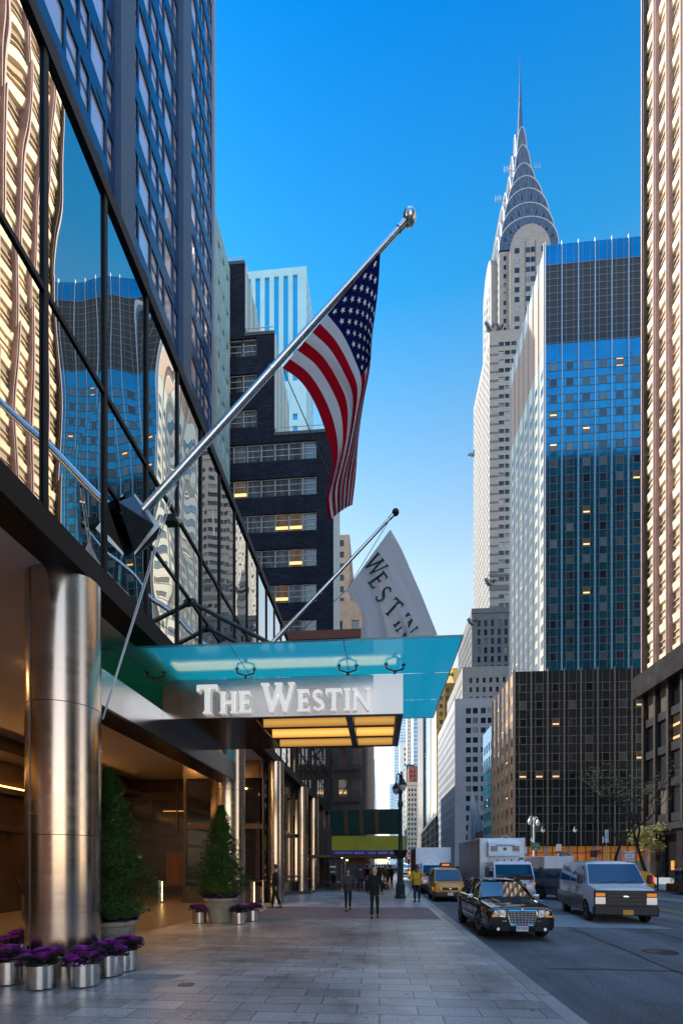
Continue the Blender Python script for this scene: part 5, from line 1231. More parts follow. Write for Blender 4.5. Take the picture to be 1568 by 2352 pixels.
# ---- black sedan
def make_sedan():
    t = thing('black_sedan', 'glossy black sedan with big chrome grille at the kerb, nearest car', 'car', (3.66,12.85+2.5,ZR), R(.5)); t.scale = (.96,.98,1.05)
    st = [(-2.52,.76,.32,.45,.64,.64,.70,.72),(-2.50,.87,.23,.45,.71,.74,.785,.80),(-2.42,.91,.20,.48,.755,.76,.83,.86),(-2.0,.93,.19,.52,.80,.80,.88,.925),(-1.2,.94,.18,.55,.86,.82,.945,.985),(-.82,.94,.18,.55,.89,.82,.97,1.0),
          (0,.94,.18,.55,.91,.80,.98,1.0),(1.2,.94,.18,.55,.93,.80,1.0,1.02),(1.9,.935,.19,.55,.94,.80,1.02,1.05),(2.35,.90,.22,.52,.90,.78,1.0,1.04),(2.48,.84,.28,.50,.82,.70,.93,.97),(2.50,.74,.34,.48,.70,.60,.80,.84)]
    vbody(t, 'body', st, MAT['car_black'], [(-1.52,.36,.41),(1.53,.36,.41)], .80, 1)
    # greenhouse: glass shell, roof skin and pillars
    base = [(-.79,-.98,.96),(.79,-.98,.96),(.81,.3,.98),(.80,1.2,1.0),(.76,2.0,1.02),(-.76,2.0,1.02),(-.80,1.2,1.0),(-.81,.3,.98)]
    top = [(-.56,-.20,1.43),(.56,-.20,1.43),(.60,.3,1.46),(.59,.9,1.45),(.55,1.25,1.42),(-.55,1.25,1.42),(-.59,.9,1.45),(-.60,.3,1.46)]
    mb = MB(); mb.loft([base, top], cap=True)
    mb.build('window_glass', MAT['car_glass'], t, local=True)
    mb = MB(); mb.grid(lambda u, v: ((u-.5)*2*(.575+.03*math.sin(math.pi*v)), -.24+1.55*v, 1.425+.055*(1-(2*u-1)**2)*.6+.035*math.sin(math.pi*v)), 12, 12); mb.build('roof', MAT['car_black'], t, local=True, smooth=True)
    for s_ in (-1,1):
        sidestrip('pillar', MAT['car_black'], t, [(s_*.80,-1.02,.955),(s_*.68,-.58,1.24),(s_*.575,-.21,1.435),(s_*.61,.3,1.47),(s_*.60,.9,1.46),(s_*.555,1.27,1.425),(s_*.67,1.65,1.22),(s_*.76,2.05,1.02)], .042)
        mb = MB(); mb.bar((s_*.815,.28,.97),(s_*.61,.30,1.46),.09,.02,up=(0,1,0)); mb.build('pillar', MAT['car_black'], t, local=True)
        d = MB(); d.box(s_*.944-.002,.29,.35,s_*.944+.002,.302,.92); d.box(s_*.942-.003,-.75,.35,s_*.942+.003,-.74,.9); d.box(s_*.943-.012,-.74,.50,s_*.943+.012,1.25,.525); d.build('door_trim', MAT['plastic_black'], t, local=True)
        hd = MB(); hd.box(s_*.945-.02,.05,.80,s_*.945+.02,.24,.83); hd.box(s_*.945-.02,1.0,.81,s_*.945+.02,1.19,.84); hd.build('door_handle', MAT['chrome'], t, local=True)
    # hood crease lines and cowl
    for s_ in (-1,1): sidestrip('hood_crease', MAT['car_black'], t, [(s_*.42,-2.36,.835),(s_*.50,-1.8,.925),(s_*.58,-1.02,.985)], .014)
    mb = MB(); mb.box(-.72,-1.0,.985,.72,-.93,1.0); mb.build('wiper_cowl', MAT['plastic_black'], t, local=True)
    for x in (-.35,.25): sidestrip('wiper', MAT['plastic_black'], t, [(x-.25,-1.0,1.0),(x+.25,-.97,1.02)], .012)
    # grille
    g_ = [(-.36,.76),(.36,.76),(.385,.66),(.30,.40),(-.30,.40),(-.385,.66)]
    mb = MB(); mb.prism(g_, (0,-2.53,0), (1,0,0), (0,0,1), -.05); g = mb.build('grille', MAT['black_metal'], t, local=True)
    mb = MB(); pts = [(x,-2.545,z) for x, z in g_]; mb.tube(pts+[pts[0]], .026, 6)
    for k in range(7):
        x = -.27+.09*k; zt_ = .745; zb_ = .41; mb.bar((x*1.12,-2.54,zt_),(x*.92,-2.54,zb_),.014)
    for k in range(6):
        z = .45+.055*k; wv = .31+.07*(z-.40)/.26 if z < .66 else .37; mb.bar((-wv,-2.542,z),(wv,-2.542,z),.016)
    mb.build('chrome_mesh', MAT['chrome'], g, local=True)
    mb = MB(); mb.ball((0,-2.55,.775), .05, 12, sz=.8); mb.build('badge', MAT['chrome'], g, local=True, smooth=True)
    for s_ in (-1,1):
        mb = MB(); q = [(s_*.43,-2.475,.60),(s_*.80,-2.40,.62),(s_*.80,-2.375,.775),(s_*.45,-2.465,.775)]
        mb.add([(x,y-.075,z) for x,y,z in q]+[(x,y+.12,z) for x,y,z in q], [(0,1,2,3),(0,4,5,1),(1,5,6,2),(2,6,7,3),(3,7,4,0)]); h_ = mb.build('headlight', MAT['headlamp'], t, local=True)
        mb = MB()
        for x, r in ((.53,.062),(.68,.066)): mb.ball((s_*x,-2.52+(x-.53)*.35,.70), r, 14)
        mb.build('lamp_lens', MAT['lens_clear'], h_, local=True, smooth=True)
        mb = MB(); mb.box(min(s_*.62,s_*.79),-2.54,.605,max(s_*.62,s_*.79),-2.46,.635); mb.build('turn_signal', MAT['lens_amber'], h_, local=True)
        mb = MB(); mb.lathe([(.04,-.02),(.042,.02)], (s_*.62,-2.50,.30), 16, axis='y'); mb.build('fog_lamp', MAT['headlamp'], t, local=True)
        mb = MB(); mb.bar((s_*.40,-2.535,.50),(s_*.88,-2.41,.51),.022); mb.build('bumper_strip', MAT['chrome'], t, local=True)
        mb = MB(); 
        for z in (.27,.30,.33): mb.bar((s_*.34,-2.52,z),(s_*.54,-2.51,z),.014)
        mb.build('lower_grille', MAT['plastic_black'], t, local=True)
    plate(t, (0,-2.565,.34), 'T471426C', band='plate_blue', size=.10, w=.32)
    mirror_pair(t, .90, -.62, 1.0, .20, .13, .12, 'chrome', .10)
    for y in (-1.52,1.53):
        for s_ in (-1,1): wheel(t, s_*.83, y, .365, .23, s_, 12, R(9) if y < 0 else 0)
    return t
make_sedan()

# ---- van-like vehicles
def make_van(name, label, cat, loc, rz, L_, W_, Ht, paint, hood_y, hood_z, ws0, ws1, grille='bar', under='plastic_black', wr=.37, glass='car_glass', sc_=1.0, rimmat='wheel_silver', wheelbase=.62):
    t = thing(name, label, cat, loc, rz); hw = W_/2; f = -L_/2; b = L_/2; zb = .30
    roof = Ht-.06
    st = [(f,hw*.86,zb+.12,.62,hood_z-.34,hw*.78,hood_z-.18,hood_z-.14),(f+.06,hw*.95,zb,.62,hood_z-.26,hw*.86,hood_z-.08,hood_z-.03),(ws0-.10,hw*.985,zb-.04,.66,hood_z-.10,hw*.90,hood_z+.02,hood_z+.06),
          (ws0,hw*.99,zb-.04,.68,hood_z-.05,hw*.90,hood_z+.04,hood_z+.08),(ws1,hw,zb-.04,.70,hood_z+.02,hw*.80,roof-.05,roof+.02),(ws1+.25,hw,zb-.04,.70,hood_z+.03,hw*.80,roof-.02,roof+.06),
          (0.4,hw,zb-.04,.70,hood_z+.03,hw*.81,roof-.01,roof+.06),(b-.35,hw*.99,zb-.02,.70,hood_z+.03,hw*.80,roof-.02,roof+.05),(b-.05,hw*.97,zb+.02,.7,hood_z,hw*.77,roof-.10,roof-.04),(b,hw*.92,zb+.1,.7,hood_z-.05,hw*.70,roof-.3,roof-.25)]
    wb = L_*wheelbase; ya = f+L_*.17; yb = ya+wb
    vbody(t, 'body', st, MAT[paint], [(ya,wr-.02,wr+.055),(yb,wr-.02,wr+.055)], hw*.84, 0)
    # windscreen and side glass, laid just proud of the shell
    z0, z1 = hood_z+.09, roof-.06
    fr = lambda z: (z-(hood_z+.04))/(roof-.05-hood_z-.04)
    yw = lambda z: ws0+(ws1-ws0)*fr(z)-.055
    xw = lambda z: hw*(.90-.10*fr(z))
    mb = MB(); patch(mb, (-xw(z0)*.97,yw(z0),z0),(xw(z0)*.97,yw(z0),z0),(xw(z1)*.96,yw(z1),z1),(-xw(z1)*.96,yw(z1),z1), 8, .03); mb.build('windscreen', MAT[glass], t, local=True, smooth=True)
    ramp = lambda z: hw*(.985+(.80-.985)*(z-(hood_z+.02))/(roof-.05-hood_z-.02))+.012
    for s_ in (-1,1):
        y0_ = ws0+.28
        for k, (ya_, yb_) in enumerate(((y0_,y0_+.95),(y0_+1.05,y0_+2.0),(y0_+2.1,b-.35))):
            if yb_-ya_ < .3: continue
            mb = MB(); q0, q1 = hood_z+.10, roof-.13
            lean = (ws1-ws0)*.75 if k == 0 else 0
            p = [(s_*ramp(q0),ya_,q0),(s_*ramp(q0),yb_,q0),(s_*ramp(q1),yb_,q1),(s_*ramp(q1),ya_+lean,q1)]
            mb.q(*(p if s_ < 0 else p[::-1])); mb.build('side_window', MAT[glass], t, local=True)
            d = MB(); d.box(s_*hw-.006*1,yb_+.04,zb+.08,s_*hw+.006,yb_+.052,hood_z-.02); d.build('door_seam', MAT['plastic_black'], t, local=True)
        mb = MB(); mb.box(s_*hw-.01,y0_+.62,hood_z-.16,s_*hw+.025,y0_+.84,hood_z-.11); mb.build('door_handle', MAT['plastic_black'], t, local=True)
        mb = MB(); mb.tube([(s_*hw*.84,f+.0,zb+.36),(s_*hw*1.005,f+.9,zb+.36),(s_*hw*1.01,b-.15,zb+.36)], .022, 6); mb.build('side_moulding', MAT[under], t, local=True)
        # lamps
        mb = MB(); gz = hood_z-.34; q = [(s_*hw*.55,f-.005,gz-.09),(s_*hw*.90,f+.05,gz-.09),(s_*hw*.90,f+.04,gz+.12),(s_*hw*.55,f-.012,gz+.10)]
        if grille == 'truck': q = [(s_*hw*.61,f-.05,gz-.24),(s_*hw*.91,f-.045,gz-.24),(s_*hw*.91,f-.045,gz-.01),(s_*hw*.61,f-.05,gz-.01)]
        mb.add(q+[(x,y+.15,z) for x,y,z in q], [(0,1,2,3),(0,4,5,1),(1,5,6,2),(2,6,7,3),(3,7,4,0)]); mb.build('headlight', MAT['headlamp'], t, local=True)
        if grille == 'truck':
            mb = MB(); mb.box(min(s_*hw*.62,s_*hw*.90),f-.045,gz+.02,max(s_*hw*.62,s_*hw*.90),f+.06,gz+.13); mb.build('turn_signal', MAT['lens_amber'], t, local=True)
        mb = MB(); mb.box(s_*hw*.80-.09,b-.03,.75,s_*hw*.80+.09,b+.012,1.15); mb.build('tail_light', MAT['lens_red'], t, local=True)
    # bumper, grille
    mb = MB(); mb.box(-hw*.97,f-.10,zb-.02,hw*.97,f+.12,zb+.26 if grille == 'bar' else zb+.30); mb.build('bumper', MAT[under], t, local=True, bevel=.05)
    if grille == 'truck':
        mb = MB(); mb.box(-hw*.93,f-.035,hood_z-.66,hw*.93,f+.1,hood_z-.12); g = mb.build('grille', MAT['plastic_black'], t, local=True, bevel=.02)
        mb = MB()
        for k in range(4): mb.box(-hw*.55,f-.06,hood_z-.58+k*.125,hw*.55,f-.036,hood_z-.54+k*.125)
        mb.build('grille_bar', MAT['dark_steel'], g, local=True)
        mb = MB(); mb.ball((0,f-.062,hood_z-.33), .11, 16, sz=.45, sy=.15); mb.build('badge', MAT['chrome'], g, local=True, smooth=True)
    else:
        mb = MB(); mb.box(-hw*.50,f-.03,hood_z-.42,hw*.50,f+.1,hood_z-.27); g = mb.build('grille', MAT['plastic_black'], t, local=True, bevel=.02)
        mb = MB()
        for k in range(3): mb.box(-hw*.48,f-.045,hood_z-.405+k*.045,hw*.48,f-.031,hood_z-.388+k*.045)
        mb.build('grille_bar', MAT['dark_steel'], g, local=True)
        mb = MB(); mb.ball((0,f-.045,hood_z-.345), .085, 14, sz=.45, sy=.15); mb.build('badge', MAT['chrome'], g, local=True, smooth=True)
    mirror_pair(t, hw*.98, ws0+.25, hood_z+.22, .17, .30, .12, 'plastic_black', .13)
    for y in (ya,yb):
        for s_ in (-1,1): wheel(t, s_*(hw-.13), y, wr, .22, s_, 8, 0, rimmat)
    for k in (-.3,.25): sidestrip('wiper', MAT['plastic_black'], t, [(k*hw-.25,yw(z0)-.02,z0+.0),(k*hw+.3,yw(z0+.07)-.03,z0+.07)], .014)
    t.scale = (sc_,)*3
    return t, f, b, hood_z, hw
# white cargo van coming towards us
V, f, b, hz, hw = make_van('cargo_van', 'white fronted cargo van with black grille and orange plate driving toward us', 'van', (8.15+.383,16.7+2.72,ZR), R(-8), 5.3, 2.04, 2.12, 'van_white', 0, 1.24, -1.80, -1.10, 'truck', glass='van_glass')
plate(V, (.05,f-.115,.40), '', 'plate_orange')
mb = MB(); mb.box(-hw-.004,-1.5,.34,-hw+.004,2.6,.9); mb.build('side_shade_panel', MAT['van_shaded'], V, local=True)  # shade on the van's left flank, put in as a darker panel
# grey suv behind it
V, f, b, hz, hw = make_van('grey_suv', 'dark grey suv seen side on behind the white cargo van', 'suv', (10.55,27.6,ZR), R(32), 4.7, 1.88, 1.74, 'suv_grey', 0, 1.08, -1.25, -.45, 'bar', glass='van_glass')
# yellow taxi van at the kerb
V, f, b, hz, hw = make_van('yellow_taxi_van', 'yellow taxi van with roof sign parked at the kerb beside the man', 'taxi', (3.68,25.6+2.0,ZR), 0, 4.4, 1.80, 1.96, 'taxi_yellow', 0, 1.10, -1.45, -.72, 'bar', sc_=.91, glass='van_glass')
plate(V, (.0,f-.115,.46), '')
mb = MB(); mb.prism([(-.42,0),(.42,0),(.30,.26),(-.30,.26)], (0,-.30,2.0), (1,0,0), (0,0,1), -.26); s_ = mb.build('roof_sign', MAT['plastic_black'], V, local=True, bevel=.02)
mb = MB(); mb.box(-.22,-.315,2.06,.22,-.302,2.18); mb.build('sign_light', MAT['lens_amber'], s_, local=True)
mb = MB(); mb.box(-hw-.05,-1.62,.62,-hw+.0,-1.5,.84); mb.build('marker_lamp', MAT['lens_amber'], V, local=True)

# ---- box trucks
def make_truck(name, label, loc, rz, bw, bh, bl, cabw, cabh, cab_len, box, side, reefer=False, rear_view=False):
    t = thing(name, label, 'truck', loc, rz); hw = bw/2; z0 = .95; yb0 = cab_len
    mb = MB(); mb.box(-hw,yb0,z0,hw,yb0+bl,bh); c = mb.build('cargo_box', MAT[box], t, local=True, bevel=.04)
    for s_ in (-1,1):
        mb = MB(); mb.box(s_*hw-.012,yb0+.12,z0+.05,s_*hw+.012,yb0+bl-.05,bh-.08); mb.build('box_side', MAT[side], t, local=True)
        mb = MB(); mb.tube([(s_*(hw-.01),yb0+.02,z0),(s_*(hw-.01),yb0+.02,bh-.02),(s_*(hw-.01),yb0+bl,bh-.02)], .05, 8); mb.build('edge_trim', MAT['white_metal'] if reefer else MAT['truck_white'], t, local=True, smooth=True)
        for k in range(int(bl/.7)):
            pass
    mb = MB()
    for k in range(22): mb.ball((-hw+.08+(bw-.16)*k/21,yb0-.005,bh-.42), .014, 6)
    for k in range(12): mb.ball((-hw+.10,yb0-.005,z0+.3+k*.17), .012, 6); mb.ball((hw-.10,yb0-.005,z0+.3+k*.17), .012, 6)
    mb.build('rivet', MAT['fin_metal'], c, local=True)
    mb = MB(); mb.box(-.45,.3,.55,.45,yb0+bl,.78); mb.box(-hw+.1,yb0+.3,.80,hw-.1,yb0+bl,.94); mb.build('chassis', MAT['plastic_black'], t, local=True)
    cw = cabw/2
    st = [(0,cw*.95,.45,.75,1.15,cw*.93,1.28,1.30),(.05,cw,.42,.75,1.2,cw*.97,1.34,1.36),(.38,cw,.42,.75,1.3,cw*.92,cabh-.10,cabh-.04),(.62,cw,.42,.75,1.3,cw*.90,cabh-.02,cabh+.04),(cab_len-.25,cw,.42,.75,1.3,cw*.90,cabh-.02,cabh+.03),(cab_len-.15,cw*.97,.45,.75,1.3,cw*.86,cabh-.12,cabh-.08)]
    mb = MB(); mb.loft([ring(*q) for q in st]); mb.build('cab', MAT['truck_white'], t, local=True, smooth=True, sharp=40)
    za, zb_ = 1.42, cabh-.16; y_ = lambda z: .05+.33*(z-1.34)/(cabh-.10-1.34)-.03; x_ = lambda z: cw*(.97-.05*(z-1.34)/(cabh-1.44))*.94
    mb = MB(); patch(mb, (-x_(za),y_(za),za),(x_(za),y_(za),za),(x_(zb_),y_(zb_),zb_),(-x_(zb_),y_(zb_),zb_), 8, .04); mb.build('windscreen', MAT['van_glass'], t, local=True, smooth=True)
    for s_ in (-1,1):
        mb = MB(); p = [(s_*(cw*.985+.015),.30,1.32),(s_*(cw*.985+.015),1.25,1.32),(s_*(cw*.92+.012),1.25,cabh-.22),(s_*(cw*.92+.012),.55,cabh-.22)]; mb.q(*(p if s_ < 0 else p[::-1])); mb.build('side_window', MAT['car_glass'], t, local=True)
        mb = MB(); mb.tube([(s_*cw*.97,.25,1.75),(s_*(cw+.30),.12,1.72)], .022, 6); mb.tube([(s_*cw*.97,.25,1.35),(s_*(cw+.28),.12,1.42)], .022, 6); a_ = mb.build('mirror_arm', MAT['plastic_black'], t, local=True)
        mb = MB(); mb.box(s_*(cw+.32)-.10,.08,1.32,s_*(cw+.32)+.10,.17,1.82); mb.build('mirror_head', MAT['plastic_black'], a_, local=True, bevel=.03)
        mb = MB(); mb.box(s_*cw*.72-.17,-.03,.72,s_*cw*.72+.17,.08,.92); mb.build('headlight', MAT['headlamp'], t, local=True, bevel=.02)
        mb = MB(); mb.box(s_*cw*.93-.08,-.02,.93,s_*cw*.93+.07,.12,1.04); mb.build('turn_signal', MAT['lens_amber'], t, local=True)
        wheel(t, s_*(cw-.14), .95, .40, .24, s_, 6, 0, 'white_metal'); wheel(t, s_*(hw-.22), yb0+bl*.72, .40, .40, s_, 6, 0, 'white_metal')
        mb = MB(); mb.box(s_*hw*.82-.12,yb0+bl+.002,.80,s_*hw*.82+.12,yb0+bl+.03,.93); mb.build('tail_light', MAT['lens_red'], t, local=True)
    mb = MB(); mb.box(-cw,-.10,.40,cw,.10,.66); mb.build('bumper', MAT['white_metal'] if reefer else MAT['plastic_black'], t, local=True, bevel=.03)
    mb = MB(); mb.box(-cw*.55,-.022,.76,cw*.55,.05,.98); mb.build('grille', MAT['plastic_black'], t, local=True)
    mb = MB(); mb.box(-x_(za)*1.0,y_(1.30)-.02,1.18,x_(za)*1.0,y_(1.3)+.06,1.40); mb.build('wiper_panel', MAT['plastic_black'], t, local=True)
    for x in (-.5,.15): sidestrip('wiper', MAT['plastic_black'], t, [(x,y_(za)-.06,za-.02),(x+.55,y_(za+.12)-.06,za+.12)], .014)
    for k in range(5):
        mb = MB(); mb.ball((-cw*.7+k*cw*.35,.55,cabh+.06), .05, 8); mb.build('marker_lamp', MAT['lens_amber'] if not reefer else MAT['sign_red'], t, local=True)
    if reefer:
        mb = MB(); prf = [(.0,0),(-.42,.06),(-.50,.25),(-.48,.72),(-.30,.86),(0,.86)]
        rings = [[(x,yb0+p[0],bh-1.05+p[1]) for p in prf] for x in (-hw*.72,-hw*.70,hw*.70,hw*.72)]
        mb.loft(rings); u_ = mb.build('cooling_unit', MAT['truck_white'], t, local=True, bevel=.03)
        mb = MB()
        for s_ in (-1,1):
            for k in range(4): mb.box(s_*hw*.48-.19,yb0-.525,bh-.74+k*.075,s_*hw*.48+.19,yb0-.485,bh-.705+k*.075)
        mb.build('vent_slot', MAT['louver'], u_, local=True)
        text('THERMO KING', .15, MAT['text_black'], u_, (0,yb0-.512,bh-.43), depth=.002)
        mb = MB(); mb.box(-.09,yb0-.515,bh-.70,.09,yb0-.50,bh-.54); mb.build('unit_badge', MAT['sign_green'], u_, local=True)
        mb = MB(); mb.box(-hw*.62,yb0-.02,bh-1.75,-hw*.57,yb0-.002,bh-1.05); mb.box(hw*.50,yb0-.02,bh-1.75,hw*.55,yb0-.002,bh-1.05); mb.box(-hw*.55,yb0-.03,bh-1.7,hw*.48,yb0-.004,bh-1.06); mb.build('front_frame', MAT['white_metal'], t, local=True)
        mb = MB(); mb.box(hw*.75,yb0-.01,bh-1.2,hw*.95,yb0-.003,bh-1.08); mb.build('sticker', MAT['sign_green'], t, local=True)
        text('285', .13, MAT['paint_blue_text'], t, (cw*.78,-.03,1.10), depth=.002)
    return t
make_truck('refrigerated_truck', 'white refrigerated truck with a cooling unit over its cab and a streaked grey side', (6.85,25.2,ZR), R(1), 2.42, 3.42, 6.5, 2.06, 2.12, 2.3, 'truck_white', 'truck_side_grey', True)
make_truck('box_truck', 'white box truck with streaked brown side parked right behind the taxi van', (3.75,32.0,ZR), 0, 2.36, 3.12, 6.0, 2.0, 2.05, 2.2, 'truck_white', 'truck_brown')
make_truck('box_truck', 'white box truck driving away beyond the grey suv, tail lights red', (15.7,52.0,ZR), R(180), 2.5, 2.62, 6.0, 2.0, 2.1, 2.2, 'truck_white', 'truck_side_grey')
# ---- more cars farther up the street
V, f, b, hz, hw = make_van('parked_taxi', 'yellow taxi seen from behind at far right beyond the white van', 'taxi', (17.6,36.5,ZR), R(180), 4.8, 1.85, 1.5, 'taxi_yellow', 0, .98, -1.3, -.3, 'bar')
for k, (x, y, paint, lab, ht) in enumerate(((5.9,43.5,'car_black','small dark car between the taxi van and the refrigerated truck',1.5),(4.6,62,'taxi_yellow','distant yellow cab just right of the street lamp',1.5),(4.2,74,'van_white','distant white van right of the street lamp beyond the crossing',2.0),(7.6,70,'suv_grey','distant grey car in the second lane beyond the crossing',1.6),(4.9,92,'taxi_yellow','farthest yellow cab in the sunlit avenue',1.5),(9.5,98,'van_white','distant white car in the middle of the sunlit avenue',1.5),(4.8,118,'suv_grey','tiny grey car at the foot of the street gap',1.6),(5.2,135,'van_white','tiny white van at the foot of the street gap',2.2))):
    make_van('distant_car', lab, 'car', (x,y,ZR), 0, 4.6, 1.82, ht, paint, 0, ht*.62, -1.3, -.4, 'bar')
# ================================================================ people
def skin_mesh(name, verts, edges, radii, mat, root, sub=1):
    me = bpy.data.meshes.new(name); me.from_pydata(verts, edges, []); o = bpy.data.objects.new(name, me); COL.objects.link(o)
    o.parent = root
    m = o.modifiers.new('skin','SKIN'); m.use_smooth_shade = True
    for i, sv in enumerate(me.skin_vertices[0].data):
        r = radii[i]; sv.radius = r if hasattr(r,'__len__') else (r,r); sv.use_root = (i == 0)
    if sub: s_ = o.modifiers.new('sub','SUBSURF'); s_.levels = s_.render_levels = sub
    apply_mods(o); o.data.materials.clear(); o.data.materials.append(mat)
    return o
def person(label, loc, rz, h=1.72, skin='skin', top='cloth_black', legs='cloth_black', hair='hair_dark', stride=.22, arms=(.15,-.15), elbow=(.25,.25), coat=.80, female=False, fingers=True, group=None, hairlen=.0, hood=False, reach=None):
    """local front is -Y. coat: hem height as share of body height"""
    t = thing('person', label, 'person', loc, rz, group); k = h/1.75
    V = []; E = []; Rd = []
    def add(p, r, par=None):
        V.append((p[0]*k,p[1]*k,p[2]*k)); Rd.append(tuple(x*k for x in r) if hasattr(r,'__len__') else r*k)
        if par is not None: E.append((par, len(V)-1))
        return len(V)-1
    sw = .185 if female else .205
    J = {}
    pel = add((0,0,.95),(.135,.10)); wa = add((0,.0,1.10),(.125,.09),pel); ch = add((0,.0,1.32),(.155,.105),wa); nb = add((0,.01,1.47),(.065,.065),ch); nk = add((0,-.005,1.53),.052,nb); hd = add((0,-.015,1.63),(.072,.088),nk); hc = add((0,-.005,1.70),(.066,.082),hd); add((0,-.095,1.625),.016,hd); add((0,-.06,1.555),(.035,.03),nk)
    for s_ in (-1,1): add((s_*.076,.0,1.63),.012,hd)
    for i, s_ in enumerate((-1,1)):
        a = arms[i]; e = elbow[i]
        sh = add((s_*sw,.01,1.43),.062,ch)
        el = Vector((s_*(sw+.06), .01-.30*math.sin(a), 1.43-.29*math.cos(a)))
        wr_ = el+Vector((s_*.0, -.26*math.sin(a+e), -.26*math.cos(a+e)))
        if reach and reach[i]: el = Vector(reach[i][0]); wr_ = Vector(reach[i][1])
        ei = add(el,.045,sh); wi = add(wr_,.029,ei); dr = (wr_-el).normalized(); sd = dr.cross(Vector((s_,0,0))).normalized(); sd = sd if sd.length > .1 else Vector((0,1,0))
        pm = add(wr_+dr*.055,(.032,.020),wi); J[('arm',s_)] = (Vector((s_*sw,.01,1.43)), el, wr_)
        if fingers:
            for q, L_ in enumerate((.068,.078,.073,.058)):
                b_ = wr_+dr*.085+sd*(.027-.018*q); f1 = add(b_,.010,pm); f2 = add(b_+dr*L_*.5-Vector((s_*.006,0,0)),.0085,f1); add(b_+dr*L_*.95-Vector((s_*.022,0,0)),.007,f2)
            th = add(wr_+dr*.045+sd*.045,.010,pm); add(wr_+dr*.085+sd*.062,.008,th)
        st = stride*(1 if i == 0 else -1)
        hp = add((s_*.09,.0,.90),.088,pel); kn = Vector((s_*.095,-.44*math.sin(st),.90-.42*math.cos(st))); back = max(0,-st)*1.1
        an = kn+Vector((0,-.42*math.sin(st-back*.9-.02),-.41*math.cos(st-back*.9)))
        if an.z > .2: an.z = .18
        if st >= 0: an.z = .085
        ki = add(kn,.058,hp); ai = add(an,.038,ki); J[('leg',s_)] = (Vector((s_*.09,0,.90)), kn, an)
        add(an+Vector((0,-.10,-.045 if st >= 0 else -.06)),.032,ai)
    skin_mesh('body', V, E, Rd, MAT[skin], t, 1)
    # coat or jacket
    V = []; E = []; Rd = []
    hem = coat*1.75 if coat > 1 else 1.75*coat
    c0 = add((0,0,.97),(.175,.135)); 
    if hem < .93: add((0,.005,hem),(.205 if female else .20,.15),c0)
    c1 = add((0,0,1.10),(.155 if female else .165,.12),c0); c2 = add((0,.005,1.33),(.178,.14),c1); c3 = add((0,.012,1.455),(.11,.10),c2)
    if hood: add((0,.06,1.50),(.11,.07),c3)
    for s_ in (-1,1):
        p0, p1, p2 = J[('arm',s_)]; a = add(p0,.067,c2); b_ = add(p1,.060,a); add(p2,.045,b_)
    skin_mesh('jacket', V, E, Rd, MAT[top], t, 2 if fingers else 1)
    V = []; E = []; Rd = []
    c0 = add((0,0,.95),(.155,.12)); add((0,0,1.02),(.14,.11),c0)
    for s_ in (-1,1):
        p0, p1, p2 = J[('leg',s_)]; a = add(p0,.098 if not female else .09,c0); b_ = add(p1,.072 if not female else .06,a); add(p2+Vector((0,0,.02)),.060 if not female else .052,b_)
    skin_mesh('trousers', V, E, Rd, MAT[legs], t, 1)
    for s_ in (-1,1):
        an = J[('leg',s_)][2]*k; mb = MB(); low = an.z-.085*k
        rr = [(-.20,.030,.035),(-.17,.045,.05),(-.08,.047,.075),(.0,.042,.10),(.055,.040,.10),(.075,.03,.07)]
        mb.loft([[(an.x+w_*x*k, an.y+y*k, low+z*hh*k) for x, z in ((-1,0),(1,0),(.95,.6),(.5,1),(-.5,1),(-.95,.6))] for y, w_, hh in rr]); mb.build('shoe', MAT['leather_black'], t, local=True, smooth=True)
    mb = MB(); n_ = 12
    mb.grid(lambda u, v: ((.088*math.cos(math.tau*u)*math.sin(v*math.pi*.62))*k, (.012+.103*math.sin(math.tau*u)*math.sin(v*math.pi*.62)*(1 if math.sin(math.tau*u) > 0 else .82))*k, (1.665+.125*math.cos(v*math.pi*.62)-(hairlen*v*max(0,math.sin(math.tau*u)) + .05*v*max(0,math.sin(math.tau*u))))*k), 16, 8)
    mb.build('hair', MAT[hair], t, local=True, smooth=True)
    if fingers:  # eyes, brows and mouth
        mb = MB()
        for s_ in (-1,1): mb.ball((s_*.03*k,-.088*k,1.648*k), .009*k, 8)
        mb.build('eye', MAT['text_black'], t, local=True)
        mb = MB(); mb.box(-.022*k,-.093*k,1.582*k,.022*k,-.086*k,1.589*k); mb.build('mouth', MAT['cloth_red'], t, local=True)
    return t
def ground_at(u, v, z=0): 
    d = 1110*(CAM_H-z)/(v-1982); xc = (u-784)/FPX; return (d*(-ST+xc*CT), d*(CT+xc*ST), z)
p1 = person('woman in a grey coat and dark leggings walking toward us', ground_at(799,2092), R(8), 1.66, top='cloth_grey', legs='cloth_black', stride=.20, arms=(.2,-.25), coat=.44, female=True, hairlen=.12)
p2 = person('blond person in black seen from behind, walking away down the sidewalk', ground_at(860,2109), R(178), 1.72, top='cloth_black', legs='cloth_black', hair='hair_blond', stride=.12, arms=(.1,-.12), coat=.47, female=True, hairlen=.06, hood=True)
mb = MB(); mb.lathe([(.10,0),(.13,.05),(.13,.20),(.09,.26),(0,.27)], n=14, sx=1, sy=.55); o = mb.build('shoulder_bag', MAT['leather_black'], None, local=True, smooth=True); q = ground_at(872,2109); o.location = (q[0]+.20,q[1]-.07,.98); o.scale = (.62,.62,.8); tag(o, 'black shoulder bag carried by the blond person in black', 'bag')
mb = MB(); mb.tube([(q[0]+.21,q[1]-.05,1.18),(q[0]+.13,q[1]-.06,1.45),(q[0]+.10,q[1]+.05,1.46)], .012, 5); s_ = mb.build('strap', MAT['leather_black'], o)
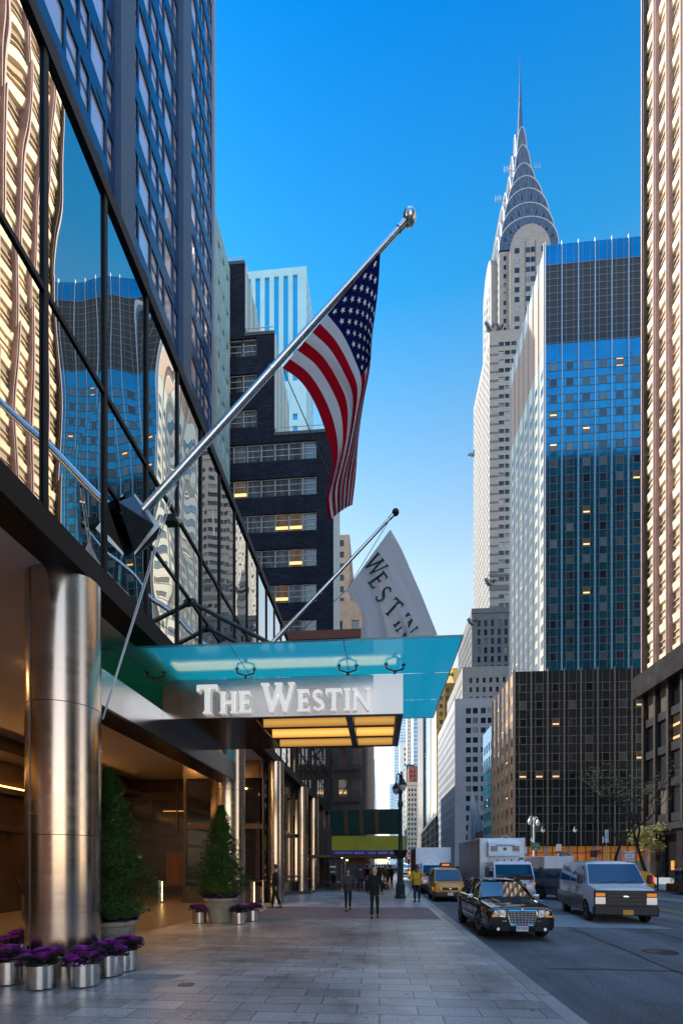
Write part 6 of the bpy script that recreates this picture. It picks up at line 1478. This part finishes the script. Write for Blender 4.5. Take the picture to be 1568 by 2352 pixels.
p3 = person('man in a yellow jacket standing by the taxi van at the kerb', ground_at(957,2071), R(-14), 1.80, skin='skin_dark', top='cloth_yellow', legs='cloth_navy', stride=.05, arms=(.15,.1), elbow=(.5,.3), coat=.53, reach=[None, ((.34,-.12,1.22),(.46,-.30,1.34))])
p4 = person('man in a long dark coat walking past the third column', ground_at(632,2086), R(-75), 1.82, top='cloth_black', legs='cloth_black', stride=.16, coat=.42)
p5 = person('person in purple half hidden by the third column', ground_at(610,2070), R(-70), 1.72, top='cloth_purple', legs='cloth_black', stride=.1, coat=.5, female=True)
p6 = person('man in a grey jacket pulling a suitcase under the sidewalk shed', ground_at(827,2047), R(175), 1.74, top='cloth_grey', legs='cloth_black', stride=.14, coat=.5)
t = thing('suitcase', 'black wheeled suitcase beside the man under the sidewalk shed', 'suitcase', ground_at(846,2046)); mb = MB(); mb.box(-.24,-.14,.05,.24,.14,.72); mb.build('case', MAT['cloth_black'], t, local=True, bevel=.04)
mb = MB()
for s_ in (-1,1): mb.tube([(s_*.12,.1,.72),(s_*.12,.14,1.0)], .012, 6)
mb.tube([(-.12,.14,1.0),(.12,.14,1.0)], .015, 6); mb.build('handle', MAT['satin_steel'], t, local=True)
for s_ in (-1,1): 
    mb = MB(); mb.lathe([(.045,-.02),(.045,.02)], (s_*.2,.1,.045), 10, axis='x'); mb.build('wheel', MAT['rubber'], t, local=True)
# the crowd crossing the avenue under the shed and beyond: a few builds, copied
protos = []
for top, legs, hair, sk, lab in (('cloth_navy','cloth_black','hair_dark','skin','navy coat'),('cloth_tan','cloth_black','hair_dark','skin','tan coat'),('cloth_red','cloth_navy','hair_dark','skin_dark','dark red coat'),('cloth_black','cloth_grey','hair_dark','skin','black coat'),('cloth_white','cloth_navy','hair_blond','skin','pale coat')):
    protos.append((person('distant pedestrian', (0,0,0), 0, 1.7, top=top, legs=legs, hair=hair, skin=sk, coat=.47, fingers=False), lab))
rg = random.Random(4); used = set()
spots = [(843,2036,3,3.2),(857,2033,0,0),(884,2037,1,3.0),(895,2036,0,2.9),(870,2027,2,0.2),(878,2025,3,3.1),(851,2026,4,0),(890,2024,4,3.3),(864,2022,0,3.0),(838,2024,2,0.1),(899,2026,3,0),(856,2019,1,3.2),(872,2019,4,.2),(883,2018,0,3.1),(846,2018,3,0),(893,2017,2,3),(1102,2030,3,1.5),(1108,2029,0,1.5),(1096,2026,4,1.4),(1553,2046,3,1.4),(1562,2044,0,-1.4)]
for i, (u, v, pi, rz) in enumerate(spots):
    pr, lab = protos[pi]
    o = pr if pi not in used else copy_tree(pr); used.add(pi)
    o.location = ground_at(u, v); o.rotation_euler = (0,0,rz+rg.uniform(-.3,.3)); o['group'] = 'distant pedestrians'
    side = 'on the far right sidewalk' if u > 1000 else 'in the crowd beyond the sidewalk shed'
    o['label'] = 'distant pedestrian in a %s %s' % (lab, side)
# ================================================================ street furniture
# ornate lamp post on the near sidewalk
lx, ly = ground_at(919,2063)[:2]
t = thing('street_lamp', 'dark green cast iron street lamp with two hanging lamps and a basket', 'street lamp', (lx,ly,0))
mb = MB(); mb.lathe([(.30,0),(.30,.12),(.25,.18),(.245,.75),(.20,.82),(.16,.98),(.125,1.1),(.12,2.0)], n=8); mb.build('base', MAT['cast_green'], t, local=True)
mb = MB(); mb.lathe([(.115,2.0),(.10,4.9),(.14,4.95),(.15,5.15),(.10,5.25),(.09,5.6),(.13,5.65),(.13,5.78),(.08,5.85),(.075,6.6),(.04,6.7)], n=12); mb.build('pole', MAT['cast_green'], t, local=True, smooth=True)
mb = MB(); mb.lathe([(.13,2.12),(.30,2.3),(.38,2.52),(.38,2.6),(.33,2.62),(.12,2.55)], n=20); mb.build('basket', MAT['black_metal'], t, local=True, smooth=True)
for dx, dy, z in ((.10,-.42,5.95),(-.20,.55,5.9)):
    mb = MB(); mb.tube([(0,0,6.5),(dx*.4,dy*.4,6.78),(dx*.9,dy*.9,6.7),(dx,dy,z+.42)], [.04,.035,.03,.03], 8); mb.tube([(0,0,6.1),(dx*.5,dy*.5,6.25),(dx*.8,dy*.8,6.6)], .02, 6); a_ = mb.build('arm', MAT['cast_green'], t, local=True, smooth=True)
    mb = MB(); mb.lathe([(.03,z+.45),(.06,z+.40),(.12,z+.30),(.20,z+.18),(.23,z+.08),(.22,z+.06)], (dx,dy,0), 18); mb.build('lamp_shade', MAT['black_metal'], a_, local=True, smooth=True)
    mb = MB(); mb.lathe([(.20,z+.06),(.19,z-.06),(.12,z-.18),(.001,z-.24)], (dx,dy,0), 18); mb.build('globe', MAT['lamp_globe'], a_, local=True, smooth=True)
mb = MB(); mb.tube([(.15,0,.5),(.5,.2,.9),(.62,.3,.5),(.4,.1,.12)], .012, 5); o = mb.build('wire_loop', MAT['black_metal'], t, local=True)
# sidewalk shed with its awning sign
YS = 33.0; xl = XY(762,YS)[0]; xr = XY(930,YS)[0]
S = thing('sidewalk_shed', 'sidewalk shed with a blank yellow banner over a blue menu strip', 'shed', ((xl+xr)/2,YS+6,0))
def zv(v, u=850): return at(u,v,YS).z
mb = MB(); mb.box(xl-1.9,YS+.1,zv(1964)-.16,xr,YS+13,zv(1964)+.02); mb.build('deck', MAT['plywood'], S)
mb = MB(); mb.box(xl,YS-.04,zv(1953),xr,YS+.06,zv(1920)); mb.build('banner', MAT['sign_yellow'], S)
mb = MB(); mb.box(xl,YS-.05,zv(1963.5),xr,YS+.06,zv(1953)-.003); b_ = mb.build('menu_strip', MAT['sign_blue'], S)
for u, s_ in ((774+15,'sandwiches'),(825,'panini'),(853,'soup'),(878,'salads'),(902,'deli')):
    p = at(u,1958.3,YS-.056); text(s_, .22, MAT['sign_white'], b_, tuple(p-S.location), depth=.003, xs=1.05, spacing=1.15)
mb = MB(); x2 = XY(918,YS)[0]; za, zb_ = zv(1916), zv(1863); mb.add([(xl-.1,YS+.2,za),(x2,YS+.2,za),(x2,YS-.55,zb_),(xl-.1,YS-.55,zb_)], [(0,1,2,3)]); mb.box(xl-.12,YS-.6,zb_,x2+.02,YS-.5,zb_+.06); mb.build('parapet', MAT['shed_green'], S)
mb = MB()
for u in (796,831,866): x = XY(u,YS)[0]; mb.add([(x-.13,YS+.17,za),(x+.13,YS+.17,za),(x+.07,YS-.57,zb_),(x-.19,YS-.57,zb_)], [(0,1,2,3)])
mb.build('brace', MAT['plywood'], S)
mb = MB(); mb.box(xl-.08,YS-.02,zv(1970),xl-.02,YS+.05,zv(1862)); mb.build('end_post', MAT['shed_green'], S)
for (x, y) in [(xl+.9,YS+.2),(XY(850,YS)[0],YS+.2),(xr-.15,YS+.2),(xl+.3,YS+4.5),(XY(850,YS+5)[0],YS+5),(xr-.15,YS+5),(xr-.15,YS+9.5),(xl-.6,YS+9.5)]:
    mb = MB(); mb.tube([(x,y,0),(x,y,zv(1964)-.16)], .045, 8); mb.tube([(x,y,zv(1964)-.5),(x+.3,y,zv(1964)-.17)], .025, 6); mb.tube([(x,y,zv(1964)-.5),(x-.3,y,zv(1964)-.17)], .025, 6); mb.lathe([(.1,0),(.1,.02)], (x,y,0), 8); mb.build('scaffold_post', MAT['pole_steel'], S)
for u, v in ((779,1963.5),(785,1965.5),(796,1970),(943,1963),):
    pass
for u, v in ((778,1964),(785,1966),(797,1972.5),(893,1963),(892.5,1967),(889,1974)):
    p = at(u,v+3,YS+1.5); mb = MB(); mb.ball(tuple(p), .055, 8); mb.build('bulb', MAT['bulb'], S)
# shop signs under the shed
pa, pb_ = at(787,1984,YS+3.5), at(852,1971,YS+3.5)
t = thing('shop_sign', 'brown fascia sign with dark script letters under the shed', 'sign', (pa.x,YS+3.5,pa.z))
mb = MB(); mb.box(pa.x,YS+3.5,pa.z,pb_.x,YS+3.6,pb_.z); mb.build('board', M('sign_brown', (.16,.075,.02), .6), t)
text('Pa', .42, MAT['text_black'], t, (.45,-.01,.20), depth=.002)
pa, pb_ = at(757,2008,32.2), at(771,1996,32.2)
t = thing('nail_salon_sign', 'small dark sign reading nails at the left of the shed', 'sign', (pa.x,32.2,pa.z)); mb = MB(); mb.box(pa.x,32.2,pa.z,pb_.x,32.3,pb_.z); mb.build('board', MAT['black_metal'], t)
text('nails', .27, MAT['sign_white'], t, ((pb_.x-pa.x)/2,-.008,(pb_.z-pa.z)/2), depth=.002, xs=.75)
mb = MB(); mb.box(pa.x,32.25,pb_.z+.1,pb_.x,32.3,pb_.z+.2); mb.build('light_bar', MAT['sign_white'], t)
mb = MB(); mb.box(pa.x+.05,32.4,.1,pb_.x,32.5,pa.z-.05); mb.build('glass_case', MAT['storefront_glass'], t)
# traffic cone
t = thing('traffic_cone', 'orange traffic cone on the sidewalk under the shed', 'cone', ground_at(888,2040)); mb = MB(); mb.lathe([(.17,.03),(.03,.72),(.0,.73)], n=16); mb.build('cone', MAT['cone_orange'], t, local=True, smooth=True)
mb = MB(); mb.box(-.2,-.2,0,.2,.2,.03); mb.build('base', MAT['cone_orange'], t, local=True); mb = MB(); mb.lathe([(.132,.22),(.095,.42)], n=16); mb.build('band', MAT['sign_white'], t, local=True)
# bare tree under the shed end
def tree(name, label, loc, h, spread, seed, leaves=0, leafm='leaf_yellow', barkm='bark', lean=(0,0), r0=.12, depth=5, twigs=None, leafsize=.12):
    t = thing(name, label, 'tree', loc); rg = random.Random(seed); mb = MB(); tips = []; tw = MB()
    def grow(p, d, L_, r, lv):
        pts = [p]; q = p
        for i in range(4):
            d = (d+Vector((rg.uniform(-.22,.22),rg.uniform(-.22,.22),rg.uniform(-.05,.16)))).normalized(); q = q+d*L_/4; pts.append(q)
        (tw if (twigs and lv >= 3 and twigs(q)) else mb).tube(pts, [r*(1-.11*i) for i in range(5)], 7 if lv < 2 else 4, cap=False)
        if lv >= depth-2: tips.append((q, d))
        if lv < depth:
            for k in range(2 if lv else 3):
                nd_ = (d+Vector((rg.uniform(-1,1)*spread,rg.uniform(-1,1)*spread,rg.uniform(-.15,.5)))).normalized(); grow(pts[rg.choice((3,4)) if lv else 4], nd_, L_*rg.uniform(.6,.82), r*.58, lv+1)
    grow(Vector((0,0,0)), Vector((lean[0],lean[1],1)).normalized(), h*.38, r0, 0)
    mb.build('trunk', MAT[barkm], t, local=True, smooth=True)
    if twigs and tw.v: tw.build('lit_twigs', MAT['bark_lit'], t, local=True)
    if leaves:
        lb = MB()
        for i in range(leaves):
            q, d = rg.choice(tips); c = q+Vector((rg.gauss(0,.28),rg.gauss(0,.28),rg.gauss(0,.22))); a = Vector((rg.uniform(-1,1),rg.uniform(-1,1),rg.uniform(-.6,.6))).normalized(); b_ = a.orthogonal().normalized(); s_ = leafsize*rg.uniform(.6,1.3)
            lb.q(c-a*s_, c+b_*s_*.5, c+a*s_, c-b_*s_*.5)
        lb.build('crown', MAT[leafm], t, local=True)
    return t
def site(u, Y, z=0): return (XY(u,Y)[0], Y, z)
tree('bare_tree', 'thin bare street tree in the crowd beyond the shed', site(886,47), 5.5, .8, 2, 40, r0=.09)
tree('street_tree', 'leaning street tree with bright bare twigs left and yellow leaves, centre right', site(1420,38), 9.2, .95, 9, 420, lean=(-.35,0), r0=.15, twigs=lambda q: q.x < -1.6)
tree('street_tree', 'darker bare street tree nearest the right edge', site(1503,38.5), 9.6, .9, 21, 90, lean=(-.42,0), r0=.16)
tree('street_tree', 'small leafy green tree behind the dark bare tree', site(1475,55), 5.6, 1.1, 5, 1500, leafm='leaf_yellow', r0=.08, leafsize=.14)
# twin-arm lamps
def twin(label, u, Y, h, mat, arm, along=0):
    t = thing('twin_street_lamp', label, 'street lamp', site(u,Y,-.0)); ca, sa = math.cos(along), math.sin(along)
    mb = MB(); mb.lathe([(.22,0),(.2,.6),(.13,.8),(.10,h-1.2),(.13,h-1.1),(.13,h-.95),(.08,h-.85),(.07,h-.1),(.02,h+.15)], n=12); mb.build('pole', MAT[mat], t, local=True, smooth=True)
    for s_ in (-1,1):
        mb = MB(); P_ = [(0,h-.9),(.25*arm,h-.2),(.6*arm,h+.1),(.9*arm,h+.05),(arm,h-.2)]; mb.tube([(s_*x*ca,s_*x*sa,z) for x, z in P_], .04, 8); a_ = mb.build('arm', MAT[mat], t, local=True, smooth=True)
        c = (s_*arm*ca, s_*arm*sa); mb = MB(); mb.lathe([(.03,h-.15),(.12,h-.25),(.20,h-.42),(.25,h-.58)], (*c,0), 16); mb.build('lamp_shade', MAT[mat], a_, local=True, smooth=True)
        mb = MB(); mb.lathe([(.24,h-.58),(.22,h-.76),(.12,h-.92),(.001,h-.98)], (*c,0), 16); mb.build('globe', MAT['lamp_globe'], a_, local=True, smooth=True)
    return t
T1 = twin('silver twin street lamp carrying a green street sign above the trucks', 1225, 60, 7.4, 'white_metal', 1.15, R(50))
twin('dark twin street lamp with wide arms in front of the glass wing', 1283, 66, 6.9, 'black_metal', 2.05)
twin('dark twin street lamp left of the silver one', 1190, 72, 5.9, 'black_metal', 1.95)
# green street sign on the silver lamp
def board(name, label, u0, u1, v0, v1, Y, mat, lines=(), tc='text_black', size=.2, post=True, pm='pole_steel', cat='sign', depth=.03):
    a, b = at(u0,v1,Y), at(u1,v0,Y); t = thing(name, label, cat, ((a.x+b.x)/2,Y,0 if post else a.z)); L = t.location
    mb = MB(); mb.box(a.x,Y-depth,a.z,b.x,Y,b.z); mb.build('panel', MAT[mat], t)
    if post: mb = MB(); mb.tube([((a.x+b.x)/2,Y+.04,0),((a.x+b.x)/2,Y+.04,b.z+.05)], .04, 8); mb.build('post', MAT[pm], t)
    n_ = len(lines)
    for i, s_ in enumerate(lines): text(s_, size, MAT[tc], t, ((a.x+b.x)/2-L.x, -depth-.006, b.z-(b.z-a.z)*(i+.62)/(n_+.2)-L.z), depth=.002, xs=.85)
    return t
board('street_sign', 'green direction sign with white lettering and arrow on the silver lamp', 1220,1239,1935,1953,59.6,'sign_green',('SUNY','State College','of','Optometry'),'sign_white',.17,False)
mb = MB(); p = at(1229.5,1951,59.55); mb.prism([(-.03,0),(.03,0),(.03,.1),(.08,.1),(0,.2),(-.08,.1),(-.03,.1)], p, (1,0,0), (0,0,1), .01); mb.build('arrow', MAT['sign_white'], bpy.data.objects['street_sign'])
board('lane_sign', 'white sign reading right lane must turn right above the van', 1433,1456,1955,1978,36.0,'sign_white',('RIGHT LANE','MUST','TURN RIGHT'),'paint_blue_text',.15)
board('traffic_sign', 'white traffic sign left of the silver lamp', 1196,1209,1946,1960,58,'sign_white')
board('one_way_sign', 'black one way sign with white arrow lettering left of the silver lamp', 1197,1209,1961,1966,57.5,'black_metal',('ONE WAY',),'sign_white',.16,False)
board('traffic_sign', 'tall white traffic sign in front of the orange shop windows', 1277,1288,1939,1957,58,'sign_white')
board('street_name_sign', 'blue street name sign low in front of the orange shop windows', 1284,1306,1961,1967,57,'paint_blue_text',('Third Ave',),'sign_white',.22,False)
board('one_way_sign', 'black one way sign above the blue street name sign', 1276,1291,1955.5,1960,57.8,'black_metal',('ONE WAY',),'sign_white',.14,False)
board('maroon_sign', 'maroon notice board on a post left of the leaning tree', 1354,1370,1953,1969,48,'sign_maroon')
board('red_sign', 'small red sign beside the maroon board', 1371,1379,1951,1963,47.6,'sign_red')
b_ = board('banner', 'pale green and white banner hanging from a pole by the tree', 1388,1396,1906,1935,46,'sign_white',(),post=True); mb = MB(); a_, c_ = at(1389,1926,45.95), at(1395,1912,45.95); mb.box(a_.x,45.94,a_.z,c_.x,45.965,c_.z); mb.build('banner_print', MAT['haze_blue'], b_)
board('traffic_sign', 'narrow white sign beside the pale banner', 1382,1386,1922,1936,46.2,'sign_white',post=False)
# traffic signals far up the street
for u, v, Y, lab in ((938,1976,62,'red traffic light over the parked box truck'),(1512,1994,36,'dark pedestrian signal at the far right sidewalk')):
    p = at(u, v, Y); t = thing('traffic_light', lab, 'traffic light', (p.x,Y,0)); mb = MB(); mb.box(p.x-.17,Y-.1,p.z-.5,p.x+.17,Y+.1,p.z+.45); mb.build('housing', MAT['plastic_black'], t, bevel=.03)
    mb = MB(); mb.tube([(p.x,Y+.15,0),(p.x,Y+.15,p.z+.6)], .06, 8); mb.build('post', MAT['black_metal'], t)
    mb = MB(); mb.lathe([(.11,-.13),(.11,-.10)], (p.x,Y,p.z+.28), 14, axis='y'); mb.build('red_lens', MAT['lens_red'] if u < 1000 else MAT['plastic_black'], t)
    mb = MB(); mb.lathe([(.11,-.13),(.11,-.10)], (p.x,Y,p.z-.02), 14, axis='y'); mb.lathe([(.11,-.13),(.11,-.10)], (p.x,Y,p.z-.32), 14, axis='y'); mb.build('dark_lens', MAT['louver'], t)
p = at(1105,1955,56); t = thing('hanging_street_sign', 'green bracket sign on a dark post left of the refrigerated truck', 'sign', (p.x,56,0)); mb = MB(); mb.tube([(p.x,56,0),(p.x,56,p.z+.4)], .07, 8); mb.build('post', MAT['cast_green'], t); mb = MB(); mb.box(p.x-.45,55.9,p.z-.5,p.x+.35,55.96,p.z+.2); mb.build('panel', MAT['sign_green'], t)
# security camera on an arm over the refrigerated truck
p = at(1150,1931,44); t = thing('camera_pole', 'white curved pole with a small dome camera behind the refrigerated truck', 'pole', (p.x+1,44,0)); mb = MB(); mb.tube([(p.x+.7,44,0),(p.x+.7,44,p.z+.25),(p.x+.55,44,p.z+.42),(p.x+.1,44,p.z+.42),(p.x,44,p.z+.25)], .04, 8); mb.build('pole', MAT['white_metal'], t, smooth=True); mb = MB(); mb.ball((p.x,44,p.z+.15), .13, 12); mb.build('dome', MAT['white_metal'], t, smooth=True)
# hedge planter at the right sidewalk
p = site(1550,33); t = thing('hedge_planter', 'low black planter with a clipped hedge on the far right sidewalk', 'planter', (p[0]+1.2,33,0)); L = t.location
mb = MB(); mb.box(p[0]-.2,32.3,0,p[0]+4,33.7,.55); mb.build('trough', MAT['black_granite'], t, bevel=.03)
mb = MB(); rg = random.Random(8)
for i in range(2600):
    c = Vector((p[0]-.1+4*rg.random(), 32.4+1.2*rg.random(), .5+.6*rg.random()**.7)); a = Vector((rg.uniform(-1,1),rg.uniform(-1,1),rg.uniform(-1,1))).normalized(); b2 = a.orthogonal().normalized()
    mb.q(c-a*.06, c+b2*.03, c+a*.06, c-b2*.03)
mb.build('foliage', MAT['hedge_leaf'], t)
# manhole and drain cover
mb = MB(); mb.lathe([(.13,.005),(.13,.009)], (ground_at(428,2262)[0],ground_at(428,2262)[1],0), 20); tag(mb.build('drain_cover', MAT['fin_grey'], None), 'small round metal drain cover set in the near paving', 'cover')
q = ground_at(360,2243); mb = MB(); mb.q((q[0]-.55,q[1]-.16,.004),(q[0]+.35,q[1]-.16,.004),(q[0]+.45,q[1]+.16,.004),(q[0]-.55,q[1]+.16,.004)); tag(mb.build('pale_paver', MAT['concrete'], None), kind='structure')

for k, (x, y) in enumerate(((6.4,11.6),(10.6,24.5))):
    mb = MB(); mb.lathe([(.36,-.139),(.36,-.131),(.30,-.130),(.30,-.133),(.0,-.133)], (x,y,0), 28); tag(mb.build('manhole_cover', MAT['dark_steel'], None), ('round iron manhole cover in the road right of the black sedan','round iron manhole cover in the road beyond the cargo van')[k], 'manhole')
mb = MB(); rg = random.Random(12)
for x0_, y0_, dx, dy, n_ in ((2.9,3.2,.9,.02,9),(5.2,4.0,.06,.9,14),(7.6,6.0,.05,.9,16),(3.2,9.6,.8,-.03,8)):
    p = [(x0_+dx*i+rg.uniform(-.05,.05), y0_+dy*i+rg.uniform(-.05,.05)) for i in range(n_)]
    for a, b in zip(p, p[1:]):
        d = Vector((b[0]-a[0], b[1]-a[1])).normalized(); w_ = .035; nx_, ny_ = -d.y*w_, d.x*w_
        mb.q((a[0]-nx_,a[1]-ny_,-.1345),(b[0]-nx_,b[1]-ny_,-.1345),(b[0]+nx_,b[1]+ny_,-.1345),(a[0]+nx_,a[1]+ny_,-.1345))
tag(mb.build('road_seam', M('tar', (.03,.03,.032), .45)), kind='structure')
mb = MB(); mb.q((6.2,5.4,-.1362),(8.6,5.1,-.1362),(8.9,8.9,-.1362),(6.3,9.1,-.1362)); mb.q((3.0,20.5,-.1362),(4.6,20.5,-.1362),(4.6,24.2,-.1362),(3.0,24.2,-.1362)); tag(mb.build('road_patch', M('new_asphalt', (.075,.078,.085), .6, var=(1.2,.3), speck=(60,.5))), kind='structure')
